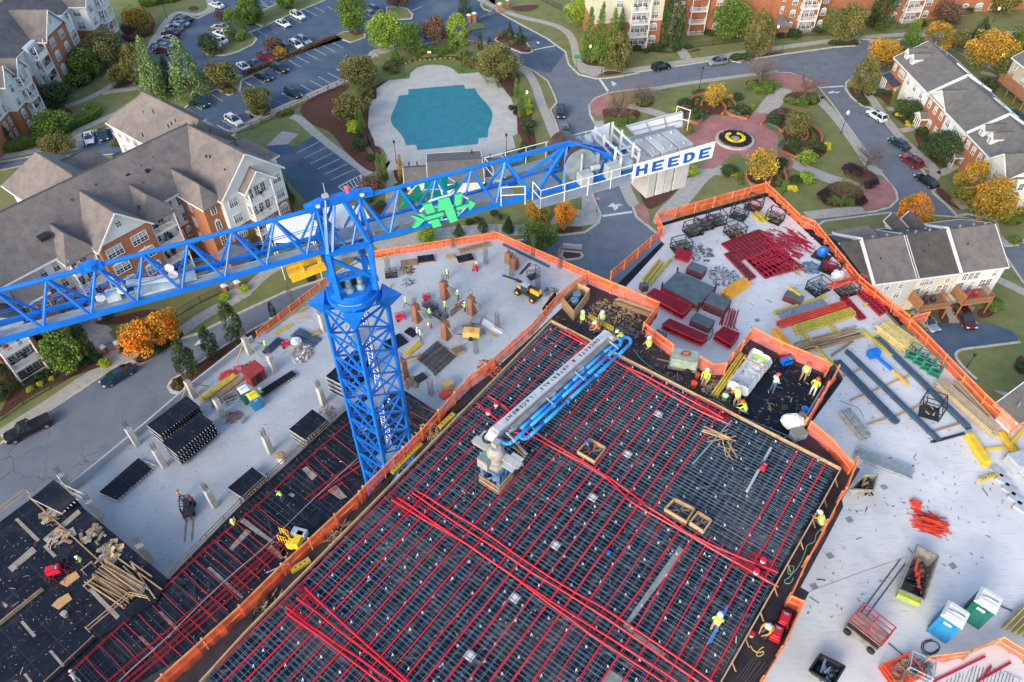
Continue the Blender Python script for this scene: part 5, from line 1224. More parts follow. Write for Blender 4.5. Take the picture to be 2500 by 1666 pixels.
# ---------------- townhouse row, lower right
b5=F('townhouse_row','row of three storey townhouses with wooden rear decks, beyond the right orange fence',60.68,84.1,10.5,'houses')
for u0,u1,m_,w_,zr in((-10.5,-7.3,SH2,GSD,10.4),(-7.1,-.1,SH,GSD,10.5),(.1,7.0,SH2,CRM,10.5),(7.2,14.9,SH,SID,10.5)):
    block(b5,u0,u1,-11.8,0,-.05,7,w_);gable(b5,u0,u1,-11.8,0,7,zr,m=m_,ov=.28,em=w_)
for u_ in(-7.2,7.1):a=MB();a.bar(b5.p(u_,.3,7.0),b5.p(u_,-5.9,10.75),.2,.3);a.bar(b5.p(u_,-5.9,10.75),b5.p(u_,-12,7.1),.2,.3);a.build('party_wall',TRM,b5.root)
gable(b5,-6.4,-.4,-12.6,-6,7.1,9.9,along='v',hip0=2.8,hip1=.01,ends=False);block(b5,-6.3,-.5,-12.4,-11,-.05,7.1,SID)
for u_ in(2.6,5.6):block(b5,u_-.8,u_+.8,-12.5,-9.6,7,8.0,SID,'dormer');gable(b5,u_-.8,u_+.8,-12.8,-8.5,8.0,9.2,along='v',m=SH2,ov=.15)
for u_,v_,z_ in((-8.3,-6.4,10.1),(-5.3,-6.3,10.2),(-3,-6.3,10.2),(-.8,-6.3,10.2),(1.8,-6.3,10.2),(4.1,-6.3,10.2),(6.1,-6.3,10.2),(9.2,-6.3,10.2),(11.5,-6.3,10.2),(13.5,-6.3,10.2)):
    a=MB();p=b5.p(u_,v_+.3,z_);a.tube(p,p+Z3*.55,.13,n=10);a.lathe(p+Z3*.55,[(.19,0),(.19,.1),(.03,.16)],10);a.build('flue',STEEL,b5.root)
pipes(b5,[(3.3,-4,9.3),(9.6,-3.5,9.1),(2.1,-3.3,8.9),(-5,-3,8.8)],.3,.08)
winrow(b5,(1.3,2.1,2.9),0,(5.8,),w=.75,h=1.3);winrow(b5,(5.6,),0,(5.8,),w=.8,h=1.3);winrow(b5,(1.2,4.8,5.9),0,(3.9,),w=.9,h=1.4,dark=True);winrow(b5,(3.0,),0,(3.7,),w=.8,h=1.9)
winrow(b5,(8.4,9.4,10.4),0,(5.8,),w=.85,h=1.4,dark=True);winrow(b5,(13.5,),0,(5.8,),w=.8,h=1.3);winrow(b5,(8.4,12.2,13.3),0,(3.9,),w=1.0,h=1.4,dark=True);winrow(b5,(10.4,),0,(3.7,),w=.8,h=1.9);winrow(b5,(-2.2,-4.5),0,(5.8,),w=.8,h=1.3);winrow(b5,(-2.2,),0,(3.9,),w=1.0,h=1.3)
DECKW=M('deck_wood',(.40,.19,.09),.75,.2,2.,col2=(.30,.14,.07))
for u0,u1 in((.2,5.4),(7.4,12.6)):
    a=MB();a.prism([b5.p(u0,0),b5.p(u1,0),b5.p(u1,3.0),b5.p(u0,3.0)],2.55,2.8,True);dk_=a.build('rear_deck',DECKW,b5.root)
    a=MB();c=[b5.p(u0,.1,2.8),b5.p(u0,3,2.8),b5.p(u1,3,2.8),b5.p(u1,.1,2.8)]
    for i in range(3):
        a.bar(c[i]+Z3*.95,c[i+1]+Z3*.95,.1);a.bar(c[i]+Z3*.15,c[i+1]+Z3*.15,.06);n=int((c[i+1]-c[i]).length/.16)
        for j in range(n+1):q=c[i].lerp(c[i+1],j/n);a.bar(q,q+Z3*.95,.05)
    a.prism([b5.p(u0,.2),b5.p(u0+.08,.2),b5.p(u0+.08,3),b5.p(u0,3)],2.8,4.6)
    a.build('railing',DECKW,dk_)
    for u_ in(u0+.15,u1-.15):a=MB();a.bar(b5.p(u_,2.85,-.0),b5.p(u_,2.85,2.6),.17);a.build('deck_post',DECKW,b5.root)
    for k in range(2):
        a=MB();cu_,cv_=u0+1.6+k*1.4,1.5;a.box(b5.p(cu_,cv_,3.3),(.7,.7,.5),b5.a);a.lathe(b5.p(cu_,cv_,3.5),[(.35,0),(.38,.15),(.2,.5),(.1,.9 if k==0 else.55)],10);a.build('covered_furniture',MATS['dark_chair']if u0<5 else MATS['red_chair'],dk_)
block(b5,1.2,5.4,-.1,.05,0,2.3,M('garage_door',(.62,.62,.6),.6,.05),'garage_door');block(b5,8.0,12.2,-.1,.05,0,2.3,MATS['garage_door'],'garage_door')
# ---------------- pool house
cb=F('pool_house','small grey shingled pool house at the near end of the pool',-15.77,123.46,6,'building')
walls(cb,0,9.2,.3,9.6,3.6,1.2);gable(cb,-.1,9.4,0,10,3.9,5.4,m=SH3,ov=.4)
walls(cb,-4.4,0,2.8,7.3,2.9,1.2);gable(cb,-4.6,.2,2.2,7.8,3.0,4.4,m=SH3,ov=.3);walls(cb,9.2,13.4,1.6,6.5,2.9,1.2);gable(cb,9.0,13.6,1,7.2,3.0,4.4,m=SH3,ov=.3)
pipes(cb,[(-3.8,3,3.8),(-2.3,3,3.8),(8.1,1.2,4.5),(11.5,1.8,3.8)],.5,.12)
# ---------------- house at the right edge and the shed roof low on the right
q=G('30',2280,470,6.5)
b6=F('house','tan sided house with a raised wooden deck at the right edge',q.x,q.y,-84,'house')
block(b6,0,16,-9,0,-.05,6.5,TANS);gable(b6,0,16,-9,0,6.5,9.4,m=SH3);winrow(b6,(1.6,5),0,(5.0,),w=.9,h=1.3,dark=True);winrow(b6,(5.5,),0,(3.4,),w=1.6,h=1.9)
a=MB();a.prism([b6.p(2,0),b6.p(12,0),b6.p(12,3.2),b6.p(2,3.2)],2.3,2.6,True);dk_=a.build('rear_deck',DECKW,b6.root)
a=MB();c=[b6.p(2,.1,2.6),b6.p(2,3.2,2.6),b6.p(12,3.2,2.6)]
for i in range(2):
    a.bar(c[i]+Z3*.95,c[i+1]+Z3*.95,.1);n=int((c[i+1]-c[i]).length/.16)
    for j in range(n+1):q=c[i].lerp(c[i+1],j/n);a.bar(q,q+Z3*.95,.05)
a.build('railing',DECKW,dk_)
for u_ in(2.2,6,9,11.8):a=MB();a.bar(b6.p(u_,3.0,0),b6.p(u_,3.0,2.4),.18);a.build('deck_post',DECKW,b6.root)
q=G('32',2215,600,6)
b7=F('townhouse','grey shingled roof corner just below the verge at the far right edge',q.x,q.y,-62,'house')
block(b7,.5,20,-9,1,-.05,5.6,SID);gable(b7,0,20,-9.5,1.4,6,8.4,m=SH3);pipes(b7,[(1.5,.5,7.0),(4.2,.6,7.0)],.5,.12,STEEL)
# ================================================================ trees and shrubs
def leafmat(name,c1,c2,rough=.75):
    c1,c2=(tuple(q*1.2 for q in c)for c in(c1,c2));m=M(name,c1,rough,0,1.0,col2=c2,island=.38);n,l,b=N(m)
    for nd in n:
        if nd.type=='TEX_NOISE':nd.inputs['Scale'].default_value=.9;nd.inputs['Detail'].default_value=2
        if nd.type=='VALTORGB':nd.color_ramp.elements[0].position=.42;nd.color_ramp.elements[1].position=.58
    b.inputs['Specular IOR Level'].default_value=.2
    return m
LM={'dark':leafmat('dark_leaves',(.060,.095,.032),(.038,.066,.026)),'green':leafmat('green_leaves',(.13,.20,.035),(.085,.145,.03)),
 'bright':leafmat('bright_leaves',(.27,.36,.04),(.15,.24,.035)),'olive':leafmat('olive_leaves',(.19,.165,.05),(.105,.115,.035)),
 'pale':leafmat('pale_needles',(.20,.29,.11),(.12,.19,.065)),'orange':leafmat('orange_leaves',(.72,.22,.02),(.42,.24,.03)),'amber':leafmat('amber_leaves',(.52,.24,.03),(.20,.19,.035)),
 'yellow':leafmat('yellow_leaves',(.50,.33,.05),(.26,.20,.04)),'brown':leafmat('brown_leaves',(.17,.095,.06),(.11,.075,.05)),'purple':leafmat('purple_leaves',(.035,.02,.032),(.055,.032,.045)),
 'bare':leafmat('twigs',(.20,.155,.12),(.15,.115,.09)),'pink':leafmat('russet_twigs',(.30,.165,.12),(.20,.125,.09)),'lime':leafmat('lime_leaves',(.40,.50,.03),(.28,.40,.03)),'gold':leafmat('gold_leaves',(.72,.62,.03),(.55,.5,.03))}
BARK=M('bark',(.13,.10,.075),.9,.3,4.)
def rvec(rn):
    while True:
        v=Vector((rn.uniform(-1,1),rn.uniform(-1,1),rn.uniform(-1,1)))
        if.05<v.length<1:return v.normalized()
def leaf(mb,p,s,rn,up=.5):
    n=(rvec(rn)+Vector((0,0,up))).normalized();x=n.orthogonal().normalized();x=Matrix.Rotation(rn.uniform(0,6.28),3,n)@x;y=n.cross(x)
    mb.add([p-x*s-y*s*.7,p+x*s-y*s*.7,p+x*s*.8+y*s*.7,p-x*s*.6+y*s*.8],[(0,1,2,3)])
def crown_mesh(kind,seed,nl,ls):
    """unit tree: height 1, crown width about 1 in x and y"""
    rn=random.Random(seed);a=MB();lumps=[]
    if kind=='round':
        for _ in range(52):
            v=rvec(rn);r=rn.uniform(.2,.43);lumps.append((Vector((v.x*r,v.y*r,.58+v.z*r*.95)),rn.uniform(.07,.16)))
        lumps.append((Vector((0,0,.6)),.3))
    elif kind=='big':
        for _ in range(60):
            v=rvec(rn);r=rn.uniform(.2,.40);z=.56+v.z*r*1.0;lumps.append((Vector((v.x*r,v.y*r,z)),rn.uniform(.08,.16)))
        for _ in range(8):lumps.append((Vector((rn.uniform(-.12,.12),rn.uniform(-.12,.12),rn.uniform(.8,.92))),.09))
    elif kind=='oval':
        for _ in range(44):
            z=rn.uniform(.12,.95);k=math.sin(math.pi*min(1,(z-.02)/1.02)**.8)*.36+.04;t=rn.uniform(0,6.28);lumps.append((Vector((math.cos(t)*k*.8,math.sin(t)*k*.8,z)),rn.uniform(.09,.14)))
    elif kind=='cone':
        for _ in range(90):
            z=rn.uniform(.05,.97)**1.0;k=(1-z)*.44+.02;t=rn.uniform(0,6.28);q=rn.uniform(.55,1);lumps.append((Vector((math.cos(t)*k*q,math.sin(t)*k*q,z)),.05+.07*(1-z)))
    elif kind=='col':
        for _ in range(50):
            z=rn.uniform(.06,.96);k=.36*min(1,(1-z)*2.6)**.7*min(1,.5+z*3);t=rn.uniform(0,6.28);lumps.append((Vector((math.cos(t)*k*.75,math.sin(t)*k*.75,z)),rn.uniform(.08,.13)))
    elif kind=='bush':
        for _ in range(30):
            v=rvec(rn);v.z=abs(v.z);lumps.append((Vector((v.x*.34,v.y*.34,.15+v.z*.62)),rn.uniform(.14,.2)))
    if kind=='bare':
        for _ in range(nl):
            v=rvec(rn);r=rn.uniform(.1,.5);p=Vector((v.x*r,v.y*r,.62+v.z*r*.75));d=(p-Vector((0,0,.35))).normalized()*rn.uniform(.03,.07)+rvec(rn)*.015
            x=d.orthogonal().normalized()*.0016;a.add([p-x,p+x,p+d],[(0,1,2)])
            if rn.random()<.35:leaf(a,p+d,ls,rn)
        return a
    tot=sum(r*r for _,r in lumps)
    for c,r in lumps:
        for _ in range(int(nl*r*r/tot)):
            v=rvec(rn);k=r*rn.uniform(.72,1.12);s=ls*rn.uniform(.6,1.35)
            zs=1.15 if kind not in('bush',)else 1.0
            leaf(a,c+Vector((v.x*k,v.y*k,v.z*k*zs)),s,rn,.35)
    return a
CM={}
def trunk_mesh(kind,seed):
    rn=random.Random(seed);a=MB();th={'bare':.03,'bush':.02}.get(kind,.022)
    if kind in('cone','col','oval'):a.tube((0,0,-.01),(0,0,.9),th,.005,7);return a
    a.tube((0,0,-.01),(0,0,.32),th,th*.7,7);a.tube((0,0,.3),(rn.uniform(-.03,.03),.02,.72),th*.7,.006,6)
    for k in range(7 if kind!='bare' else 16):
        t=rn.uniform(0,6.28);z0=rn.uniform(.18,.5);r=rn.uniform(.2,.36);e=Vector((math.cos(t)*r,math.sin(t)*r,z0+rn.uniform(.15,.4)))
        m_=Vector((math.cos(t)*r*.45,math.sin(t)*r*.45,z0+.1));a.tube((0,0,z0),m_,th*.5,th*.35,5);a.tube(m_,e,th*.35,.003,5)
        if kind=='bare':
            for _ in range(5):a.tube(m_.lerp(e,rn.random()),e+rvec(rn)*.14,.005,.001,4)
    return a
def getmesh(kind,i):
    k=(kind,i)
    if k not in CM:
        nl,ls={'round':(5200,.019),'big':(9000,.0135),'oval':(5200,.016),'cone':(5200,.014),'col':(4200,.016),'bush':(1300,.035),'bare':(2600,.007)}[kind]
        c=crown_mesh(kind,i*13+5,nl,ls).build('crown',LM['green'],None,world=False);t_=trunk_mesh(kind,i*7+1).build('trunk',BARK,None,world=False)
        CM[k]=(c.data,t_.data);bpy.data.objects.remove(c);bpy.data.objects.remove(t_)
    return CM[k]
TN=[0]
KN={'round':'broadleaf_tree','big':'broadleaf_tree','oval':'broadleaf_tree','cone':'conifer_tree','col':'columnar_tree','bush':'shrub','bare':'bare_tree'}
def plant(tile,x,y,top,wpx,kind,col,label,group=None,z=.15,hmul=1.):
    """x, y = foot of the trunk, top = picture height of the tip, wpx = crown width"""
    b=G(tile,x,y,z);_,sy=src(tile,x,y)
    if isinstance(top,str):tt,ty=top.split(':');tx,ty=src(tt,0,float(ty))
    else:tx,ty=src(tile,x,top)
    bb=(ty-PY)/FPX;sx_=src(tile,x,y)[0];aa=(sx_-PX)/FPX
    dy=math.cos(TH)-bb*math.sin(TH);dz=-math.sin(TH)-bb*math.cos(TH)
    dist=b.y;h=(CAMZ+dz*dist/dy)-z
    dep=(b.y*math.cos(TH)+(CAMZ-h*.5)*math.sin(TH));w_=wpx/S_*dep/FPX
    h-=w_*.28 if kind!='cone' and kind!='col' else.0
    h=max(h*hmul,w_*(.62 if kind=='bush' else.7));TN[0]+=1;i=TN[0]%3
    c,t_=getmesh(kind,i)
    r=bpy.data.objects.new(KN[kind],None);COL.objects.link(r);r.location=b;r.rotation_euler=(0,0,TN[0]*1.3);k={'bush':1.12}.get(kind,1.06)
    r.scale=(w_*k*1.1,w_*k*1.1,h*1.04);tag(r,label,'shrub' if kind=='bush' else 'tree',group)
    for nm,md,mt in(('crown',c,LM[col]),('trunk',t_,BARK)):
        if nm=='trunk' and kind=='bush':continue
        o=bpy.data.objects.new(nm,md);COL.objects.link(o);o.parent=r;o.material_slots[0].link='OBJECT';o.material_slots[0].material=mt
    return r
for q in(
 ('00',735,650,340,250,'round','green','mid green tree against the brick apartments at top left, beside a larger olive tree'),('00',885,560,190,400,'big','olive','big dark olive tree standing in front of the top left apartments'),
 ('00',500,880,640,300,'big','dark','dark spreading tree between the two apartment blocks at the left edge'),('00',470,1110,850,300,'round','green','round fresh green tree above the long hedge, near three parked cars'),
 ('00',500,1270,1120,240,'round','olive','low olive tree tucked behind the large grey roof, below the round green tree'),('00',1165,250,40,240,'round','amber','rust and olive tree in a mulch bed near the tall lamp, top left'),
 ('00',1005,690,530,200,'round','olive','small olive tree in the triangle between two footpaths'),('00',1165,690,330,230,'oval','olive','tall narrow olive tree left of the pale feathery conifer'),
 ('00',1310,790,320,260,'cone','pale','pale green feathery conifer behind the tip of the grey roof'),('00',1410,720,470,190,'cone','dark','dark conifer squeezed between two paler conifers by the lot'),
 ('00',1575,775,330,330,'cone','pale','broad drooping conifer at the lower corner of the car park'),('00',1845,725,480,300,'round','olive','round olive tree on the kerbed island between parking bays'),
 ('00',2135,885,690,240,'round','olive','small round bronze green tree on the island by the lot footpath'),('00',1735,430,240,170,'round','dark','small dark tree covering the white cars on the lot island'),
 ('00',1955,325,40,200,'oval','green','upright green tree standing in the grass of the lot island'),('00',2060,185,-100,250,'oval','green','tall green tree on the grass strip at the top of the lot'),
 ('00',1805,150,80,95,'bush','brown','small brown shrub beside the upright green lot tree'),('00',2250,430,270,160,'round','brown','reddish brown thin tree beside the red pickup truck'),
 ('00',2300,460,390,120,'bush','amber','yellowing shrub by the red pickup truck'),('00',70,1190,1010,120,'col','dark','leaning dark columnar evergreen at the left edge apartments'),
 ('00',640,705,620,190,'bush','green','broad green bush under the brick wall of the top left apartments'),('00',945,1190,1140,70,'bush','olive','small bush beside the three cars behind the grey roof'),
 ('10',900,270,-90,290,'big','green','tall full green tree on the corner island of the car park'),('10',1150,395,40,330,'big','bright','yellow green spreading tree behind the pool, next to the lot'),
 ('10',1335,430,120,270,'big','green','broad green tree behind the pool lawn, right of the yellow green one'),('10',1550,385,95,210,'round','brown','dusky brown tree behind the pool between two green trees'),
 ('10',1740,375,80,215,'oval','bright','upright bright green tree behind the pool near the gate pillar'),('10',1800,130,-60,130,'col','dark','dark columnar tree left of the driveway gate'),
 ('10',1250,60,-70,180,'round','brown','brown leafed tree cut by the top edge above the pool'),('10',950,720,465,350,'big','olive','wide olive tree at the upper left corner of the pool deck'),
 ('10',2080,665,345,400,'big','olive','wide olive tree at the upper right corner of the pool deck'),('10',880,985,735,280,'round','olive','rounded olive tree in the mulch left of the pool'),
 ('10',345,70,-80,200,'round','green','green tree on the grass strip above the two white sedans'),('10',40,190,-60,190,'oval','green','green tree at the left end of the grass strip in the lot'),
 ('10',1235,525,395,110,'cone','green','green cone shaped evergreen left of the pool lawn'),('10',1880,400,290,90,'bare','pink','small russet tree beside the entrance lane above the pool'),
 ('10',1925,425,280,60,'col','dark','dark narrow evergreen beside the entrance lane'),('10',2000,365,310,50,'cone','dark','tiny dark cone evergreen in the entrance lane bed'),
 ('20',150,315,185,80,'cone','dark','left one of two clipped cone evergreens on the entrance median'),('20',232,355,220,85,'cone','dark','right one of two clipped cone evergreens on the entrance median'),
 ('20',740,215,-90,270,'big','bright','big bright green tree at the top, right of the curved path'),('20',795,480,80,165,'cone','green','leftmost of the row of tall conifers before the top apartments'),
 ('20',880,505,40,170,'cone','green','tallest conifer before the white end of the top apartments'),('20',975,530,90,175,'cone','green','third tall conifer, beside the olive street tree'),
 ('20',1045,400,80,120,'cone','green','slender conifer touching the white balconies'),('20',1030,585,225,225,'oval','olive','olive street tree before the tall conifers, base in a mulch patch'),
 ('20',1465,400,-60,230,'col','dark','huge dark clipped column tree in front of the top apartments'),('20',1940,315,-80,350,'big','green','large deep green tree hiding part of the top apartments'),
 ('20',2165,445,50,260,'oval','olive','olive street tree at the bend of the upper road, left one'),('20',1820,890,645,190,'bare','yellow','golden thin tree in the ringed bed of the garden square'),
 ('20',1820,885,650,175,'round','yellow','golden tree in the upper left ring bed of the garden square'),('20',1610,1110,990,90,'round','olive','olive bush tree peeping from behind the crane sign'),
 ('20',1040,1000,670,270,'bare','pink','russet bare tree on the left corner of the garden square'),('20',1215,870,600,270,'bare','bare','grey leafless tree left of the garden square lawn'),
 ('20',2195,700,465,330,'bare','bare','grey leafless tree in a hedge bed at the top of the garden square'),('30',540,830,560,330,'bare','pink','pinkish bare tree in the hedge bed nearest the stop line'),
 ('30',860,345,-40,310,'big','olive','large olive tree at the end of the upper road bend'),('30',1160,235,-90,250,'col','dark','massive dark green column tree right of the road bend'),
 ('30',720,265,85,100,'col','green','leaning green ivy covered column beside the brick balconies'),('30',1175,565,250,290,'big','amber','orange and olive autumn tree at the corner before the townhouses'),
 ('30',1005,770,435,235,'oval','olive','olive green street tree beside the stop line corner'),('30',1375,455,185,175,'col','green','dark green pointed tree just behind the townhouse gable'),
 ('30',1600,410,130,270,'oval','amber','tall orange green tree behind the far end of the townhouses'),('30',1785,435,205,180,'round','olive','small olive tree by the back lane of the townhouses'),
 ('30',2000,580,175,350,'big','amber','big amber olive tree behind the townhouse roof'),('30',2310,460,140,290,'big','green','green tree at the upper right edge of the picture'),
 ('30',2160,640,440,210,'round','olive','olive tree between the townhouse roof and the tan house'),('30',1955,360,165,130,'col','dark','dark slim tree behind the townhouses near the lane'),
 ('30',1700,210,-10,260,'round','brown','dull brown tree below the last brick apartments'),('30',2160,110,-20,240,'round','olive','olive tree at the top right before the arched windows'),
 ('30',470,1120,875,245,'round','olive','round bronze olive tree in the right ring bed of the garden square'),('31',170,120,'30:1195',260,'round','yellow','golden orange tree in the lower ring bed of the garden square'),
 ('30',1045,1400,1110,300,'bare','bare','leafless grey green tree at the roadside of the garden square'),('31',850,340,30,270,'bare','olive','sparse olive tree above the purple shrubs, right garden corner'),
 ('30',1380,975,770,220,'round','dark','small dark tree in front of the white townhouse'),('30',1655,1310,1040,350,'big','dark','spreading dark green tree before the second brick townhouse'),
 ('30',1262,880,740,55,'col','green','narrow green evergreen by the first townhouse porch'),('31',1850,300,-60,290,'oval','amber','orange and green tree at the lower end of the townhouse street'),
 ('31',2040,480,70,390,'big','amber','large orange topped tree beside the lower road junction'),('31',1420,490,215,290,'oval','orange','bright orange tree just behind the grey townhouse dormers'),
 ('02',1195,215,'01:1270',320,'round','orange','left one of two bright orange trees by the left road'),('02',1385,112,'01:1175',280,'round','orange','right one of two bright orange trees by the left road'),
 ('02',1560,378,130,210,'col','dark','nearest dark upright tree on the median beside the site wall'),('02',1755,240,20,160,'col','dark','second dark upright tree on the median, beside the road triangle'),
 ('02',1950,122,'01:1165',190,'col','dark','third dark upright tree on the median near the timber brace'),('01',2250,1262,1145,65,'col','dark','smallest upright tree at the far end of the median'),
 ('02',600,355,'01:1340',320,'round','green','large green tree with a few orange leaves beside the white balconies'),('02',745,240,'01:1320',170,'col','dark','dark tree beside the garden gate at left'),
 ('02',100,515,300,170,'col','dark','dark pointed evergreen at the far left by the patio'),('01',2080,690,475,120,'col','green','green column shrub seen through the crane arm by the patios'),
 ('21',142,552,435,100,'cone','dark','clipped cone bush nearest the green tree behind the lower slab fence'),('21',385,710,430,290,'big','green','bushy green tree rising over the orange fence behind the lower slab'),
 ('21',375,475,335,230,'round','amber','olive yellow tree just under the crane walkway'),('21',600,530,280,200,'round','orange','yellow and orange small tree on the footpath corner below the crane'),
 ('11',1945,548,445,100,'cone','dark','first clipped cone bush right of the green arrow emblem'),('11',2155,553,435,110,'cone','dark','second clipped cone bush right of the green arrow emblem'),
 ('11',1750,580,490,100,'cone','dark','clipped cone bush directly under the green arrow emblem'),('11',1485,640,535,190,'round','bright','yellow green low tree under the crane arm near the emblem'),
 ('11',1050,260,105,230,'round','brown','brownish round tree beside the hatched bays of the small lot'),('11',340,330,50,140,'cone','dark','dark conifer against the end wall of the grey roofed apartments'),
 ('11',372,405,305,60,'col','green','small green column shrub at the corner of the grey roofed apartments'),('11',1110,135,'10:1280',60,'col','green','left column evergreen at the pool gate path'),
 ('11',1150,140,'10:1290',60,'col','green','second column evergreen at the pool gate path'),('11',1280,135,'10:1290',70,'col','amber','browning column evergreen right of the pool gate path'),
 ('20',205,805,655,55,'col','green','upper narrow evergreen right of the pool'),('20',240,965,775,70,'col','green','lower narrow evergreen right of the pool'),('20',278,950,770,50,'col','bright','yellow green narrow evergreen right of the pool'),
 ('20',260,1280,1150,130,'cone','dark','dark cone bush at the lower right corner of the pool deck'),('10',935,1095,905,60,'col','green','front narrow evergreen left of the pool'),('10',965,1100,915,55,'col','green','rear narrow evergreen left of the pool'),
 ('10',945,830,720,70,'col','green','small narrow evergreen beside the olive tree left of the pool')):
    plant(*q)
def bushes(s,w,col,label,group,h=None):
    tile='00'
    for k in s.split():
        if ',' in k:
            v=[float(c)for c in k.split(',')];ww=v[2]if len(v)>2 else w
            plant(tile,v[0],v[1]+ww*.25,v[1]-ww*.45,ww,'bush',col,label,group)
        else:tile=k
bushes('20 1580,840,105 1690,930,125 2020,790,80 2045,905,135 30 0,810,60 20,900,110 460,1180,115 660,1205,115 350,1330,110 31 480,120,95 21 1945,50,125 30 320,1400,70',110,'dark','round clipped dark green bush in the beds of the garden square','clipped bushes of the garden square')
bushes('20 1520,900,70 2130,870,60 30 110,880,60 570,1290,150 31 560,110,130 21 1640,55,110 30 560,1270,70',100,'bright','light green low shrub in the beds of the garden square','light green shrubs of the garden square')
bushes('20 1960,795,50 30 735,1190,60 740,1215,45 31 430,195,60 460,200,60 21 1990,80,60',60,'gold','small bright yellow shrub in the beds of the garden square','yellow shrubs of the garden square')
bushes('20 1590,890,80 30 560,1225,90 340,935,90 31 1060,140,80',80,'brown','brownish feathery shrub in the beds of the garden square','brown shrubs of the garden square')
bushes('30 295,970,110 20 2310,985,115 30 480,1240,80',100,'dark','dark blue green shrub behind a bench of the garden square','dark shrubs of the garden square')
bushes('30 600,1055,30 605,1080,34 625,1105,34 630,1125,36 625,1150,36 600,1165,38 560,1175,40 530,1180,36 20 1735,800,40 1690,820,40 1680,850,40 1790,790,40 1940,815,35 1950,845,40 1955,870,40 31 325,70,45 340,100,45 345,130,45 335,155,45 20,100,50 15,130,45 40,160,45 21 2270,30,45 2290,60,45',38,'green','tiny clipped ball shrub in a curved row of the garden square','ball shrubs of the garden square')
bushes('20 1010,1000,80 970,990,80 1060,1005,90 1110,990,80 1150,975,70 1180,835,90 1240,830,90 1290,820,70 2150,700,80 2200,735,90 2260,745,90 2310,700,90 2280,680,90 30 120,700,90 170,735,90 240,730,90 290,700,90 230,690,90 430,820,80 480,840,80 540,845,80 600,820,80 560,800,80 620,790,70',80,'green','low green hedge shrub round the foot of a bare tree','hedge shrubs round the bare trees')
bushes('31 990,290,110 710,260,115 740,230,90 1110,150,90 1060,170,80 30 910,1380,100 960,1400,100 20 185,890,55 200,925,50',100,'purple','dark purple leaved shrub near a kerb or pool edge','purple shrubs')
bushes('31 910,300,90 820,310,80 760,280,90 2170,440,85 2225,460,90 2280,450,80 2320,420,90 2340,390,90 2270,620,95 2095,1140,140',90,'green','rounded green shrub beside the lower road and townhouses on the right','green shrubs at the right')
bushes('30 1180,750,60 1230,760,60 1150,780,60 1440,990,80 1350,830,60 1380,850,50 1500,1080,90 1550,1070,80 1530,1200,90 1600,1240,90 1700,1290,80 1750,1320,60 1560,1140,80 2040,690,150 1680,1350,60 1010,830,60 1050,850,60 990,800,50',70,'dark','dark shrub in the front gardens of the townhouse row','front garden shrubs')
bushes('30 1310,940,35 1355,950,35 1395,1000,35 1400,1030,40',36,'gold','small yellow shrub in the front garden of the white townhouse','yellow front garden shrubs')
bushes('20 1190,395,70 1380,385,95 1340,380,60 1300,400,50 1520,395,60 1610,385,60 1260,420,50 1800,270,70 1750,260,70 2000,470,80 2060,465,80 2110,460,70 30 0,470,90 60,465,80 350,290,70 460,275,110 780,350,60 950,350,70 830,345,60 1880,80,90 1500,190,80 650,250,80',80,'dark','dark shrub along the foot of the top brick apartments','shrubs along the top apartments')
bushes('10 1500,410,75 1565,410,75 1640,415,75 1695,410,75 1780,440,95 1450,420,80 1390,440,80 1600,440,60',75,'green','small evergreen in the screen behind the pool lawn','evergreen screen behind the pool')
bushes('10 1315,520,22 1345,507,22 1395,502,22 1432,495,22 1470,492,22 1512,492,22 1553,487,24 1600,481,22 1638,479,22 1680,478,22 1712,484,22',22,'lime','tiny lime green shrub in the curved mulch strip above the pool','lime shrubs above the pool')
bushes('10 880,1020,90 885,1060,90 20 305,870,60 305,920,60 300,830,50 10 1420,430,40',80,'lime','lime yellow shrub beside the pool evergreens','lime shrubs beside the pool')
bushes('10 935,1185,130 1025,1285,60 1045,1300,60 910,1120,70 20 300,1020,120 300,1080,80 190,760,60 160,880,50',100,'dark','rounded dark shrub in the mulch beside the pool deck','dark shrubs beside the pool')
bushes('10 1190,540,110 1220,580,80 1000,770,110 1830,500,100 1860,520,90 20 60,290,60 110,260,50 260,320,80 300,400,40 180,350,60 10 350,915,70 290,935,70',90,'olive','loose olive shrub at the edge of the pool garden or entrance lane','loose shrubs of the pool garden')
bushes('02 860,290,85 255,505,55 335,460,50 430,415,42 01 2010,1020,75 1845,1090,80',60,'lime','bright lime ball shrub in the mulch beside the left footpath','lime ball shrubs by the left footpath')
bushes('02 200,450,80 260,420,80 320,400,80 380,370,70 20,570,100 650,300,70 720,270,80 800,250,80 560,340,60 1030,180,80 1300,180,80 1340,150,70 480,350,60 01 1750,710,100 1700,700,70 1590,760,90 1900,830,100 1960,810,80 880,1240,80 2150,690,70 2240,650,60 2050,780,80',80,'dark','dark shrub at the foot of the large grey roofed apartments','shrubs of the grey roofed apartments')
bushes('02 1420,470,40 1440,430,40 1470,490,36 1455,455,36 00 1690,420,60 1740,430,70 1790,430,60 00 2110,900,90 2170,910,90 2060,890,60 1860,750,60 1900,750,60',50,'olive','pale straggly shrub on a kerbed traffic island','island shrubs')
bushes('00 1080,250,90 1150,280,90 1210,260,90 1040,230,90 1100,310,80 1000,310,80 300,1080,100 350,1090,80 430,1060,60 120,1180,60',80,'brown','brownish garden shrub below the top left apartments','shrubs of the top left apartments')
bushes('00 1580,850,60 11 1000,300,70 1110,330,80 1250,180,60 1290,210,60 1340,300,70 1900,460,70 1830,470,60 21 60,430,70 20,400,60 32 2330,320,100',70,'dark','small dark shrub beside a footpath under the crane','shrubs under the crane')
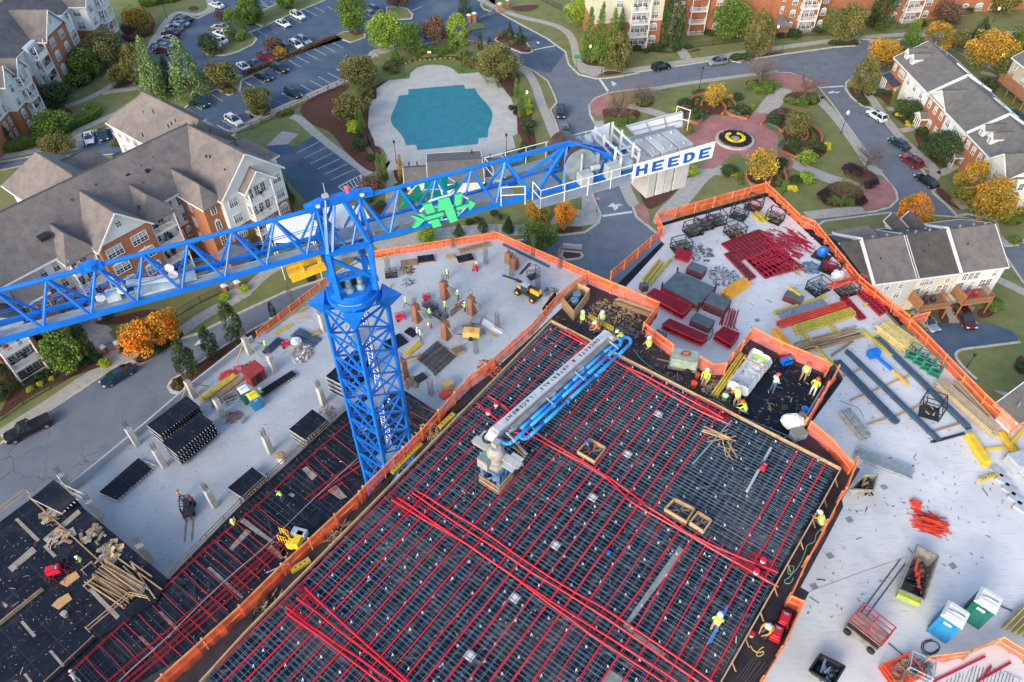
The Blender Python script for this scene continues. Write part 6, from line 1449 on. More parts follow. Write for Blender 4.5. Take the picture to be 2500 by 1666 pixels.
def hedge(s,wd,ht,col,label):
    p=GP(s,.15);a=MB();rn=random.Random(len(s));L=0
    core=MB()
    for i in range(len(p)-1):
        core.bar(p[i]+Z3*ht*.45,p[i+1]+Z3*ht*.45,wd*.8,ht*.85);n=int((p[i+1]-p[i]).length*wd*260)
        d=(p[i+1]-p[i]).normalized();nn=Vector((-d.y,d.x,0))
        for _ in range(n):
            c=p[i].lerp(p[i+1],rn.random());u_,v_=rn.uniform(-1,1),rn.random()
            q=c+nn*u_*wd/2+Z3*(ht*(.55+.5*v_*(1-abs(u_)**3)))if rn.random()<.6 else c+nn*math.copysign(wd/2,u_)*rn.uniform(.9,1.1)+Z3*ht*v_
            leaf(a,q,.1,rn,.6)
    r=thing('hedge',label,'hedge',p[0]);a.build('foliage',LM[col],r);core.build('hedge_core',LM[col],r)
hedge('00 0,1245 180,1195 370,1130',2.4,1.3,'green','long clipped hedge at the left edge before the apartments');hedge('00 480,1095 600,1040 740,970 800,930',2.4,1.3,'green','clipped hedge running down from the looped hedge to the round tree')
hedge('00 800,935 785,900 730,905 700,930',1.6,1.2,'green','looped clipped hedge on the lawn left of the grey roof');hedge('00 1150,60 1300,30 1420,10 1500,-20',2.6,1.5,'green','tall hedge along the top edge above the lot lawn')
hedge('10 0,605 200,530 400,445 740,305',.9,.8,'brown','long thin brown hedge strip between the two parking rows');hedge('20 1650,780 1720,765 1790,760 1850,765',1.2,.7,'dark','curved low hedge behind the upper ring bed of the garden square')
hedge('31 330,260 380,215 400,160',1.0,.6,'green','low curved hedge at the lower right garden bed')
# ================================================================ cars
RUB=M('tyre_rubber',(.018,.018,.02),.85,.1);RIM=M('alloy_rim',(.45,.46,.48),.3,.05,metal=.7);CG=M('car_glass',(.015,.03,.04),.06,0,spec=1.0)
HL=M('headlamp',(.75,.75,.72),.2,0);TL=M('tail_lamp',(.35,.01,.01),.3,0);PLS=M('dark_trim',(.02,.02,.022),.6,.1)
def paint(nm,c,metal=.25):
    m=M(nm,c,.28,0,metal=metal);N(m)[2].inputs['Coat Weight'].default_value=.6;return m
PT={'black':paint('black_paint',(.010,.011,.013)),'navy':paint('navy_paint',(.015,.045,.075)),'green':paint('dark_green_paint',(.008,.04,.045)),'white':paint('white_car_paint',(.78,.79,.8),0),'silver':paint('silver_paint',(.38,.41,.44),.5),
 'grey':paint('grey_paint',(.13,.16,.20),.4),'red':paint('red_paint',(.28,.012,.022)),'maroon':paint('maroon_paint',(.10,.012,.018)),'blue':paint('light_blue_paint',(.22,.34,.42),.4),'tan':paint('tan_paint',(.45,.38,.32),.3)}
CPR={}
def car_proto(kind):
    """front along +x, origin on the ground under the middle"""
    L_,W_,H_={'sedan':(4.8,1.84,1.45),'suv':(4.75,1.92,1.72),'pickup':(5.8,2.0,1.9)}[kind]
    r=bpy.data.objects.new('parked_car',None);COL.objects.link(r);r.location=(0,-500,-50)
    h2,w2=L_/2,W_/2;gc=.22 if kind=='sedan' else.28;belt={'sedan':.92,'suv':1.05,'pickup':1.15}[kind];hood={'sedan':.86,'suv':1.02,'pickup':1.14}[kind]
    prof=[(-h2,.45,.86),(-h2+.06,.30,.94),(-h2+.35,gc,1.0),(-h2+.9,gc,1.0),(0,gc,1.0),(h2-1.1,gc,1.0),(h2-.45,gc,.97),(h2-.12,.28,.88),(h2,.40,.76)]
    tops={'sedan':[.78,.9,.95,.97,.93,.90,.82,.72,.60],'suv':[.9,1.0,1.06,1.07,1.06,1.03,.98,.9,.72],'pickup':[.95,1.05,1.1,1.12,1.15,1.14,1.1,1.04,.85]}[kind]
    a=MB();vs=[];NS=10
    for(x,zb,wk),zt in zip(prof,tops):
        w_=w2*wk
        vs+=[(x,-w_*.86,zb),(x,-w_,zb+.14),(x,-w_*1.0,(zb+zt)/2+.05),(x,-w_*.95,zt-.07),(x,-w_*.8,zt),(x,w_*.8,zt),(x,w_*.95,zt-.07),(x,w_*1.0,(zb+zt)/2+.05),(x,w_,zb+.14),(x,w_*.86,zb)]
    fs=[]
    for i in range(len(prof)-1):
        for j in range(NS):fs.append((i*NS+j,i*NS+(j+1)%NS,(i+1)*NS+(j+1)%NS,(i+1)*NS+j))
    fs.append(tuple(range(NS-1,-1,-1)));fs.append(tuple((len(prof)-1)*NS+j for j in range(NS)))
    a.add(vs,[tuple(reversed(f))for f in fs])
    g={'sedan':((-h2+.62,-h2+1.45),(h2-1.95,h2-1.15)),'suv':((-h2+.08,-h2+.42),(h2-1.95,h2-1.2)),'pickup':((-.55,-.35),(h2-2.3,h2-1.65))}[kind]
    (xb,xrb),(xrf,xf)=g;zr=H_;zb=belt-.05;wb,wr=w2*.93,w2*.73
    a.add([(xrb,-wr,zr-.05),(xrf,-wr,zr-.06),(xrf,wr,zr-.06),(xrb,wr,zr-.05),(xrb+.12,-wr*.82,zr),(xrf-.15,-wr*.82,zr),(xrf-.15,wr*.82,zr),(xrb+.12,wr*.82,zr)],[(0,1,5,4),(1,2,6,5),(2,3,7,6),(3,0,4,7),(4,5,6,7)])
    for sy in(-1,1):
        for(p,q,wd)in(((xb,zb),(xrb,zr-.05),.14),((xf,zb),(xrf,zr-.06),.09),(((xb+xf)/2,zb),((xrb+xrf)/2,zr-.05),.08)):a.bar((p[0],sy*(wb-.01),p[1]),(q[0],sy*(wr+.0),q[1]),wd,.07,up=(0,1,0))
    if kind=='pickup':
        a.add([(-h2+.12,-w2*.78,1.07),(-.65,-w2*.78,1.07),(-.65,w2*.78,1.07),(-h2+.12,w2*.78,1.07)],[(0,1,2,3)])
    for sy in(-1,1):a.box((xf-.25,sy*(w2+.08),belt+.02),(.18,.2,.14))
    body=a.build('body',PT['white'],r,world=False,smooth=False)
    b=MB();e=.012
    b.add([(xb,-wb,zb),(xf,-wb,zb),(xf,wb,zb),(xb,wb,zb),(xrb,-wr,zr-.05),(xrf,-wr,zr-.06),(xrf,wr,zr-.06),(xrb,wr,zr-.05)],[(0,1,5,4),(1,2,6,5),(2,3,7,6),(3,0,4,7)])
    if kind!='pickup':b.add([(-.35,-.42,H_+.006),(.45,-.42,H_+.006),(.45,.42,H_+.006),(-.35,.42,H_+.006)],[(0,1,2,3)])
    b.build('windows',CG,r,world=False)
    if kind=='pickup':c=MB();c.box((-h2+1.25,0,1.12),(2.1,w2*1.5,.04));c.build('cargo_cover',PLS,r,world=False)
    if kind=='suv':
        c=MB()
        for sy in(-1,1):c.bar((xrb+.2,sy*wr*.85,H_+.05),(xrf-.3,sy*wr*.85,H_+.05),.05)
        c.build('roof_rails',PLS,r,world=False)
    wr_=.33 if kind=='sedan' else.38
    for sx in(-1,1):
        for sy in(-1,1):
            x=sx*(h2-.92);c=MB();c.tube((x,sy*(w2-.21),wr_),(x,sy*(w2+.02),wr_),wr_,n=16);wl=c.build('wheel',RUB,r,world=False)
            c=MB();c.tube((x,sy*(w2-.05),wr_),(x,sy*(w2+.035),wr_),wr_*.62,n=10);c.build('rim',RIM,wl,world=False)
    for sy in(-1,1):
        c=MB();c.box((h2-.12,sy*w2*.66,hood-.22),(.3,.38,.14));c.build('headlight',HL,r,world=False)
        c=MB();c.box((-h2+.05,sy*w2*.74,belt-.12),(.14,.26,.16));c.build('taillight',TL,r,world=False)
    c=MB();c.box((h2-.02,0,hood-.38),(.06,w2*1.1,.18));c.box((h2-.05,0,.38),(.12,w2*1.5,.12));c.build('grille',PLS,r,world=False)
    note(r);return r
USED=set()
def car(kind,col,s,label,group=None,z=0.0):
    if kind not in CPR:CPR[kind]=car_proto(kind)
    p=GP(s,z+.8);d=p[1]-p[0];m_=(p[0]+p[1])/2;rz=math.atan2(d.y,d.x);pr=CPR[kind]
    nm={'pickup':'pickup_truck'}.get(kind,'parked_car')
    o=dup(pr,(m_.x,m_.y,z),rz,label,group,mats={'white_car_paint':PT[col]});o.name=nm;o['category']='truck' if kind=='pickup' else 'car'
    return o
for q in(('pickup','black','02 385,745 60,905','black pickup truck parked by the kerb at the far left'),('sedan','navy','02 1070,320 850,450','dark blue sedan parked on the left road near the orange trees'),
 ('sedan','black','00 1570,165 1450,135','black car at the top end of the left parking row'),('sedan','blue','00 1530,195 1430,185','pale blue car second from the top of the left parking row'),('suv','silver','00 1500,235 1360,210','silver wagon third from the top of the left parking row'),
 ('sedan','maroon','00 1460,270 1330,255','dark red car in the middle of the left parking row'),('sedan','silver','00 1445,320 1310,300','silver sedan below the dark red car in the left parking row'),('sedan','blue','00 1390,378 1285,372','bluish grey car near the bottom of the left parking row'),
 ('suv','maroon','00 1395,425 1270,400','maroon car at the bottom of the left parking row'),('sedan','tan','00 1850,222 1765,210','tan car half under the green tree on the lot island'),('suv','white','00 1880,295 1750,250','white car nearest the green tree on the lot island'),
 ('sedan','white','00 1845,335 1750,315','white sedan between two other white cars on the lot island'),('sedan','white','00 1812,372 1655,360','white sedan half hidden by the small dark island tree'),('sedan','white','00 1820,50 1730,22','white sedan alone at the top of the lot by the kerb end'),
 ('sedan','white','00 1952,508 2045,575','white car with dark roof hatch beside the grey sedan'),('sedan','grey','00 2050,485 2142,545','grey sedan between the white car and the red pickup'),('pickup','red','00 2125,440 2245,490','red pickup truck beside the reddish tree'),
 ('suv','black','00 2240,535 2345,580','black car in the bay just below the red pickup'),('sedan','black','00 2100,600 2220,645','black sedan beside the thin brown hedge'),('suv','green','00 1590,805 1705,865','dark green wagon behind the grey roof gables'),
 ('suv','white','00 1855,945 1985,1025','white off-roader with roof windows near the lot footpath'),('sedan','white','00 722,1088 732,1160','white car in the small bay behind the grey roof, leftmost'),('sedan','green','00 833,1065 850,1130','dark car between two white cars behind the grey roof'),
 ('sedan','white','00 935,1040 978,1105','white sedan nearest the roof edge in the small bay'),('sedan','white','10 250,160 360,212','white sedan left of another white car in the middle lot'),('suv','white','10 375,100 480,150','white crossover right of another white car in the middle lot'),
 ('suv','green','10 290,360 400,425','dark green car left of the two silver wagons'),('suv','white','10 362,335 470,395','white wagon between the green car and the silver wagon'),('suv','silver','10 422,300 535,358','silver wagon rightmost of the row by the brown hedge'),
 ('suv','black','10 325,725 455,800','black wagon alone in the lower lot near the footpath'),('sedan','blue','10 1010,100 1050,125','blue car peeping out behind the tall green tree'),('suv','grey','10 1025,55 1105,95','dark grey wagon at the top lot corner'),
 ('suv','black','20 1325,560 1462,530','black off-roader on the upper road by the kerb'),('suv','silver','20 1930,490 1775,515','silver wagon on the upper road by the kerb'),('suv','black','20 568,860 572,975','black van like car right of the pool, farther one'),('sedan','grey','20 592,1015 622,1120','grey blue sedan right of the pool, nearer one'),
 ('suv','white','30 1210,985 1085,905','white car on the street by the townhouses'),('sedan','green','30 1400,1215 1265,1130','dark green sedan on the townhouse street'),('suv','red','30 1500,1365 1365,1275','red car on the townhouse street'),('sedan','black','31 1640,185 1478,80','black sedan lowest on the townhouse street'),
 ('suv','maroon','31 1830,1195 1915,1325','dark red car on the driveway under the wooden deck'),('sedan','silver','31 1505,1235 1600,1325','silver car partly hidden by the orange fence corner'),('suv','green','30 2250,930 2353,1000','dark teal car under the deck of the tan house'),
 ('sedan','green','30 1420,300 1460,330','dark car half hidden behind the pointed tree top right'),('sedan','silver','00 2000,130 2070,150','pale car under the tall green tree at the top of the lot')):
    car(*q)
for pr in CPR.values():
    for c in[pr]+[x for x in pr.children_recursive]:bpy.data.objects.remove(c)
# ================================================================ street furniture
def lamp(s,label,h=4.2,lit=False,arm=False,z=.15):
    p=GP(s,z)[0];t_=thing('street_lamp',label,'street lamp',p,'street lamps')
    a=MB();a.lathe(p,[(.14,0),(.14,.25),(.07,.4),(.05,h)],10);a.build('pole',BLK,t_)
    a=MB();a.lathe(p+Z3*h,[(.08,0),(.2,.18),(.24,.5),(.08,.62),(.03,.75)],8);a.build('lantern',M('lit_lantern',(1,.72,.35),.4,0,emit=2.2)if lit else BLK,t_)
for q in(('20 1705,722','black lamp post by the upper road, on the garden square lawn',4.3),('30 850,1095','lit lamp post on the right lawn of the garden square',4.3,True),('10 1303,628','black lamp post left of the round pool deck',4.0),('10 1775,588','black lamp post right of the round pool deck',4.0),
 ('20 122,1270','black lamp post at the lower right corner of the pool deck',4.0),('11 1238,-5','black lamp post at the pool gate',4.3),('00 1373,150','tall lit lamp beside the left parking row',7.0,True),('20 900,620','black lamp post at the corner of the upper road',3.8),('20 800,530','lit lamp in front of the conifers',4.0,True),
 ('20 288,900','lit lamp among the shrubs right of the pool',3.6,True),('30 1235,640','lit lamp before the townhouse gable',4.2,True),('30 930,720','black lamp post at the stop line corner',3.0),('30 310,330','lit lamp by the brick porch at the top',3.0,True),('30 1705,1320','lit lamp under the dark tree of the townhouses',3.0,True),('30 2100,180','lit lamp on the top right lawn',3.0,True),('30 2120,580','lit lamp behind the townhouse roof',3.5,True),('10 893,990','black lamp post in the olive tree left of the pool',3.8),('32 1885,325','black lamp post on the grass verge right of the orange fence',2.2)):lamp(*q)
def sign(s,label,m,h=2.2,sz=.7):
    p=GP(s,.15)[0];t_=thing('street_sign',label,'sign',p);a=MB();a.bar(p,p+Z3*h,.07);a.build('post',BLK,t_);a=MB();a.box(p+Z3*h,(sz,.05,sz*.6));a.build('panel',m,t_)
sign('20 697,555','green street name sign on the kerb at the pool corner',M('sign_green',(.02,.22,.12),.5,0),2.6,1.4);sign('30 370,415','small green sign post by the top path',MATS['sign_green'],1.8,.5);sign('10 683,740','green bin post on the lot footpath',MATS['sign_green'],1.6,.4)
sign('10 1508,460','white notice sign with red print in the mulch above the pool',WHP,.9,.9);sign('30 682,850','black square sign at the kerb of the garden square',BLK,1.4,.9);sign('20 295,395','white marker post on the entrance median',WHP,1.2,.3)
sign('21 862,410','red topped post lamp on the kerb near the stop line',M('sign_orange',(.8,.2,.05),.5,0),3.2,.6);sign('20 2275,770','small blue white marker in the upper garden bed',WHP,.5,.3);sign('30 262,760','blue tub marker in the garden bed at the top of the square',M('pale_blue',(.3,.45,.6),.5,0),.5,.4)
def iron_fence(s,label,h=1.3,z=.15,step=2.4):
    p=GP(s,z);t_=thing('iron_fence',label,'fence',p[0]);
    for i in range(len(p)-1):
        a=MB();d=(p[i+1]-p[i]);n=int(d.length/.28)
        for h_ in(.15,h):a.bar(p[i]+Z3*h_,p[i+1]+Z3*h_,.05)
        for j in range(n):c=p[i]+d*j/n;a.bar(c,c+Z3*h,.03)
        a.build('panel',BLK,t_)
        for j in range(max(1,int(d.length/step))):c=p[i]+d*j/max(1,int(d.length/step));a=MB();a.bar(c,c+Z3*(h+.1),.09);a.build('post',BLK,t_)
iron_fence('00 1900,1110 2353,955 10 50,1060 370,905 430,880 600,800 830,690','black iron fence along the lot footpath and round the mulch bank');iron_fence('10 990,1110 1030,1220 1075,1310','black iron fence left of the pool deck')
iron_fence('20 120,600 180,740','black iron fence above the right side of the pool');iron_fence('20 270,1060 320,1180','black iron fence at the lower right of the pool');iron_fence('20 1640,395 1900,365 2100,340','black iron fence below the top brick apartments')
iron_fence('20 400,0 560,80 650,150','black iron fence on the lawn left of the bright green tree');iron_fence('30 340,320 560,300 800,290','black iron fence by the road bend below the brick balconies');iron_fence('01 1450,1260 1650,1140 1830,1060','black iron fence beside the orange trees');iron_fence('02 0,770 200,630 420,500 640,380','black iron fence along the mulch bed at far left')
iron_fence('02 885,200 970,170','black iron garden gate between brick piers',1.4);iron_fence('10 1905,190 1980,150 2070,110','black iron driveway gate between brick pillars',1.8);iron_fence('30 1300,240 1500,225 1560,215','black iron fence at the last brick apartments')
def pillar(s,label,h=2.4,w_=.9):
    p=GP(s,.0)[0];t_=thing('brick_pillar',label,'pillar',p);a=MB();a.box(p+Z3*h/2,(w_,w_,h));a.build('shaft',BRK,t_);a=MB();a.lathe(p+Z3*h,[(w_*.8,0),(w_*.8,.15),(w_*.1,.45)],4);a.build('cap',TRM,t_)
pillar('10 1878,190','brick pillar with white cap left of the driveway gate');pillar('10 2085,110','brick pillar with white cap right of the driveway gate');pillar('10 1835,185','shorter brick pillar with a house number plate',1.8);pillar('02 870,215','left brick pier of the garden gate',1.4,.7);pillar('02 985,180','right brick pier of the garden gate',1.4,.7);pillar('01 1855,1050','left brick pier by the footpath under the crane arm',1.2,.8);pillar('01 1960,1020','right brick pier by the footpath under the crane arm',1.2,.8);pillar('10 2150,60','far brick pillar on the entrance lawn',1.8,.7)
def bench(s,label):
    p=GP(s,.15);t_=thing('park_bench',label,'bench',(p[0]+p[1])/2);d=(p[1]-p[0]).normalized();nn=Vector((-d.y,d.x,0));BG2=M('bench_green',(.06,.16,.13),.5,.1)
    a=MB()
    for k in range(3):a.bar(p[0]+Z3*.45+nn*.15*k,p[1]+Z3*.45+nn*.15*k,.12,.04)
    a.build('seat',BG2,t_);a=MB()
    for k in range(3):a.bar(p[0]+Z3*(.6+.14*k)+nn*.42,p[1]+Z3*(.6+.14*k)+nn*.42,.04,.11)
    a.build('backrest',BG2,t_)
    for f in(.05,.95):a=MB();c=p[0].lerp(p[1],f);a.bar(c,c+Z3*.45,.06);a.bar(c+nn*.42,c+nn*.42+Z3*.95,.06);a.build('leg',BG2,t_)
bench('20 1730,1005 1785,960','green bench at the left planter corner of the plaza');bench('20 1935,935 2030,970','green bench at the top of the plaza');bench('30 230,1045 320,1080','green bench at the right planter of the plaza');bench('30 345,1220 390,1175','green bench at the lower right of the plaza')
# ring bed in the plaza
q=G('20',1995,1155,.16);rb=thing('round_planter','round raised planter with purple flowers and a yellow ring in the middle of the plaza','planter',q)
e1=G('20',2150,1155,.16);R1=(e1-q).length
a=MB();a.lathe(q,[(R1,0),(R1,.4),(R1*.86,.4),(R1*.86,.3)],48);a.build('stone_rim',POOLD,rb)
a=MB();rn=random.Random(2)
for _ in range(3500):t_=rn.uniform(0,6.28);r_=R1*.85*math.sqrt(rn.random());leaf(a,q+Vector((r_*math.cos(t_),r_*math.sin(t_),.45+rn.uniform(0,.25))),.11,rn,.5)if r_>R1*.25 else None
a.build('purple_bedding',LM['purple'],rb)
a=MB()
for _ in range(1600):t_=rn.uniform(-4.3,1.15);r_=R1*rn.uniform(.36,.52);leaf(a,q+Vector((r_*math.cos(t_),r_*math.sin(t_),.7+rn.uniform(0,.15))),.1,rn,.5)
a.build('yellow_bedding',LM['gold'],rb)
def ringwall(s,label,sm=2,h=.5,w_=.35,m=BRK):
    p=smooth_pts(GP(s,.15),sm,False);a=MB()
    for i in range(len(p)-1):a.bar(p[i]+Z3*h/2,p[i+1]+Z3*h/2,w_,h)
    tag(a.build('garden_wall',m),label,'garden wall')
ringwall('20 1625,890 1625,830 1680,790 1770,770 1800,770','curved brick garden wall at the upper left of the square');ringwall('20 1720,870 1725,840 1770,825 1860,825 1915,870 1925,920 1890,945','brick ring round the golden tree bed');ringwall('20 1595,990 1690,1025 1760,960 1770,925','brick planter wall behind the left bench',0)
ringwall('20 1910,915 1960,950 2090,985 2130,910','brick planter wall behind the top bench',0);ringwall('20 1925,800 1980,830 2000,870','short brick kerb beside the yellow shrub');ringwall('30 195,1030 260,960 240,1000 330,1060 370,1090','brick planter wall behind the right bench',0);ringwall('30 370,1090 380,1060 420,1045 490,1040 560,1080 580,1110 570,1150 520,1160','brick ring round the olive tree bed')
ringwall('30 590,1025 660,1060 695,1120 690,1165','curved brick garden wall at the right of the square');ringwall('30 350,1250 480,1300 500,1275 400,1180','brick planter wall behind the lower right bench',0);ringwall('31 60,80 80,150 130,190 230,190 280,140 285,90 240,60','brick ring round the lower golden tree bed');ringwall('31 350,220 400,170 405,110 370,60 430,0','curved brick wall of the lower right garden bed')
bed('20 1625,900 1630,830 1700,790 1800,770 1940,790 2010,840 2040,960 1900,940 1700,960 1640,920',.156);bed('30 230,960 300,900 420,880 600,1000 690,1080 700,1170 760,1250 600,1340 480,1300 350,1250 400,1180 360,1080',.156);bed('31 60,60 300,40 420,0 430,60 380,210 200,190 60,160',.1555);bed('20 1480,920 1530,850 1560,900 1650,990 1600,1000',.1553)
struct_k=None
kerbline('21 585,690 740,705',0,.5,.35,.5)
# ================================================================ people
def person_mesh(pose):
    J_={'pel':(0,0,.95),'che':(0,0,1.3),'nek':(0,.01,1.5),'hed':(0,.04,1.62),'sL':(-.19,0,1.42),'sR':(.19,0,1.42),'eL':(-.25,.02,1.14),'eR':(.25,.02,1.14),'wL':(-.22,.18,.98),'wR':(.22,.2,1.02),
     'hL':(-.1,0,.9),'hR':(.1,0,.9),'kL':(-.12,.03,.5),'kR':(.12,.0,.5),'aL':(-.13,-.02,.08),'aR':(.14,-.04,.08),'tL':(-.15,.15,.04),'tR':(.17,.13,.04)}
    up={'stand':{},'walk':{'kL':(-.11,.22,.52),'aL':(-.12,.32,.08),'tL':(-.12,.5,.06),'kR':(.11,-.08,.5),'aR':(.11,-.36,.12),'tR':(.12,-.2,.03),'wL':(-.3,-.15,.98),'wR':(.28,.25,1.05)},
     'reach':{'eL':(-.26,.2,1.28),'wL':(-.2,.42,1.38),'eR':(.26,.22,1.3),'wR':(.16,.44,1.42)},
     'bend':{'che':(0,.26,1.18),'nek':(0,.44,1.28),'hed':(0,.56,1.30),'sL':(-.19,.36,1.22),'sR':(.19,.36,1.22),'eL':(-.24,.46,.94),'eR':(.24,.46,.94),'wL':(-.15,.6,.74),'wR':(.15,.62,.74),'kL':(-.14,.08,.5),'kR':(.14,.06,.5)},
     'kneel':{'pel':(0,-.1,.5),'che':(0,.08,.82),'nek':(0,.2,.98),'hed':(0,.28,1.07),'sL':(-.19,.14,.92),'sR':(.19,.14,.92),'eL':(-.24,.3,.7),'eR':(.24,.3,.7),'wL':(-.14,.5,.58),'wR':(.14,.5,.56),'hL':(-.1,-.08,.46),'hR':(.1,-.08,.46),'kL':(-.16,.3,.5),'kR':(.14,.25,.12),'aL':(-.16,.22,.09),'aR':(.14,-.2,.1),'tL':(-.17,.4,.05),'tR':(.14,-.3,.04)},
     'sit':{'pel':(0,0,.45),'che':(0,.02,.8),'nek':(0,.06,1.0),'hed':(0,.1,1.12),'sL':(-.19,.03,.93),'sR':(.19,.03,.93),'eL':(-.25,.15,.68),'eR':(.25,.15,.68),'wL':(-.12,.35,.6),'wR':(.12,.35,.6),'hL':(-.1,0,.42),'hR':(.1,0,.42),'kL':(-.14,.42,.46),'kR':(.14,.42,.46),'aL':(-.15,.5,.08),'aR':(.15,.48,.08),'tL':(-.16,.66,.04),'tR':(.17,.64,.04)}}[pose]
    J_.update(up)
    rad={'pel':.15,'che':.165,'nek':.062,'hed':.088,'sL':.07,'sR':.07,'eL':.05,'eR':.05,'wL':.032,'wR':.032,'hL':.1,'hR':.1,'kL':.068,'kR':.068,'aL':.055,'aR':.055,'tL':.045,'tR':.045}
    E_=[('pel','che',1),('che','nek',1),('nek','hed',0),('che','sL',1),('che','sR',1),('sL','eL',1),('sR','eR',1),('eL','wL',1),('eR','wR',1),('pel','hL',2),('pel','hR',2),('hL','kL',2),('hR','kR',2),('kL','aL',2),('kR','aR',2),('aL','tL',3),('aR','tR',3)]
    for s_,w_,e_ in(('L','wL','eL'),('R','wR','eR')):
        w=Vector(J_[w_]);d=(w-Vector(J_[e_])).normalized();sx=Vector((1,0,0));p=w+d*.075;J_['p'+s_]=tuple(p);rad['p'+s_]=.03;E_.append((w_,'p'+s_,0))
        for k in range(4):
            a_=p+sx*(k-1.5)*.021+d*.04;b_=a_+d*(.035,.045,.042,.03)[k]+Vector((0,0,-.015));J_[f'f{s_}{k}']=tuple(a_);J_[f'g{s_}{k}']=tuple(b_);rad[f'f{s_}{k}']=.0095;rad[f'g{s_}{k}']=.008;E_+=[('p'+s_,f'f{s_}{k}',0),(f'f{s_}{k}',f'g{s_}{k}',0)]
        q=w+d*.03+sx*(.04 if s_=='L' else-.04);J_['q'+s_]=tuple(q);rad['q'+s_]=.011;E_.append((w_,'q'+s_,0));J_['r'+s_]=tuple(q+d*.045);rad['r'+s_]=.009;E_.append(('q'+s_,'r'+s_,0))
    ks=list(J_);me=bpy.data.meshes.new('body');me.from_pydata([J_[k]for k in ks],[(ks.index(a_),ks.index(b_))for a_,b_,_ in E_],[])
    o=bpy.data.objects.new('body',me);COL.objects.link(o);o.modifiers.new('s','SKIN');sk=me.skin_vertices[0].data
    for i,k in enumerate(ks):sk[i].radius=(rad[k],rad[k]*(.72 if k in('che','pel')else 1));sk[i].use_root=k=='pel'
    o.modifiers.new('u','SUBSURF').levels=1
    dg=bpy.context.evaluated_depsgraph_get();m2=bpy.data.meshes.new_from_object(o.evaluated_get(dg));bpy.data.objects.remove(o)
    h=Vector(J_['hed']);bm=bmesh.new();bm.from_mesh(m2)
    r=bmesh.ops.create_uvsphere(bm,u_segments=12,v_segments=8,radius=.5);bmesh.ops.scale(bm,vec=(.17,.2,.25),verts=r['verts']);bmesh.ops.translate(bm,vec=h+Vector((0,0,.02)),verts=r['verts'])
    for off,s_ in(((0,.105,.0),(.03,.035,.05)),((-.085,0,.01),(.02,.04,.06)),((.085,0,.01),(.02,.04,.06)),((0,.09,-.06),(.06,.02,.015)),((-.035,.088,.03),(.025,.02,.015)),((.035,.088,.03),(.025,.02,.015))):
        r=bmesh.ops.create_icosphere(bm,subdivisions=1,radius=.5);bmesh.ops.scale(bm,vec=s_,verts=r['verts']);bmesh.ops.translate(bm,vec=h+Vector(off),verts=r['verts'])
    bm.to_mesh(m2);bm.free()
    segs=[(Vector(J_[a_]),Vector(J_[b_]),c)for a_,b_,c in E_]
    for _ in range(4):m2.materials.append(None)
    for f in m2.polygons:
        c=f.center;best=9;reg=0
        for a_,b_,g_ in segs:
            d=b_-a_;t_=max(0,min(1,(c-a_).dot(d)/d.length_squared));q=(c-a_-d*t_).length
            if q<best:best,reg=q,g_
        if(c-h).length<.16:reg=0
        f.material_index=reg;f.use_smooth=True
    v=MB();pe,ch,nk=Vector(J_['pel']),Vector(J_['che']),Vector(J_['nek'])
    ax=(nk-pe).normalized();fw=ax.cross(Vector((1,0,0)));fw=-fw if fw.y<0 and pose!='bend' else fw;R0=Vector((1,0,0));B0=R0.cross(ax)
    rings=[]
    for f_,rx,ry in((-.02,.175,.145),(.35,.18,.15),(.62,.2,.155),(.85,.21,.13),(.97,.10,.09)):
        c=pe.lerp(nk,f_);rings.append([c+R0*rx*math.cos(k*math.tau/12)+B0*ry*math.sin(k*math.tau/12)for k in range(12)])
    for a_,b_ in zip(rings,rings[1:]):
        for k in range(12):v.face([a_[k],a_[(k+1)%12],b_[(k+1)%12],b_[k]])
    st=MB()
    for sx in(-.1,.1):
        for s2 in(1,-1):st.bar(pe.lerp(nk,.1)+R0*sx+B0*.155*s2,pe.lerp(nk,.88)+R0*sx+B0*.145*s2,.045,.015,up=B0)
    for f_ in(.25,):
        c=pe.lerp(nk,f_)
        for k in range(12):st.bar(c+R0*.19*math.cos(k*math.tau/12)+B0*.158*math.sin(k*math.tau/12),c+R0*.19*math.cos((k+1)*math.tau/12)+B0*.158*math.sin((k+1)*math.tau/12),.012,.05)
    hd=(h-nk).normalized()*.5+Vector((0,0,.5))if pose=='bend' else Vector((0,0,1));hd.normalize()
    ht=MB();ht.lathe((0,0,0),[(.15,0),(.155,.01),(.135,.02),(.13,.06),(.10,.11),(.04,.135),(.01,.138)],14);ht.box((0,.13,.008),(.18,.12,.012))
    q=Vector((0,0,1)).rotation_difference(hd);ht.v=[tuple(h+Vector((0,0,.035))+hd*.02+q@Vector(p))for p in ht.v]
    vo=v.build('safety_vest',WHT,None,world=False,smooth=True);so_=st.build('vest_stripe',WHT,None,world=False);ho=ht.build('hard_hat',WHT,None,world=False,smooth=True)
    out=(m2,vo.data,so_.data,ho.data)
    for o in(vo,so_,ho):bpy.data.objects.remove(o)
    return out
PM={}
CL={'skin':M('skin',(.42,.24,.16),.55,.08),'lime':M('lime_fabric',(.50,.78,.05),.7,.1,6.),'orange':M('orange_fabric',(.9,.25,.04),.7,.1,6.),'jeans':M('denim',(.05,.09,.17),.85,.2,6.),'tan':M('tan_trousers',(.32,.23,.14),.85,.2,6.),'dark':M('dark_cloth',(.03,.032,.04),.85,.2,6.),'grey':M('grey_cloth',(.30,.31,.31),.85,.15,6.),
 'boot':M('brown_boots',(.12,.07,.04),.8,.2,6.),'white':M('white_helmet',(.85,.85,.85),.35,0),'blue':M('blue_helmet',(.02,.10,.42),.35,0),'red':M('red_helmet',(.5,.07,.03),.35,0),'rstripe':M('reflective_stripe',(.75,.75,.7),.4,0),'pale':M('pale_shirt',(.55,.62,.55),.8,.1,6.)}
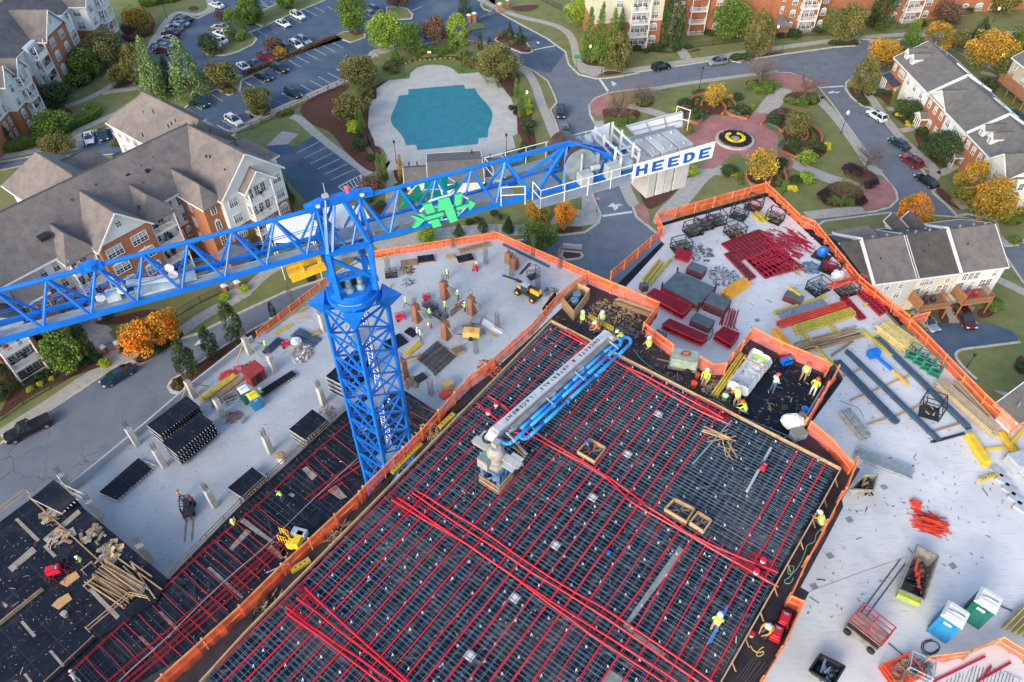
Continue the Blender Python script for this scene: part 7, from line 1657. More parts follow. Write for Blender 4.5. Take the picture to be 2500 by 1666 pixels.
def person(s,z,face,pose,label,shirt='lime',vest='lime',pants='jeans',hat='white',sc_=1.0):
    if pose not in PM:PM[pose]=person_mesh(pose)
    p=GP(s,z)[0];bm_,vm,sm,hm=PM[pose]
    r=thing('person',label,'person',p,'site workers',R_(face));r.scale=(sc_,)*3
    def add(nm,md,mats,par=r):
        o=bpy.data.objects.new(nm,md);COL.objects.link(o);o.parent=par
        if not md.materials:md.materials.append(None)
        for i,m_ in enumerate(mats):o.material_slots[i].link='OBJECT';o.material_slots[i].material=m_
        return o
    add('body',bm_,[CL['skin'],CL[shirt],CL[pants],CL['boot']])
    if vest:v=add('safety_vest',vm,[CL[vest]]);add('vest_stripe',sm,[CL['rstripe']if vest=='lime' else CL['lime']],v)
    add('hard_hat',hm,[CL[hat]])
ZQ=ZP+.002
for q in(('21 735,1355',ZQ,200,'stand','worker in lime vest and white helmet standing beside the plywood bin','dark','lime','dark'),('21 905,1310',ZQ,150,'sit','worker in lime vest and tan trousers sitting on timber near the plywood bin','grey','lime','tan','white'),
 ('21 870,1400',ZQ,90,'kneel','crouching worker in orange beside the top of the grey boom','orange',None,'jeans'),('22 1275,225',ZQ,110,'stand','worker in lime jacket behind the fence corner by the blue pipe bends','lime','lime','dark'),('22 1080,170',ZQ,60,'bend','worker in lime half hidden behind the blue pipe bends','lime',None,'dark'),
 ('22 1735,488',ZQ,150,'stand','worker in lime sleeves and tan trousers by the red fire extinguisher','lime',None,'tan'),('22 2000,650',ZQ,10,'bend','worker in orange and lime vest bending over the white lined tub','orange','lime','tan'),('32 50,715',ZQ,60,'kneel','crouching worker in lime with brown helmet at the corner of the lined tub','lime',None,'grey','red'),
 ('32 280,528',ZQ,-70,'stand','worker in pale shirt, jeans and orange helmet on the dark plywood','pale',None,'jeans','red'),('32 530,438',ZQ,160,'stand','worker in lime vest, tan trousers and dark red helmet by the fence','grey','lime','tan','red'),('32 605,560',ZQ,140,'reach','worker in lime and pale jeans beside the red strip of fence','lime',None,'pale','red'),
 ('23 1820,1075',ZD+.16,-20,'stand','worker in lime vest carrying long blue tubes across the rebar','lime','lime','tan'),('22 800,1060',ZD-.5,40,'kneel','crouching worker with blue helmet inside the timber framed opening','dark',None,'jeans','blue'),('33 665,225',ZQ,30,'kneel','kneeling worker in orange and lime vest by the coiled green hose walkway','orange','lime','jeans'),
 ('23 2260,1095',ZQ,120,'kneel','kneeling worker in lime and orange vest beside the red generators','orange','lime','jeans'),('03 1940,245',ZM,20,'reach','worker in lime shirt at the edge of the lower deck strip','lime',None,'dark'),('12 310,1420',ZM,60,'bend','bending worker in lime with blue helmet on the lower deck strip','lime',None,'jeans','blue'),
 ('03 690,540',ZM+.26,90,'stand','worker in lime vest by the sawhorse on the lower left black deck','dark','lime','dark'),('12 1190,670',ZM,0,'stand','worker in lime seen through the crane mast','lime',None,'dark'),('03 650,1499',ZM,40,'bend','worker in white at the bottom of the lower deck strip','grey',None,'grey'),
 ('02 1490,1412',ZL,-60,'walk','worker in orange shirt walking behind the forklift','orange',None,'dark','red'),('02 2195,190',ZL,40,'stand','worker in lime beside a bare column on the left slab','lime',None,'jeans'),('12 140,575',ZL,-30,'stand','worker in lime behind the yellow roofed portable toilet','lime',None,'jeans'),
 ('11 1655,945',ZL,190,'stand','worker in lime vest standing alone in the middle of the lower slab','dark','lime','jeans'),('11 1885,850',ZL,200,'bend','worker in orange bending over a red machine on the lower slab','orange',None,'dark','white'),('11 1320,1172',ZL,100,'walk','worker with white helmet walking right of the mast','pale','lime','jeans'),
 ('11 1745,1115',ZL,100,'reach','worker in lime at the upper right of the column form group','lime',None,'dark'),('11 1850,1130',ZL+1.2,-90,'reach','worker working on top of the right column form','lime',None,'jeans'),('11 1640,1210',ZL,90,'stand','worker in lime vest between three column forms','lime','lime','jeans'),
 ('11 1800,1215',ZL,60,'reach','worker in lime vest beside the brown plywood panel','pale','lime','jeans'),('11 1512,1270',ZL,0,'stand','worker in bright green shirt beside the open tool boxes','lime',None,'dark'),('11 1520,1350',ZL,160,'bend','worker with orange bag below the open tool boxes','orange','lime','dark'),
 ('11 1730,1195',ZL,220,'bend','worker in dark clothes behind the brown plywood panel','dark',None,'dark','red'),('12 1440,100',ZL,100,'stand','worker in lime vest near the yellow compressor','pale','lime','jeans'),('12 1410,65',ZL,0,'kneel','crouching worker with blue tools by the dark panel','pale',None,'jeans')):
    person(*q)
# ================================================================ site equipment and materials
M('dark_red_layers',(.20,.02,.035),.6,.5,7.,col2=(.08,.06,.06));YB=M('yellow_girder',(.60,.47,.05),.6,.15,3.);REDP=M('red_formwork_paint',(.40,.012,.035),.45,.2,2.,obj=.15);REDO=M('orange_red_paint',(.72,.07,.03),.5,.15,2.);BST=M('blue_grey_steel',(.045,.09,.15),.5,.2,3.);GLV=M('galv_pipe',(.36,.42,.47),.35,.2,4.,metal=.5)
DGP=M('panel_dark_grey',(.13,.16,.175),.6,.3,1.5,col2=(.08,.10,.115));JUNK=M('scrap_metal',(.22,.21,.19),.8,.5,6.,col2=(.09,.085,.08));WBAG=M('white_bag',(.70,.71,.72),.8,.1,3.);OPIPE=M('yellow_orange_pipe',(.85,.42,.03),.45,.15,3.)
def at(s,z):return GP(s,z)
def ends(s,z):p=GP(s,z);return p[0],p[1],(p[1]-p[0]).normalized(),Vector((-(p[1]-p[0]).normalized().y,(p[1]-p[0]).normalized().x,0))
def one(name,mb,m,label,cat,grp=None,**k):return tag(mb.build(name,m,**k),label,cat,grp)
def girder(s,z,label,grp='yellow perforated girders',w_=.2,h=.22,lift=0):
    p,q,d,n=ends(s,z);a=MB();c=p+Z3*(lift+h/2);e=q+Z3*(lift+h/2);a.bar(c,e,w_,h);r=thing('girder',label,'girder',p,grp);a.build('beam',YB,r)
    b=MB();k=int((q-p).length/.24)
    for i in range(1,k):m_=p.lerp(q,i/k)+Z3*(lift+h+.002);b.add([m_-d*.06-n*.055,m_+d*.06-n*.055,m_+n*.06],[(0,1,2)]if i%2 else[(0,1,2)])
    b.build('holes',BLK,r)
def sticks(name,s,z,n,w_,spread,layers,m,label,cat,grp=None,jit=.02,rnd=False,part='piece'):
    """a bundle of bars: every bar a part"""
    p,q,d,nn=ends(s,z);r=thing(name,label,cat,p,grp);rn=random.Random(int(p.x*77));k=0
    for L in range(layers):
        for i in range(n):
            off=(i/(max(1,n-1))-.5)*spread;j1,j2=rn.uniform(-jit,jit),rn.uniform(-jit,jit);e1=rn.uniform(-.15,.15)
            A=p+nn*(off+j1)+d*e1+Z3*(w_*(L+.5)+.02);B=q+nn*(off+j2)+d*e1+Z3*(w_*(L+.5)+.02)
            a=MB();(a.tube(A,B,w_/2,n=7)if rnd else a.bar(A,B,w_*.95,w_*.9));a.build(part,m,r)
    return r
def heap(name,s,z,rad,n,m,label,cat,size=(.1,.5),hgt=.35,grp=None,long=False,dr=None):
    c=GP(s,z)[0];a=MB();rn=random.Random(n+int(c.x*10))
    for i in range(n):
        r_=rad*math.sqrt(rn.random());t_=rn.uniform(0,6.28);p=c+Vector((r_*math.cos(t_),r_*math.sin(t_),.04+rn.uniform(0,hgt*(1-r_/rad))));L=rn.uniform(*size);v=rvec(rn);v.z*=.25;v.normalize()
        if dr is not None:t2=R_(dr)+rn.gauss(0,.22);v=Vector((math.cos(t2),math.sin(t2),.05))
        w_=rn.uniform(.03,.08)if long else L*rn.uniform(.2,.7)
        a.bar(p-v*L/2,p+v*L/2,w_,.03 if not long else w_)
    if not isinstance(m,list):m=[m]
    a.m=[rn.randrange(len(m))for _ in range(n)for _ in range(6)]
    return tag(a.build(name,m),label,cat,grp)
def CH(*a,**k):return tag(heap(*a,**k),kind='stuff')
def basket(s,z,l,w_,h,rz,label,fill=JUNK,fn=60,col=BLK,grp='wire and steel stillages on the bright slab'):
    c=GP(s,z)[0];rz=R_(rz);X=Vector((math.cos(rz),math.sin(rz),0))*l/2;Y=Vector((-math.sin(rz),math.cos(rz),0))*w_/2;r=thing('stillage',label,'stillage',c,grp)
    a=MB();cs=[c-X-Y,c+X-Y,c+X+Y,c-X+Y]
    for p in cs:a.bar(p,p+Z3*h,.07)
    for z_ in(.08,h*.5,h):
        for i in range(4):a.bar(cs[i]+Z3*z_,cs[(i+1)%4]+Z3*z_,.055)
    a.prism(cs,z+.06,z+.1);a.build('frame',col,r)
    if fn:
        b=MB();rn=random.Random(int(c.x*31));k=min(h*.75,.8)
        for i in range(fn):
            p=c+X*rn.uniform(-.8,.8)+Y*rn.uniform(-.8,.8)+Z3*rn.uniform(.12,k);v=rvec(rn);v.z*=.3;b.bar(p-v*.2,p+v*.2,rn.uniform(.04,.14),.04)
        b.build('contents',fill,r)
    return r
def redpanel(s,z,nx,ny,label,lift=.0,grp='red steel formwork panels',th=.14,m=None):
    q=[p+Z3*lift for p in GP(s,z)];m=m or REDP;r=thing('formwork_grid',label,'formwork',q[0],grp);a=MB()
    L=lambda u,v:(q[0]*(1-u)+q[1]*u)*(1-v)+(q[3]*(1-u)+q[2]*u)*v
    for i in range(nx+1):a.bar(L(i/nx,0)+Z3*th/2,L(i/nx,1)+Z3*th/2,.09 if i in(0,nx)else.055,th)
    for j in range(ny+1):a.bar(L(0,j/ny)+Z3*th/2,L(1,j/ny)+Z3*th/2,.09 if j in(0,ny)else.055,th-.004)
    a.build('frame',m,r);b=MB();b.face([L(0,0)+Z3*.02,L(1,0)+Z3*.02,L(1,1)+Z3*.02,L(0,1)+Z3*.02]);b.build('facing',M('worn_red_ply',(.085,.05,.045),.8,.3,4.,col2=(.06,.04,.04)),r)
def crate(s,z,l,w_,h,rz,label,top=DGP,side=MATS['dark_red_layers'],cat='crate',grp=None):
    c=GP(s,z)[0];r=thing('material_stack',label,cat,c,grp);a=MB();k=max(2,int(h/.14))
    for i in range(k):a.box(c+Z3*((i+.5)*h/k),(l-.02*(i%2),w_-.02*(i%2),h/k*.8),R_(rz))
    a.build('layers',side,r);a=MB();a.box(c+Z3*(h+.02),(l,w_,.04),R_(rz));a.build('top',top,r);return r
def formstack(s,z,nl,label,hz=.42,grp='stacked black formwork tables',jn=9,first=0.):
    top=GP(s,z);r=thing('formwork_table_stack',label,'formwork tables',Vector((top[0].x,top[0].y,z-nl*hz)),grp);e=(top[1]-top[0]);f=(top[3]-top[0])
    for k in range(nl):
        zz=-k*hz;a=MB();sh=e*(.0 if k%2==0 else.015);pl_=[p+Z3*zz+sh for p in top];a.prism(pl_,pl_[0].z-.05,pl_[0].z);a.build('deck_panel',PLY,r)
        b=MB()
        for j in range(3):o=pl_[0]+f*(.14+.34*j)-Z3*(hz*.62);b.bar(o,o+e,.1,.18)
        b.build('joist',YEL,r);b=MB();nj=max(4,int(e.length/.36))
        for j in range(nj+1):o=pl_[0]+e*(j/nj)-Z3*.14;b.bar(o-f.normalized()*.03,o+f+f.normalized()*.12,.07,.15)
        b.build('cross_joists',STEEL if k%2 else M('aluminium',(.55,.56,.58),.4,.2,3.),r)
def toilet(s,z,rz,col,roof,label):
    c=GP(s,z)[0];rz=R_(rz);r=thing('portable_toilet',label,'portable toilet',c,'portable toilets');X=Vector((math.cos(rz),math.sin(rz),0));Y=Vector((-math.sin(rz),math.cos(rz),0));o=lambda x,y,z_:c+X*x+Y*y+Z3*z_
    a=MB();a.box(c+Z3*1.05,(1.12,1.12,2.1),rz);
    for k in(-.35,0,.35):a.box(o(k,-.57,1.15),(.06,.03,1.7),rz);a.box(o(.57,k,1.15),(.03,.06,1.7),rz);a.box(o(-.57,k,1.15),(.03,.06,1.7),rz)
    a.build('cabin',col,r,bevel=.0);a=MB();a.add([o(-.6,-.6,2.1),o(.6,-.6,2.1),o(.6,.6,2.1),o(-.6,.6,2.1),o(-.45,-.5,2.3),o(.45,-.5,2.3),o(.45,.5,2.3),o(-.45,.5,2.3)],[(0,1,5,4),(1,2,6,5),(2,3,7,6),(3,0,4,7),(4,5,6,7),(3,2,1,0)])
    for k in(-.3,0,.3):a.box(o(0,k,2.31),(.9,.05,.03),rz)
    a.build('roof',roof,r);a=MB();a.box(o(0,-.585,1.0),(.62,.03,1.75),rz);a.build('door',col,r);a=MB();a.box(o(-.05,-.605,1.75),(.42,.02,.2),rz);a.build('label_plate',WHP,r);a=MB();a.box(o(-.05,-.617,1.75),(.3,.006,.06),rz);a.build('lettering',M('label_blue',(.02,.12,.4),.5,0),r)
    a=MB();a.path(smooth_pts([o(-.6,-.3,.1),o(-.55,-.1,2.32),o(0,0,2.36),o(.55,.1,2.32),o(.65,.3,.1)],1,False),.02,5);a.build('tie_strap',BLK,r)
def generator(s,z,rz,m,label,k=1.,wheels=True,cat='generator'):
    c=GP(s,z)[0];r=thing('generator',label,cat,c);a=MB();rz_=R_(rz);X=Vector((math.cos(rz_),math.sin(rz_),0));Y=Vector((-math.sin(rz_),math.cos(rz_),0))
    a.box(c+Z3*.42*k,(.9*k,.6*k,.45*k),rz_);a.box(c+Z3*.68*k-X*.1*k,(.5*k,.45*k,.12*k),rz_);a.build('housing',m,r,bevel=.02)
    a=MB()
    for sx in(-1,1):
        for sy in(-1,1):p=c+X*.5*k*sx+Y*.33*k*sy;a.bar(p,p+Z3*.78*k,.04);a.bar(c+X*.5*k*sx+Y*.33*k*sy+Z3*.78*k,c-X*.5*k*sx+Y*.33*k*sy+Z3*.78*k,.04)
    a.build('frame',BLK if m is not BLK else GRY,r)
    a=MB();a.box(c+X*.2*k+Z3*.66*k,(.25*k,.3*k,.05),rz_);a.build('control_panel',GRY,r)
    if wheels:
        for sy in(-1,1):a=MB();q=c-X*.35*k+Y*.36*k*sy+Z3*.14*k;a.tube(q,q+Y*.08*sy,.14*k,n=12);a.build('wheel',RUB,r)
# ---- black formwork tables
formstack('02 1205,802 1530,558 1632,650 1310,882',ZL+2.5,5,'black formwork tables stacked by the parapet, farther of the large pair');formstack('02 1330,945 1635,698 1752,778 1440,1035',ZL+2.6,6,'black formwork tables stacked on the slab, nearer of the large pair');formstack('02 812,1350 1135,1070 1245,1160 955,1415',ZL+.45,1,'single long black formwork table lying left of the bare column')
formstack('12 355,835 545,670 680,770 490,922',ZL+2.6,6,'black formwork stack beside the railing left of the crane mast');formstack('12 -150,1315 52,1145 170,1245 -20,1400',ZL+.9,2,'black formwork tables just above the railing, near the white bucket');formstack('12 655,400 910,165 1050,250 790,470',ZL+2.8,7,'tall black formwork stack partly behind the crane mast')
formstack('12 110,520 378,350 418,385 145,565',ZL+.3,1,'long dark panel with timber edge beside the red shed');formstack('02 255,1400 440,1248 620,1400 500,1520',ZM+1.0,1,'black formwork table tilted at the left corner of the lower deck')
# ---- bright right slab
for a_ in(('21 1650,570',1.5,1.2,1.1,20,'black stillage full of clamps, left one of three together',JUNK,90),('21 1735,525',1.5,1.2,1.1,20,'black stillage full of clamps, middle one of three together',JUNK,90),('21 1835,490',1.5,1.2,1.2,20,'black stillage full of clamps, right one of three together',JUNK,90),('21 2025,440',1.4,1.2,1.2,-35,'open steel stillage with wood floor near the tip of the slab',LUMO,12),('21 2145,370',1.4,1.1,1.3,-35,'tall black stillage holding a red machine',REDO,10),
 ('31 300,470',1.4,1.1,1.2,-40,'black stillage with brown boxes at the right edge of the slab tip',LUMO,40),('21 1550,710',1.5,1.2,1.2,20,'full black stillage standing alone near the left edge of the slab',JUNK,140),('21 1990,580',1.5,1.3,1.1,25,'pale wooden sided stillage next to the red grids',LUMO,60),('31 655,1040',1.7,1.2,1.0,30,'black stillage of tangled pipes with struts leaning out',GLV,60),('31 755,880',1.6,1.2,1.1,-35,'black stillage full of red shoring heads',REDP,60),
 ('31 890,1060',1.6,1.1,.9,20,'low stillage of scrap clamps under red struts',JUNK,90),('32 1570,700',1.3,1.3,1.6,-25,'tall empty black steel cage between the blue steel bundles',LUM,6),('21 1130,1400',1.9,1.0,.8,-35,'rusty black cage on the debris covered walkway',JUNK,40)):
    basket(a_[0],ZR if '1130,1400' not in a_[0]else ZP,*a_[1:])
for s_,nx,ny,l_ in(('21 1885,668 2190,552 2335,690 2045,800',10,4,'large red steel grid panel at the upper left of the red layout'),('31 75,800 225,745 450,850 235,948',6,5,'red steel grid panel nearest the V shaped red frames'),('21 2090,795 2330,700 2560,860 2240,945',8,4,'wide red steel grid panel in the middle of the red layout'),('31 205,690 245,605 455,800 360,838',2,9,'long red ladder like panel on the right of the red layout'),('21 1910,752 1965,735 2165,940 2110,962',1,8,'detached narrow red panel left of the red layout'),
    ('31 840,1115 890,1100 1050,1275 995,1290',2,6,'red panel lying near the thick red beams'),('31 980,1078 1040,1045 1230,1215 1165,1255',2,8,'red panel beside the yellow timber stack')):redpanel(s_,ZR,nx,ny,l_,.05)
for s_,l_ in(('21 1265,1125 1325,1075 1630,1215 1560,1290','red panel rack in front of the orange fence'),('22 1392,25 1450,-20 1765,120 1715,165','long red panel rack nearest the grey trailer'),('22 1815,110 1890,45 2020,100 1950,190','short red panel rack near the fence corner')):redpanel(s_,ZR,8,1,l_,.6);redpanel(s_,ZR,8,1,l_.replace('rack','at the foot of the rack'),.2,'red panels at the bottom of racks')
redpanel('21 1490,830 1520,755 1640,790 1600,865',ZR,5,2,'red framed box rack beside the yellow girders',.7)
r=thing('steel_platform','large dark grey steel platform on red legs in the middle of the bright slab','platform',G('21',1600,1020,ZR));a=MB();qp=GP('21 1400,1005 1525,880 1838,1015 1700,1165',ZR+.7);a.prism(qp,ZR+.55,ZR+.7);a.build('deck',DGP,r)
for p in qp:a=MB();a.bar(Vector((p.x,p.y,ZR)),p+Z3*.35,.12);a.build('post',BLK,r)
a=MB()
for i in range(4):a.bar(qp[i]-Z3*.3,qp[(i+1)%4]-Z3*.3,.12,.3)
a.build('edge_frame',REDP,r)
for q in(('21 1675,905',1.5,1.0,.7,-35,'red crate with grey lid right of the red framed box'),('21 1840,1195',1.8,1.5,.9,-35,'red and grey panel stack below the yellow pipes'),('21 1720,1330',1.7,1.1,.6,-35,'grey and red panel stack near the left racks'),('21 1565,1175',1.3,.7,.4,-35,'small tan topped stack between the dark platform and the rack',LUMO),('31 450,1130',1.5,.8,.6,-35,'red box under two short yellow girders'),('22 1370,110',.9,.9,.7,-35,'small grey lidded box just behind the fence by the lime worker'),('21 1245,1035',.6,.6,.6,20,'small dark table at the foot of the yellow girders')):crate(q[0],ZR,*q[1:])
for q in(('21 1235,975 1375,800','far one of the yellow girders left of the dark platform'),('21 1265,990 1400,820','middle one of the yellow girders left of the dark platform'),('21 1295,1000 1470,795','near one of the yellow girders left of the dark platform'),('31 120,420 190,490','short yellow girder bundle piece at the slab tip, left'),('31 150,405 235,490','short yellow girder bundle piece at the slab tip, middle'),('31 180,410 255,470','short yellow girder bundle piece at the slab tip, right'),
    ('31 290,1235 725,1100','long yellow girder above the grey pipes'),('31 465,1345 930,1200','upper one of the thick yellow girder pack'),('31 465,1365 945,1215','second one of the thick yellow girder pack'),('31 470,1385 960,1230','third one of the thick yellow girder pack'),('31 480,1405 965,1250','lowest one of the thick yellow girder pack'),('31 745,1330 830,1400','short yellow girder lying across the boards'),('32 1018,30 1270,240','yellow girder beside the tip of the third blue bundle'),('32 640,170 820,355','yellow girder ending at the fence corner'),('32 540,60 600,120','small yellow girder end by the pile of boards'),('32 1975,1265 2125,1215','short yellow girder at the pale block panels'),('31 1045,1170 1060,1160','tiny yellow girder offcut between the red panels'),('31 400,1060 500,1130','yellow girder lying on the red box')):
    girder(q[0],ZR,q[1],lift=.6 if 'on the red box' in q[1]else.03)
for q in(('12 1710,718 1590,830','yellow girder at the upper end of the left deck edge'),('12 1440,960 1200,1200','yellow girder at the lower end of the left deck edge'),('13 375,595 530,500','short yellow girder by the orange fence at the bottom'),('21 800,1260 1060,1399','yellow girder among the wood chips behind the boom tip')):girder(q[0],ZP,q[1],'yellow girders on the walkway',.3,.2)
S=sticks
S('pipe_bundle','21 1910,1105 2085,990',ZR,6,.12,.75,5,OPIPE,'bundle of bright yellow orange pipes right of the dark platform','pipe bundle',None,.01,True);S('pipe_bundle','31 345,1255 720,1150',ZR,9,.07,.8,3,GLV,'bundle of grey steel pipes above the red beams','pipe bundle',None,.03,True);S('pipe_bundle','32 965,1045 1420,1215',ZR,8,.085,.9,4,GLV,'strapped bundle of galvanised pipes on the open slab','pipe bundle',None,.02,True)
S('beam_bundle','31 335,1335 880,1165',ZR,4,.13,.6,2,REDO,'bundle of long orange red beams','beam bundle',None,.01);S('strut_bundle','21 1930,1340 1965,1200',ZR,6,.09,1.1,2,REDP,'bundle of red steel props at the centre left of the slab','prop bundle',None,.08,True);S('strut_bundle','33 1420,20 1500,60',ZR,7,.07,.6,2,REDO,'small bundle of red rods on timber','prop bundle',None,.05,True);S('strut_bundle','31 755,1015 1045,925',ZR+.9,3,.09,.5,2,REDO,'red ladder struts lying across the scrap stillage','prop bundle',None,.04,True)
for s_,l_,w_ in(('32 815,285 1300,790','blue grey steel bar bundle, nearest of three parallel ones',.45),('32 895,205 1640,930','dark steel bar bundle, middle of three parallel ones',.28),('32 1140,95 1895,835','blue grey steel bar bundle, farthest of three parallel ones',.35)):S('steel_bundle',s_,ZR,5,.09,w_,3,BST,l_,'steel bundle','long steel bar bundles',.01,True,'bar')
S('steel_bundle','32 1590,945 1865,870',ZR,3,.06,.15,1,BLK,'short black pipe below the steel bundles','steel bundle',None,.01,True,'bar');S('steel_bundle','33 1360,505 990,1005',ZR,2,.07,.35,1,BST,'two long dark pipes resting on the red scissor lift','pipes',None,.02,True,'pipe')
for s_ in('32 850,412 1020,340','32 920,605 1150,505','32 1150,505 1440,385','32 1060,800 1370,705','32 1370,700 1560,610','32 1590,860 1830,790'):a=MB();p,q,d,n=ends(s_,ZR);a.bar(p+Z3*.06,q+Z3*.06,.12,.1);one('bearer',a,LUM,'timber bearer lying under the blue steel bundles','timber','timber bearers under steel')
S('board_pile','32 490,190 1000,50',ZR,5,.12,.9,2,LUM,'loose boards beside the yellow girders','lumber',None,.2,False,'board');S('board_pile','32 780,230 950,115',ZR,1,.15,0,1,LUMO,'single weathered board on the slab','lumber',None,.01,False,'board');S('lumber_stack','32 1650,480 2105,890',ZR,4,.14,.7,4,M('pale_lumber',(.52,.42,.28),.8,.2,3.,col2=(.42,.33,.21),obj=.15),'strapped lumber stack with green tips by the right fence','lumber',None,.02,False,'board');S('lumber_stack','32 1790,480 2040,760',ZR,2,.14,.35,3,MATS['pale_lumber'],'narrower lumber stack next to the strapped one','lumber',None,.02,False,'board')
S('lumber_stack','32 1170,20 1400,190',ZR,7,.13,1.3,6,M('yellow_lumber',(.60,.49,.20),.8,.2,3.,obj=.15),'tall stack of yellow timber beams by the right fence','lumber',None,.03,False,'board');S('truss_stack','32 870,700 1040,915',ZR,7,.1,.75,4,M('dull_aluminium',(.38,.38,.36),.5,.3,4.),'stack of grey aluminium trusses','trusses',None,.03,False,'truss')
a=MB();p,q,d,n=ends('32 1100,240 1260,370',ZR);r=thing('rotary_tool','blue boxed tool with a blue and yellow boom on timber','machine',p);a.box(p+Z3*.35+n*.1,(.9,.6,.6),R_(20));a.build('motor_box',BLU,r,bevel=.03);a=MB();a.bar(p+Z3*.4,q+Z3*.3,.2);a.build('boom',BLU,r);a=MB();q2=G('32',1395,485,ZR);a.bar(q+Z3*.3,q2+Z3*.2,.17);a.build('boom_end',OPIPE,r)
GBN=M('green_bin_paint',(.03,.30,.16),.5,.2,3.)
for i in range(4):c=GP('32 1425,255',ZR)[0].lerp(GP('32 1610,375',ZR)[0],i/3);basket('32 %g,%g'%(1430+62*i,235+45*i),ZR,.75,1.0,.9,-37,'green mesh bin with four in a row by the fence, number %s from the left'%('one','two','three','four')[i],BST,12,GBN,'green mesh bins')
# yellow lifting beam
r=thing('lifting_frame','yellow crane lifting fork frame lying at the right edge','lifting frame',G('32',1950,1000,ZR));YP=M('bright_yellow_paint',(.78,.52,.02),.45,.12,2.)
for s_,w_,h_ in(('32 1885,900 2030,1130',.5,.45),('32 2020,1010 2230,985',.14,.14),('32 2150,880 2275,1060',.28,.3),('32 2220,985 2353,835',.2,.2),('32 2015,1150 2040,1100',.3,.2),('32 2130,900 2200,860',.1,.1),('32 2200,860 2310,1010',.1,.1),('32 2310,1010 2275,1065',.1,.1)):a=MB();p,q,d,n=ends(s_,ZR);a.bar(p+Z3*(h_/2+.05),q+Z3*(h_/2+.05),w_,h_);a.build('arm',YP,r)
# pale block pallets
BLKM=M('concrete_block',(.42,.46,.50),.8,.15,3.,obj=.1)
for s_,n_,lb in(('32 2280,1140',4,'strapped pallet of grey concrete blocks at the right edge'),('32 2420,1230',4,'second strapped pallet of grey blocks at the right edge')):
    c=GP(s_,ZR)[0];r=thing('block_pallet',lb,'pallet',c)
    for k in range(n_):a=MB();a.box(c+Z3*(.2+.22*k),(1.3,1.1,.2),R_(15));a.build('block_layer',BLKM,r)
for i in range(5):a=MB();c=G('32',2130+50*i,1190+75*i,ZR);a.box(c+Z3*.12,(.85,.62,.2),R_(-52));one('precast_slab',a,BLKM,'pale grey precast panel in the row beside the block pallets','panel','precast panels in a row')
# potties, lift, skips
toilet('33 1660,1075',ZR,-43,M('toilet_blue',(.02,.22,.48),.45,.06),M('toilet_roof_white',(.75,.75,.73),.5,.05),'blue portable toilet with white roof on the bright slab');toilet('33 1925,960',ZR,-43,M('toilet_green',(.01,.14,.11),.45,.06),MATS['toilet_roof_white'],'dark green portable toilet with white roof on the bright slab')
toilet('12 95,650',ZL,40,MATS['toilet_blue'],M('toilet_roof_yellow',(.75,.66,.02),.5,.05),'blue portable toilet with yellow roof on the left slab');toilet('12 20,600',ZL,40,MATS['toilet_green'],MATS['toilet_roof_white'],'green portable toilet with white roof behind the yellow roofed one')
p0,p1,d,n=ends('33 900,1030 1150,1230',ZR);r=thing('scissor_lift','small red scissor lift with grey deck on the bright slab','scissor lift',p0);L_=(p1-p0).length
RLP=M('lift_red',(.42,.03,.025),.5,.2,3.);a=MB();a.bar(p0+Z3*.35,p1+Z3*.35,.8,.35);a.build('chassis',M('lift_grey',(.20,.20,.18),.6,.3,3.),r)
a=MB();a.bar(p0+Z3*1.2,p1+Z3*1.2,.95,.08);a.build('deck',M('lift_deck',(.30,.27,.25),.7,.3,3.),r)
a=MB()
for k in range(3):a.bar(p0+Z3*(.55+.2*k)+n*.3,p1+Z3*(.6+.2*k)+n*.3,.06);a.bar(p0+Z3*(.55+.2*k)-n*.3,p1+Z3*(.6+.2*k)-n*.3,.06)
a.build('scissor_arms',BLK,r);a=MB()
cs=[p0+n*.47,p0-n*.47,p1-n*.47,p1+n*.47]
for i in range(4):
    for h_ in(1.25,1.7,2.2):a.bar(cs[i]+Z3*h_,cs[(i+1)%4]+Z3*h_,.05)
    a.bar(cs[i]+Z3*1.2,cs[i]+Z3*2.25,.05);m_=(cs[i]+cs[(i+1)%4])/2;a.bar(m_+Z3*1.2,m_+Z3*2.2,.05)
a.build('guard_rail',RLP,r)
for f in(.12,.88):
    for sg_ in(-1,1):a=MB();q=p0.lerp(p1,f)+n*.42*sg_+Z3*.22;a.tube(q,q+n*.14*sg_,.22,n=12);a.build('wheel',RUB,r)
def skip(s,z,h,label,col,inner,fill=None):
    q=GP(s,z);r=thing('waste_skip',label,'skip',q[0]);a=MB();c=sum(q,Vector())/4
    b_=[c+(p-c)*.72 for p in q];tp_=[p+Z3*h for p in q];bt=[p+Z3*.1 for p in b_]
    for i in range(4):j=(i+1)%4;a.face([bt[i],bt[j],tp_[j],tp_[i]])
    a.face(bt);
    for i in range(4):a.bar(tp_[i],tp_[(i+1)%4],.1,.1)
    a.build('hopper',col,r);rn=random.Random(5)
    b=MB()
    for _ in range(26):p=c+(q[rn.randrange(4)]-c)*rn.uniform(0,.6)+Z3*rn.uniform(.2,h*.8);v=rvec(rn);v.z*=.2;b.bar(p-v*.5,p+v*.5,.12,.05)
    b.m=[rn.randrange(4)for _ in range(26)for _ in range(6)];b.build('rubbish',[LUMO,BLK,PLY,fill or LUM],r)
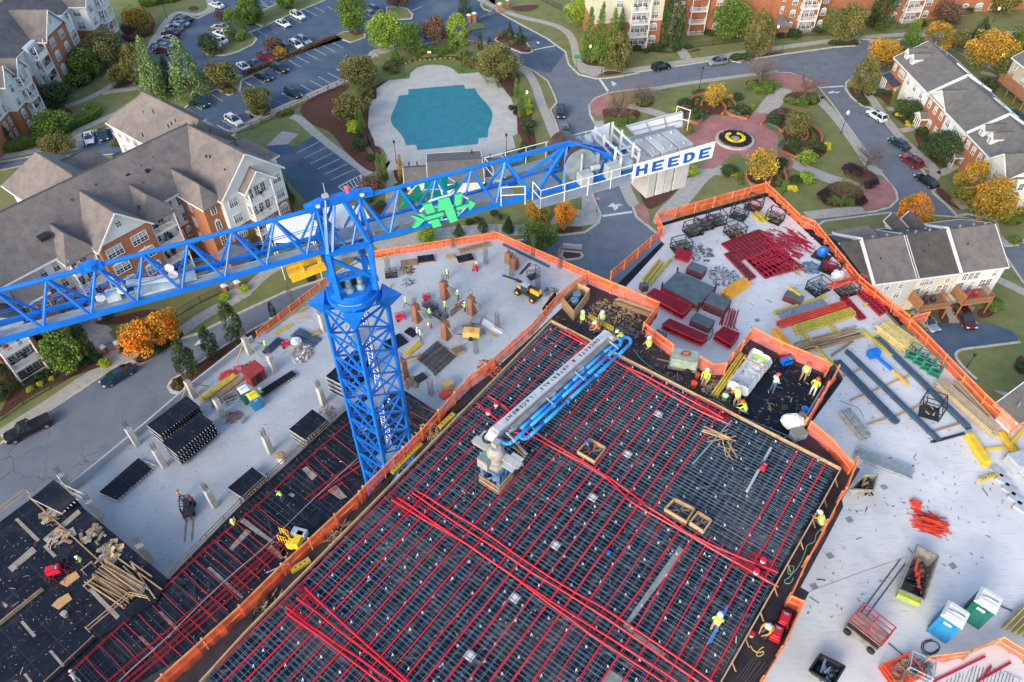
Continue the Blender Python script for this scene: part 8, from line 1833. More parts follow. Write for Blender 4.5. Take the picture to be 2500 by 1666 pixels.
skip('33 1425,440 1595,530 1475,885 1275,800',ZR,1.0,'long dark tipping skip full of timber and orange net',M('skip_dirty',(.20,.20,.17),.7,.3,3.),BLK,REDO);p,q,d,n=ends('33 1285,800 1470,880',ZR);a=MB();a.bar(p+Z3*.5,q+Z3*.5,.4,.5);one('skip_end',a,M('skip_lime',(.38,.48,.10),.6,.2,3.),'yellow green end beam of the tipping skip','skip end');skip('32 1000,1270 1115,1270 1080,1400 890,1390',ZR,.9,'dirty tipping skip beside the corner of the orange fence',M('skip_pale',(.33,.34,.27),.7,.3,3.),BLK)
skip('33 650,1310 850,1410 760,1560 560,1440',ZR,.7,'black tool cart with pipes at the bottom edge',BLK,BLK,GLV)
heap('red_frame_pile','33 1570,195',ZR,.8,60,REDO,'pile of bright red bracket frames on the open slab','frames',(.7,1.5),.5,None,True,-22);heap('shoring_pile','31 400,650',ZR,2.2,130,REDP,'scattered red shoring props and heads right of the red grids','props',(.5,1.5),.3,None,True,-50)
heap('shoring_pile','31 480,870',ZR,.7,14,[REDP,LUM],'V shaped red frames with wood below the red grids','props',(.8,1.3),.4,None,True);heap('cable_pile','31 600,860',ZR,.85,90,M('blue_net',(.10,.22,.34),.8,.3,4.),'tangle of blue cable beside the black platform','cables',(.2,.6),.2,None,True)
heap('clamp_pile','21 1720,740',ZR,1.2,70,JUNK,'scattered steel clamps next to the lone stillage','clamps',(.1,.4));heap('clamp_pile','21 1905,930',ZR,1.35,170,[JUNK,GLV],'round heap of grey steel clamps','clamps',(.1,.3),.4)
c=G('31',685,770,ZR);r=thing('welder','blue covered machine on a black pallet by the slab edge','machine',c);a=MB();a.box(c+Z3*.08,(1.5,1.1,.12),R_(-40));a.build('pallet',BLK,r);a=MB();a.blob(c+Z3*.65,.5,.45,.6,10,6,.08);a.build('cover',BLU,r)
a=MB();c=G('31',815,940,ZR);a.blob(c+Z3*.4,.6,.5,.42,12,7,.12);one('bulk_bag',a,WBAG,'crumpled white bulk bag near the slab edge','bag')
c=G('32',360,90,ZR);S('pipe_bundle','32 300,25 420,160',ZR,4,.14,.5,2,OPIPE,'yellow pipes in a dark rack just outside the plywood bay fence','pipe bundle',None,.01,True)
for s_ in('33 920,165','33 760,462','33 1768,545','33 628,716','32 1205,1310','21 2180,1285'):a=MB();c=GP(s_,ZR)[0];a.box(c+Z3*.012,(.42,.36,.02),R_(20));one('floor_cover',a,M('cover_grey',(.27,.28,.29),.7,.2,5.),'square grey floor cover plate on the bright slab','cover plate','floor cover plates')
def hose(s,z,m,label,r_=.03,sm=2):a=MB();a.path(smooth_pts(GP(s,z+r_),sm,False),r_,6);return one('hose',a,m,label,'hose')
hose('33 1600,1150 1530,1160 1505,1210 1530,1265 1590,1275 1650,1250 1665,1200 1620,1160 1560,1165 1520,1200 1540,1250 1600,1265 1645,1230',ZR,BLK,'black hose coil between the toilets and the corner fence');hose('33 1240,1180 1340,1260 1420,1320',ZR,BLK,'black cable from the scissor lift to the corner fence');hose('33 2060,810 2150,870 2260,915',ZR,BLK,'black line running right from the green toilet',.04)
hose('33 550,775 660,730 900,640 1150,550 1390,470',ZR,LUM,'thin tan string across the bright slab',.012);hose('32 840,600 920,630 1000,660 1040,740',ZR,BLK,'thin black cable near the truss stack',.015);hose('22 1700,60 1780,120 1830,20 1790,0 1800,50',ZR,BLK,'short black cable loop beside the red racks',.03)
hose('33 690,235 640,290 640,350 570,370 560,430 500,560 440,620 410,600 420,550 460,540 465,580 430,640 385,660 390,690 440,690 460,640',ZP,M('mint_hose',(.25,.55,.42),.5,.1),'mint green hose looped on the right walkway',.025);hose('33 110,1200 130,1240 180,1260 220,1240 210,1280 150,1290 180,1230 215,1210',ZP,M('yellow_rope',(.62,.55,.18),.8,.1),'yellow rope tangle below the generators',.03,1);hose('22 1165,180 1250,290 1400,380 1560,490 1750,580 1860,600 1960,700 32 100,760 200,800 400,880 500,960',ZP,MATS['mint_hose'],'long green hose along the far edge board of the deck',.02)
S('rebar_bundle','33 60,1499 190,1320',ZP,8,.06,.7,1,rm,'loose rebar bundle on the lower right walkway','rebar',None,.05,True,'bar');generator('33 370,1010',ZP,60,M('generator_red',(.62,.015,.03),.4,.1),'red generator nearest the fence corner',.85,False);generator('33 305,1125',ZP,60,MATS['generator_red'],'red generator beside the kneeling worker',.85,False)
# bottom right corner clutter
r=thing('rack_of_beams','rack of yellow beams at the right edge below the toilets','rack',G('33',2230,1060,ZR))
for i in range(12):a=MB();p=G('33',2150+22*i,1065+9*i,ZR);q=G('33',2330+22*i,880+9*i,ZR);a.bar(p+Z3*.3,q+Z3*.3,.07,.2);a.build('beam',YB if i%2 else LUMO,r)
basket('33 1330,1430',ZR,1.8,1.2,.7,20,'orange trimmed crate of sticks at the bottom edge',LUMO,40,REDO,'crates at the bottom edge');basket('33 1480,1400',ZR,1.2,1.0,.8,-30,'grey lidded crate at the bottom edge',DGP,30,GRY,'crates at the bottom edge');a=MB();mat_bars(a,GP('33 1600,1520 1960,1350 2200,1400 2353,1499 2300,1600',ZR),ZR+.03,.16,3,.02,double=0);tag(a.build('wire_mesh',REB),'wire mesh over the slab inside the corner fence','mesh',kind='stuff')
for s_ in('33 1600,1499 2030,1290','33 2020,1450 2080,1370','33 1960,1499 2240,1340'):a=MB();p,q,d,n=ends(s_,ZR);a.bar(p+Z3*.06,q+Z3*.06,.12,.05);one('red_plank',a,REDP,'red painted plank on the mesh inside the corner fence','plank','red planks')
# ---- walkway round the top deck
c=G('21',690,1170,ZP);r=thing('plywood_bin','open plywood bin holding blue drums at the tip of the deck','bin',c);q=GP('21 578,1180 700,1060 800,1110 670,1290',ZP);cq=sum(q,Vector())/4
for i in range(4):a=MB();a.bar(q[i]+Z3*.5,q[(i+1)%4]+Z3*.5,.05,1.0);a.build('side_panel',LUM,r)
for k_,f in enumerate((.28,-.3)):a=MB();p=cq+U*f*1.1+V*(.1 if k_ else-.1);a.lathe(p,[(.29,0),(.3,.3),(.3,.85),(.27,.88)],16);one('drum',a,M('drum_blue',(.10,.22,.32),.5,.2,3.),'blue grey plastic drum in the plywood bin, %s one'%('upper','lower')[k_],'drum')
CH('wood_chips','21 1000,1260',ZP,1.9,420,[LUM,LUMO],'wood chips and offcuts behind the tip of the boom','offcuts',(.06,.3),.25);CH('wood_chips','22 1400,420',ZP,1.3,120,[LUMO,JUNK],'dirt and offcuts along the walkway by the grey trailer','offcuts',(.05,.25),.1);CH('wood_chips','22 1850,500',ZP,1.0,100,[LUMO,LUM],'offcuts beside the lined tub','offcuts',(.05,.35),.15)
heap('edge_debris','12 1990,330',ZP,.8,70,[LUMO,LUM,REDO],'timber scraps on the left walkway near the top','debris',(.1,.7),.1,None,True);heap('edge_debris','12 1500,870',ZP,.8,50,[LUMO,LUM],'timber scraps on the left walkway near the yellow girders','debris',(.2,.9),.1,None,True);heap('edge_debris','13 760,280',ZP,.8,60,[LUMO,LUM],'timber scraps on the left walkway in the lower part','debris',(.2,1.0),.1,None,True);heap('edge_debris','13 150,840',ZP,.8,60,[LUMO,BLK],'timber scraps on the left walkway at the bottom','debris',(.2,1.0),.1,None,True)
S('board_pile','21 1020,1140 1310,1245',ZP,2,.16,.4,2,LUM,'planks laid along the fence behind the wood chips','lumber',None,.03,False,'board')
c=G('22',1565,330,ZP);r=thing('compressor_trailer','grey green site compressor trailer with a red hose on its lid','compressor',c);a=MB();a.box(c+Z3*.85,(1.75,1.15,.75),R_(-14));a.build('body',M('compressor_green',(.30,.36,.29),.5,.25,3.),r,bevel=.04);a=MB();a.box(c+Z3*.35,(1.9,1.1,.2),R_(-14));a.bar(c+Vector((-.9,.2,.4)),c+Vector((-1.7,.45,.4)),.08);a.build('chassis',JUNK,r)
for s1 in(-1,1):a=MB();q=c+Vector((.15,-.62*s1,.3));a.tube(q,q+Vector((.04,-.15*s1,0)),.3,n=14);a.build('wheel',RUB,r)
a=MB()
for k in range(3):
    for t_ in range(16):t0,t1=t_*math.tau/16,(t_+1)*math.tau/16;rr_=.32-.05*k;a.tube(c+Vector((rr_*math.cos(t0)+.05,.8*rr_*math.sin(t0)+.1,1.26)),c+Vector((rr_*math.cos(t1)+.05,.8*rr_*math.sin(t1)+.1,1.26)),.025,n=5)
one('hose',a,M('red_hose',(.45,.05,.04),.5,.1),'red hose coiled on the grey green compressor lid','hose')
q=GP('22 1905,520 2120,225 2300,320 2085,600',ZP);r=thing('washout_tub','long tub lined with crumpled white sheet beside the dark plywood','tub',q[0]);a=MB();rn=random.Random(8);nx,ny=18,9;L=lambda u,v:(q[0]*(1-u)+q[1]*u)*(1-v)+(q[3]*(1-u)+q[2]*u)*v
for i in range(nx):
    for j in range(ny):
        def hh(i_,j_):e=min(i_,nx-i_,j_*1.3,(ny-j_)*1.3);r2=random.Random(i_*31+j_);return Z3*((.85 if e<1 else(.95 if e<2 else.42))+r2.uniform(-.09,.09))if e>.5 else Z3*(.45+r2.uniform(-.2,.2))
        a.face([L(i/nx,j/ny)+hh(i,j),L((i+1)/nx,j/ny)+hh(i+1,j),L((i+1)/nx,(j+1)/ny)+hh(i+1,j+1),L(i/nx,(j+1)/ny)+hh(i,j+1)])
a.build('liner',M('white_sheeting',(.62,.64,.67),.5,.08,2.),r,smooth=True);a=MB()
for i in range(4):a.bar(L(*((.1,.12),(.9,.12),(.9,.88),(.1,.88))[i])+Z3*.35,L(*((.9,.12),(.9,.88),(.1,.88),(.1,.12))[i])+Z3*.35,.08,.7)
a.build('tub_side',M('lime_green_tub',(.35,.55,.10),.6,.1),r);a=MB();a.bar(L(.62,-.02)+Z3*1.05,L(.6,1.02)+Z3*1.05,.1,.06);one('plank',a,LUM,'plank laid across the lined tub','plank')
S('pipe_bundle','22 1830,560 2060,230',ZP,3,.12,.35,2,YB,'yellow poles lying left of the lined tub','pipe bundle',None,.03,False);S('pipe_bundle','22 1960,520 2140,210',ZP+.3,2,.09,.2,1,LUMO,'grey poles lying against the lined tub','pipe bundle',None,.03,False)
def bucket(s,z,m,m2,label,k=1.,cat='bucket',grp=None):
    c=GP(s,z)[0];r=thing('bucket',label,cat,c,grp);a=MB();a.lathe(c,[(.14*k,0),(.17*k,.34*k)],14);a.build('pail',m,r);a=MB();a.lathe(c+Z3*.34*k,[(.18*k,0),(.18*k,.05*k),(.1*k,.07*k)],14);a.build('lid',m2,r)
RC=M('bright_red_plastic',(.75,.01,.05),.4,.05)
for s_,l_ in(('12 2055,645','white tub with red cap on the rebar, upper left one'),('12 1990,710','white tub with red cap on the rebar, lower left one'),('33 205,515','white tub with red cap at the right deck edge, upper one'),('33 150,608','white tub with red cap at the right deck edge, lower one')):bucket(s_,ZD+.14,WHT,RC,l_,.85)
bucket('22 1910,590',ZP,M('green_plastic',(.10,.5,.12),.5,.1),WHT,'green bucket at the foot of the lined tub',1.1);bucket('22 1685,410',ZP,REDO,REDO,'small red fire extinguisher behind the lime worker',.9,'extinguisher');bucket('22 1655,490',ZP,ORN,ORN,'orange round float beside the compressor trailer',1.2,'float');bucket('32 540,705',ZP,RC,BLU,'red bucket with blue contents by the white sack',1.3);bucket('32 375,690',ZP,BLK,BLK,'black bag on the dark plywood',1.2,'bag');bucket('32 365,275',ZP,RC,RC,'red fuel can beside the orange fence',1.2,'fuel can');bucket('12 300,1095',ZL,WHT,LUM,'large white tub on the left slab near the railing',3.0,'tub')
bucket('23 2130,1120',ZP,WHT,RC,'small white pot beside the kneeling worker',.8);bucket('23 960,450',ZD+.14,BLU,BLU,'small blue object left on the rebar mat',.6,'bucket');bucket('11 1180,1020',ZL,YB,YB,'small yellow tub right of the crane turntable',1.3)
generator('32 395,305',ZP,20,BLU,'blue and white pressure washer near the fuel can',.8,False,'washer');a=MB();c=G('32',440,800,ZP);a.blob(c+Z3*.35,.75,.6,.5,12,7,.1);one('bulk_bag',a,WBAG,'large white bulk bag at the right end of the plywood bay','bag');crate('32 490,900',ZP,.9,.6,.5,20,'grey green box below the white bulk bag',M('olive_box',(.20,.22,.17),.6,.1),GRY);a=MB();a.blob(G('32',515,770,ZP)+Z3*.45,.4,.3,.35,10,6,.2);one('tarp_bundle',a,JUNK,'brown tarp bundle beside the white bulk bag','tarp')
a=MB();p,q,d,n=ends('32 735,470 565,790',ZP);a.bar(p+Z3*.5,q+Z3*.5,.06,.3);one('barrier_strip',a,RC,'red lettered strip fixed inside the fence of the plywood bay','strip');S('pipe_bundle','32 720,500 545,800',ZP,3,.1,.3,1,GLV,'pale poles along the fence of the plywood bay','pipe bundle',None,.02,False)
a=MB();c=G('21',475,1190,ZP);a.bar(c+Z3*.3-U*.8,c+Z3*.8+U*.8,.04,.9);one('brown_sheet',a,M('brown_sheet',(.055,.02,.015),.7,.2),'dark brown sheet leaning on the left orange fence','sheet')
# ---- openings, plates and tools on the rebar
for s_,l_ in(('22 705,1030 805,925 935,1000 845,1115','timber framed opening with the crouching worker'),('23 1420,90 1500,5 1662,88 1595,195','larger timber framed opening on the right of the rebar deck'),('23 1625,200 1692,112 1800,182 1735,275','smaller timber framed opening on the right of the rebar deck')):
    q=GP(s_,ZD+.15);r=thing('opening_frame',l_,'opening frame',q[0]);
    for i in range(4):a=MB();a.bar(q[i]+Z3*.05,q[(i+1)%4]+Z3*.05,.08,.35);a.build('frame_board',LUM,r)
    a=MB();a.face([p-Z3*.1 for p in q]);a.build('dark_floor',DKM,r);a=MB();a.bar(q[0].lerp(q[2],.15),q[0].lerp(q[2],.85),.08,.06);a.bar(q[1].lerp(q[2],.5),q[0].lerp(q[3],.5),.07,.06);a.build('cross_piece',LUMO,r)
for s_ in('22 1370,708','22 1117,1037','22 830,1392','23 525,372','23 190,805','13 1840,1280'):
    c=GP(s_,ZD+.2)[0];r=thing('steel_plate','square white plate set in the rebar of the top deck','plate',c,'white plates in the rebar');a=MB();a.box(c,(.46,.46,.03),GA);a.build('plate',WHT,r);a=MB()
    for sg_ in(-.15,.15):a.bar(c+U*.36+V*sg_+Z3*.04,c-U*.36+V*sg_+Z3*.04,.025);a.bar(c+V*.36+U*sg_+Z3*.05,c-V*.36+U*sg_+Z3*.05,.025)
    a.build('bars',BLK,r)
for s_,m_,w_,l_ in(('22 1970,762 1650,1120',GLV,.09,'grey pipe lying from the edge board down to the bare bay'),('22 2295,985 2095,1345',M('pale_pipe',(.42,.44,.46),.5,.1),.16,'fat grey screed tube with a red machine on it'),('23 1935,870 1775,1185',PIPE,.06,'blue tube carried by the worker, left one'),('23 1928,905 1795,1180',PIPE,.06,'blue tube carried by the worker, right one')):a=MB();p,q,d,n=ends(s_,ZD+(.7 if 'blue' in l_ else.3));a.tube(p,q,w_/2,n=8);one('tube',a,m_,l_,'tube')
generator('22 2225,1165',ZD+.2,50,RC,'red power screed head on the fat grey tube',.55,False,'screed');heap('board_heap','22 1890,900',ZD+.2,.55,7,LUM,'crossed loose boards on the rebar near the bare bay','boards',(1.2,1.9),.3,None,True);heap('board_heap','22 1930,1010',ZD+.2,.4,4,LUM,'three short boards beside the crossed boards','boards',(1.0,1.3),.1,None,True)
# ---- lower left black deck
for s_,r_,n_,l_ in(('03 440,110',1.1,55,'timber and ply scrap heap at the upper corner of the lower left deck'),('03 490,310',1.2,30,'pinkish timber frames on the lower left deck'),('03 760,300',1.1,22,'reddish boards crossed near the edge of the lower left deck'),('03 900,430',1.2,45,'mixed ply offcuts near the slab edge of the lower left deck')):heap('scrap_heap',s_,ZM+.26,r_,n_,[LUM,LUMO,M('pale_ply_scrap',(.34,.32,.28),.8,.2)],l_,'scrap',(.3,1.0),.35)
S('lumber_stack','03 800,600 1110,800',ZM+.26,9,.11,2.2,3,LUM,'wide pile of loose yellow boards on the lower left deck','lumber',None,.22,False,'board');S('lumber_stack','03 1020,650 1180,770',ZM+.26,6,.1,.8,2,MATS['pale_ply_scrap'],'pale boards beside the yellow pile','lumber',None,.06,False,'board')
for s_ in('03 970,485 1335,745','03 1010,545 1200,730','03 1075,515 1255,640','03 1080,530 1275,815','03 240,-20 870,555'):S('long_board',s_,ZM+.26,1,.13,0,1,LUM,'long loose board on the lower left deck','board','long loose boards',.01,False,'board')
S('beam_bundle','03 -20,1040 345,745',ZM+.26,2,.16,.25,1,LUMO,'heavy brown beam lying on the lower left deck','beam',None,.01);generator('03 455,600',ZM+.26,20,RC,'red covered machine among hoses on the lower left deck',1.3,True,'machine');heap('hose_tangle','03 480,600',ZM+.26,1.3,40,[BLK,REDP],'hoses tangled round the red machine','hoses',(.3,.9),.3,None,True)
for s_,l_ in(('03 575,655','tan board scrap beside the red machine'),('03 510,838','tan board scrap in the middle of the lower left deck')):a=MB();c=GP(s_,ZM+.27)[0];a.prism([c+U*.8-V*.3,c+U*.7+V*.55,c+U*.1+V*.5,c-U*.6+V*.5,c-U*.8-V*.4,c-U*.1-V*.55],ZM+.27,ZM+.33);one('ply_scrap',a,M('tan_ply',(.52,.30,.12),.8,.1),l_,'board scrap')
def horse(s,z,l_):
    c=GP(s,z)[0];r=thing('sawhorse',l_,'sawhorse',c);a=MB();a.bar(c-U*.6+Z3*.75,c+U*.6+Z3*.75,.1);a.build('top_rail',LUM,r)
    for x in(-.5,.5):
        for y in(-.35,.35):a=MB();a.bar(c+U*x+Z3*.75,c+U*x+V*y,.07);a.build('leg',LUM,r)
horse('03 735,575',ZM+.26,'sawhorse next to the worker on the lower left deck');horse('03 755,705',ZM+.26,'sawhorse at the end of the board pile')
bucket('03 145,560',ZM+.26,GLV,GLV,'grey bucket on the pale ply strip at left',1.0);bucket('03 545,955',ZM+.26,GLV,MATS['pale_ply_scrap'],'pale caddy with a yellow rod on the lower left deck',1.6)
# ---- lower deck strip
c=G('13',440,350,ZM+.1);r=thing('boom_lift','yellow boom lift with grey counterweight beside the orange fence','boom lift',c);YM=YP
for o_,d_,m_,nm in(((.1,.5,.9),(1.5,.8,.7),GRY,'counterweight'),((.1,-.2,.8),(.7,1.6,.9),YM,'engine_cover'),((-.6,-.5,.6),(.7,.8,.8),YM,'boom_base')):a=MB();a.box(c+Vector(o_),d_,R_(-15));a.build(nm,m_,r,bevel=.04)
a=MB();a.bar(c+Vector((-.6,-.3,1.2)),c+Vector((-1.6,.6,1.5)),.12);
for k in range(4):a.bar(c+Vector((-.9-.3*k,-.5+.1*k,.6)),c+Vector((-.9-.3*k,-.5+.1*k,1.7)),.05);a.bar(c+Vector((-.9-.3*k,.3+.1*k,.6)),c+Vector((-.9-.3*k,.3+.1*k,1.7)),.05)
for z_ in(1.1,1.7):a.bar(c+Vector((-.9,-.5,z_)),c+Vector((-1.8,-.2,z_)),.05);a.bar(c+Vector((-.9,.3,z_)),c+Vector((-1.8,.6,z_)),.05)
a.build('basket',YM,r)
for s_ in('13 160,80 215,290','13 215,290 300,470','13 180,600 370,520'):S('prop',s_,ZM+.5,1,.13,0,1,STEEL if '600' in s_ else BLK,('farther jointed dark strut on the lower deck strip' if '160,80' in s_ else 'nearer jointed dark strut on the lower deck strip')if '600' not in s_ else 'pale grey arm poking out from the orange fence','strut',None,.01,True,'tube')
# ---- left slab
a=MB();c=G('03',1560,100,ZL);r=thing('forklift','dark forklift with long forks on the left slab','forklift',c);fx=(G('03',1545,330,ZL)-c).normalized();fy=Vector((-fx.y,fx.x,0));ang=math.atan2(fx.y,fx.x)
a.box(c-fx*.1+Z3*.6,(1.9,1.0,.6),ang);a.box(c-fx*.8+Z3*.85,(.6,1.0,.5),ang);a.build('chassis',M('forklift_dark',(.03,.032,.04),.5,.2),r,bevel=.04);a=MB();a.box(c-fx*.95+Z3*.9+fy*.3,(.5,.3,.5),ang);a.build('counterweight',REDO,r)
a=MB();cs=[c+fx*.6+fy*.45,c+fx*.6-fy*.45,c-fx*.7-fy*.45,c-fx*.7+fy*.45]
for i in range(4):a.bar(cs[i]+Z3*.8,cs[i]+Z3*2.1,.07);a.bar(cs[i]+Z3*2.1,cs[(i+1)%4]+Z3*2.1,.07)
for k in range(4):a.bar(cs[0].lerp(cs[3],k/4)+Z3*2.1,cs[1].lerp(cs[2],k/4)+Z3*2.1,.04)
a.build('overhead_guard',BLK,r);a=MB();a.box(c-fx*.2+Z3*1.05,(.5,.5,.3),ang);a.build('seat',BLK,r)
for k in(-.3,.3):a=MB();a.bar(c+fx*1.1+fy*k+Z3*.05,c+fx*1.1+fy*k+Z3*2.3,.1);a.build('mast_rail',BLK,r);a=MB();a.bar(c+fx*1.15+fy*k*1.2+Z3*.08,c+fx*3.6+fy*k*1.2+Z3*.08,.13,.05);a.build('fork',LUMO,r)
for sx in(-.7,.6):
    for sy in(-.5,.5):a=MB();q=c+fx*sx+fy*sy+Z3*.25;a.tube(q-fy*.1,q+fy*.1,.26,n=12);a.build('wheel',RUB,r)
a=MB();c=G('12',90,430,ZL);r=thing('tool_shed','small red metal shed with a sloping roof on the left slab','shed',c);a.box(c+Z3*.85,(2.1,1.4,1.7),GA);a.build('wall',M('shed_red',(.30,.035,.03),.6,.2),r);a=MB();a.bar(c+Z3*1.9-V*.1,c+Z3*1.8-V*.1+U*.01,.1);a.add([c+U*1.2+V*.8+Z3*1.65,c-U*1.2+V*.8+Z3*1.65,c-U*1.2-V*1.1+Z3*2.0,c+U*1.2-V*1.1+Z3*2.0],[(0,1,2,3)]);a.build('roof',MATS['shed_red'],r);a=MB();a.box(c+V*.72+Z3*.8,(.8,.04,1.3),GA);a.build('door',DKM,r)
S('beam_bundle','02 1655,600 1935,400',ZL,4,.18,.7,2,YEL,'yellow timber beams lying on the left slab','beam bundle',None,.02);S('lumber_stack','02 1735,610 2000,415',ZL,5,.11,.6,2,LUM,'pale boards right of the yellow beams','lumber',None,.06,False,'board');S('lumber_stack','02 1750,650 2010,480',ZL,4,.12,.5,2,LUMO,'weathered boards nearest the wire crate','lumber',None,.08,False,'board')
basket('02 1900,600',ZL,1.8,1.1,.8,30,'crate of mixed timber near the bare column on the left slab',LUMO,50,GRY,'crates on the left slab');heap('net_heap','02 1870,405',ZL,1.1,220,REDO,'heap of orange red netting by the parapet','netting',(.1,.4),.5);heap('frame_heap','02 1965,345',ZL,.6,16,RC,'red tubular frames by the parapet','frames',(.7,1.3),.6,None,True)
heap('cart','02 1920,740',ZL,.9,50,[REDP,GLV,LUM],'jumbled red carts below the portable toilets','carts',(.3,1.2),.6,None,True);a=MB();c=G('02',1975,790,ZL);a.tube(c+Z3*.3,c+U*.5+Z3*.3,.32,n=16);one('cable_reel',a,GLV,'cable reel beside the red carts','reel')
a=MB();c=G('12',420,135,ZL);a.blob(c+Z3*.5,.7,.65,.6,12,7,.12);one('bulk_bag',a,WBAG,'white bulk bag beside the blue sheets on the left slab','bag');heap('scrap_heap','12 470,215',ZL,1.5,110,[MATS['pale_ply_scrap'],LUMO,WBAG],'long heap of pale rubbish on the left slab','rubbish',(.2,.8),.5)
S('sheet_stack','12 400,40 590,130',ZL,6,.1,1.6,2,BST,'blue grey sheet pile on the left slab','sheets',None,.06,False,'sheet');S('sheet_stack','12 160,220 290,100',ZL,5,.09,.9,3,BST,'dark steel pile beside the lime worker','sheets',None,.06,False,'sheet');generator('12 330,150',ZL,30,RC,'red machine beside the dark steel pile',1.0);S('board_pile','11 430,1200 560,1120',ZL,5,.1,1.0,1,LUM,'boards scattered by the street side edge form','lumber',None,.3,False,'board')
S('beam_bundle','11 240,1400 380,1320',ZL,3,.14,.5,1,YEL,'yellow beams near the street side edge form','beam bundle',None,.04);crate('12 575,50',ZL,1.2,1.0,.15,30,'small wooden pallet at the column base',LUM,LUM);S('board_pile','11 400,1250 530,1230',ZL,4,.1,1.5,1,LUM,'crossed boards left of the mast on the lower slab','lumber',None,.4,False,'board');heap('dust_scrap','12 670,700',ZL,1.2,60,[LUM,LUMO],'offcuts beside the railing left of the mast','offcuts',(.1,.5),.15);heap('dust_scrap','02 2060,330',ZL,1.0,40,[LUMO,BLK],'scrap round the timber braced column','offcuts',(.1,.6),.15)
# ---- lower slab behind the mast
a=MB();ladder(a,'11 1735,715 1990,650',ZL,-.9,0,zt=.2);one('ladder_form',a,LUM,'ladder like timber form lying by the far fence','timber form')
for q in(('11 1480,790',2.4,1.6,.25,12,'dark topped pallet with tools near the far fence',PLY,LUM),('11 1340,820',2.4,1.5,.15,12,'brown sheet stack next to the dark topped pallet',LUMO,LUM),('11 1680,770',1.2,.9,.25,12,'small timber box table by the far fence',LUM,LUM),('11 1800,790',2.4,1.6,.35,20,'black sheets stacked on a pallet near the orange worker',PLY,LUM),('11 1890,1300',1.3,1.1,.5,-15,'block of grey steel parts on the lower slab',GLV,GLV),('11 1825,1350',1.4,1.0,.3,20,'brown pallet left of the white pipes',LUMO,LUMO),
          ('12 1740,200',1.5,1.1,.4,30,'timber pallet stack near the rebar cage',LUMO,LUM),('12 1225,130',2.8,2.0,.2,40,'dark plywood sheets behind the mast',PLY,PLY),('12 1360,45',1.6,1.1,.2,-40,'dark sheet leaning near two workers',PLY,PLY),('12 1435,420',1.4,1.0,.3,40,'dark bundle right of the mast',BLK,BLK),('12 1640,560',1.3,.9,.5,40,'orange box at the fence by the lower slab corner',REDO,REDO),('12 1665,500',1.3,1.0,1.1,40,'tall tan box with a pitched top by the lower slab corner',LUM,LUM)):crate(q[0],ZL,*q[1:])
for s_,l_ in(('11 1515,1180','black open tool box, farther one, among the column forms'),('11 1595,1255','black open tool box, nearer one, among the column forms')):basket(s_,ZL,2.0,1.1,.8,-40,l_,JUNK,40,M('toolbox_dark',(.04,.05,.07),.5,.1),'tool boxes')
generator('11 1270,1275',ZL,20,RC,'red generator alone right of the crane mast',1.2);generator('11 1485,1110',ZL,20,RC,'red gas unit at the end of the farther tool box',1.0);generator('11 1885,870',ZL,80,RC,'red machine under the orange worker',.9);basket('11 1195,920',ZL,1.6,1.2,.9,10,'dark cart of timber right of the mast turret',LUMO,30,BLK,'carts on the lower slab')
a=MB();p,q,d,n=ends('11 1680,1260 1790,1170',ZL);a.bar(p+Z3*.6,q+Z3*.6,.05,1.2);one('brown_sheet',a,LUMO,'brown plywood panel standing among the column forms','panel');S('pipe_bundle','11 1940,1290 2100,1400',ZL,6,.1,.7,2,WHT,'white pipes lying by the rebar cage','pipe bundle',None,.12,True);S('pipe_bundle','11 1870,1350 2070,1412',ZL,5,.1,.6,2,MATS['pale_ply_scrap'],'pale poles below the white pipes','pipe bundle',None,.08,True)
S('steel_bundle','21 95,665 475,850',ZL,4,.1,.4,1,BST,'long dark steel bundle along the far fence','steel bundle',None,.02,True,'bar');S('steel_bundle','21 235,910 315,820',ZL,2,.12,.2,1,BLK,'black jib piece behind the telehandler','steel bundle',None,.02,False,'bar');a=MB();mat_bars(a,GP('12 1400,270 1570,110 1740,240 1560,410',ZL),ZL+.1,.16,.9,.035,double=0);mat_bars(a,GP('12 1400,270 1570,110 1740,240 1560,410',ZL),ZL+.2,.2,.8,.035,double=0);one('rebar_stack',a,rm,'stack of dark rebar grid right of the mast','rebar')
S('beam_bundle','12 1320,230 1440,130',ZL,3,.18,.55,2,YEL,'yellow timber beams right of the mast','beam bundle',None,.02);S('board_pile','12 1300,280 1450,230',ZL,4,.1,.6,1,LUM,'loose boards below the yellow beams by the mast','lumber',None,.25,False,'board');heap('offcuts','12 1360,455',ZL,1.1,90,[LUM,LUMO],'pale offcuts right of the mast','offcuts',(.1,.4),.15);heap('offcuts','11 1320,880',ZL,1.0,50,[LUM,BLK],'sawdust and offcuts in front of the dark pallet','offcuts',(.1,.7),.06);heap('offcuts','11 1300,970',ZL,1.2,8,BLK,'black bars scattered in front of the dark pallet','bars',(.8,1.6),.05,None,True);heap('offcuts','21 490,1050',ZL,1.0,20,[LUMO,BLK],'dark boards beside the telehandler','boards',(.6,1.3),.2,None,True)
c=G('12',1855,75,ZL);r=thing('compressor','yellow towable compressor on the lower slab','compressor',c);a=MB();a.box(c+Z3*.75,(2.2,1.3,.8),R_(-5));a.build('body',M('compressor_yellow',(.75,.47,.12),.5,.1),r,bevel=.06)
for s1 in(-1,1):a=MB();q=c+Vector((-.1,-.68*s1,.3));a.tube(q,q-Vector((0,.14*s1,0)),.32,n=14);a.build('wheel',RUB,r)
a=MB();a.bar(c+Vector((-1,0,.4)),c+Vector((-2,.2,.3)),.08);a.build('tow_bar',BLK,r);a=MB()
for t_ in range(12):t0,t1=t_*math.tau/12,(t_+1)*math.tau/12;a.tube(c+Vector((.3*math.cos(t0),.25*math.sin(t0),1.2)),c+Vector((.3*math.cos(t1),.25*math.sin(t1),1.2)),.04,n=5)
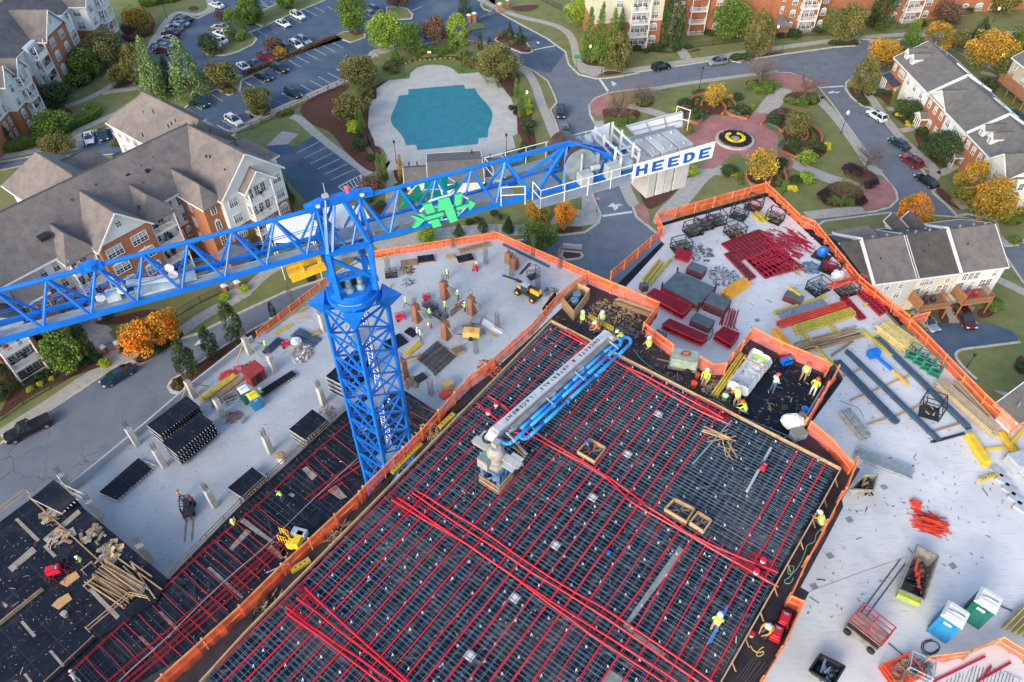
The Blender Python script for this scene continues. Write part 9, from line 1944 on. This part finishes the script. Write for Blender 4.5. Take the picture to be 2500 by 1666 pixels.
a.build('hose_coil',REDO,r)
c=G('21',300,1085,ZL);r=thing('telehandler','yellow and black telehandler with its boom pointing left','telehandler',c);fx=(G('21',80,970,ZL)-c).normalized();fy=Vector((-fx.y,fx.x,0));ang=math.atan2(fx.y,fx.x);B4_=lambda x,y,z_:c+fx*x+fy*y+Z3*z_
a=MB();a.box(B4_(0,0,.75),(3.4,1.2,.5),ang);a.build('chassis',BLK,r);a=MB();a.box(B4_(-1.1,-.3,1.25),(1.5,.9,.6),ang);a.box(B4_(1.2,0,1.1),(.8,.9,.3),ang);a.build('bonnet',OPIPE,r,bevel=.05);a=MB();a.box(B4_(.3,.35,1.6),(1.1,.75,1.1),ang);a.build('cab',CG,r,bevel=.05);a=MB();a.box(B4_(.3,.35,2.18),(1.2,.85,.08),ang);a.build('cab_roof',GRY,r)
a=MB();a.bar(B4_(-1.6,-.3,1.7),B4_(2.4,-.3,1.5),.3);a.bar(B4_(2.4,-.3,1.5),B4_(4.6,-.3,1.1),.2);a.build('boom',BLK,r);a=MB();a.box(B4_(4.7,-.3,1.0),(.2,.3,.3),ang);a.build('boom_head',BLU,r)
for sx in(-1.3,1.3):
    for sy in(-.75,.75):a=MB();q=B4_(sx,sy,.48);a.tube(q-fy*.18,q+fy*.18,.5,n=16);wl=a.build('wheel',RUB,r);a=MB();a.tube(q-fy*.19,q+fy*.19,.22,n=10);a.build('rim',OPIPE,wl)
basket('21 340,930',ZL,1.5,1.1,1.7,30,'black utility cart with upright frame behind the telehandler',BST,16,BLK,'carts on the lower slab')
# site cabin with white roof seen between mast and apartments
q=GP('11 170,500 510,385 590,490 555,640 235,640',ZL-2);r=thing('site_canopy','white canvas canopy seen through the crane arm left of the mast','canopy',q[0]);a=MB();cq=sum(q,Vector())/5;a.prism(q,7.8,8.0,True);a.build('roof',M('white_canvas',(.82,.82,.83),.6,.03),r)
for p in q:a=MB();a.bar(Vector((p.x,p.y,.1)),Vector((p.x,p.y,7.9)),.12);a.build('post',WHP,r)
q=GP('11 875,345 960,345 1035,470 900,480',3.0);r=thing('awning','small white awning behind the crane turret','awning',q[0]);a=MB();a.prism(q,2.9,3.0,True);a.build('roof',MATS['white_canvas'],r)
for p in q:a=MB();a.bar(Vector((p.x,p.y,.1)),Vector((p.x,p.y,2.9)),.1);a.build('post',WHP,r)
# small litter lying about on the floors
def litter(name,s,z,n,label,mats,big=.22):
    P_=GP(s,z);a=MB();rn=random.Random(n);xs=[q.x for q in P_];ys=[q.y for q in P_];k=0
    def ins(x,y):
        c=False
        for i in range(len(P_)):
            u,v=P_[i],P_[i-1]
            if(u.y>y)!=(v.y>y)and x<(v.x-u.x)*(y-u.y)/(v.y-u.y)+u.x:c=not c
        return c
    while k<n:
        x,y=rn.uniform(min(xs),max(xs)),rn.uniform(min(ys),max(ys))
        if not ins(x,y):continue
        k+=1;t_=rn.uniform(0,3.14);L=rn.uniform(.04,big)*(3 if rn.random()<.08 else 1);v=Vector((math.cos(t_),math.sin(t_),0))*L/2;a.bar(Vector((x,y,z+.02))-v,Vector((x,y,z+.02))+v,rn.uniform(.02,.07),.02)
    a.m=[rn.randrange(len(mats))for _ in range(n)for _ in range(6)]
    tag(a.build(name,mats),label,'litter',kind='stuff')
LT=[LUM,LUMO,BLK,MATS['pale_ply_scrap'],GLV]
litter('floor_litter','21 1400,620 31 280,300 1000,1000 1350,1400 32 1500,120 2200,850 2300,1400 33 2000,600 1200,700 500,1300 600,700 32 900,1300 800,700 600,420 22 2000,20 21 1300,1060',ZR,520,'small scraps strewn over the bright slab',LT)
litter('floor_litter','02 700,1300 1500,600 2100,150 11 200,1350 1060,850 2000,640 21 700,930 22 100,250 12 1700,600 1300,480 900,560 200,1200 03 1450,580',ZL,900,'small scraps strewn over the lower grey slab',LT)
litter('deck_litter','03 150,150 650,100 1300,640 700,1080 300,1499 0,1499 0,300',ZM+.26,260,'small scraps strewn over the lower left black deck',LT)
litter('deck_litter','03 800,1200 1950,80 12 850,700 1300,560 1550,720 13 500,150 03 1500,1499',ZM+.02,260,'small pale bits on the lower deck strip',[WHT,LUM,GLV],.12)
litter('deck_litter','21 500,1330 22 2000,800 32 800,1180 23 2300,560 1850,1499 13 300,1499 22 0,500',ZD+.01,420,'small pale bits under the rebar mat',[LUM,JUNK,GLV,WHT],.12)
litter('deck_litter','21 790,1030 1340,1240 22 1240,120 1900,420 32 100,130 680,400 540,820 33 300,150 22 1900,700 21 500,1290',ZP+.005,420,'scraps and dust on the walkway round the top deck',LT,.3)
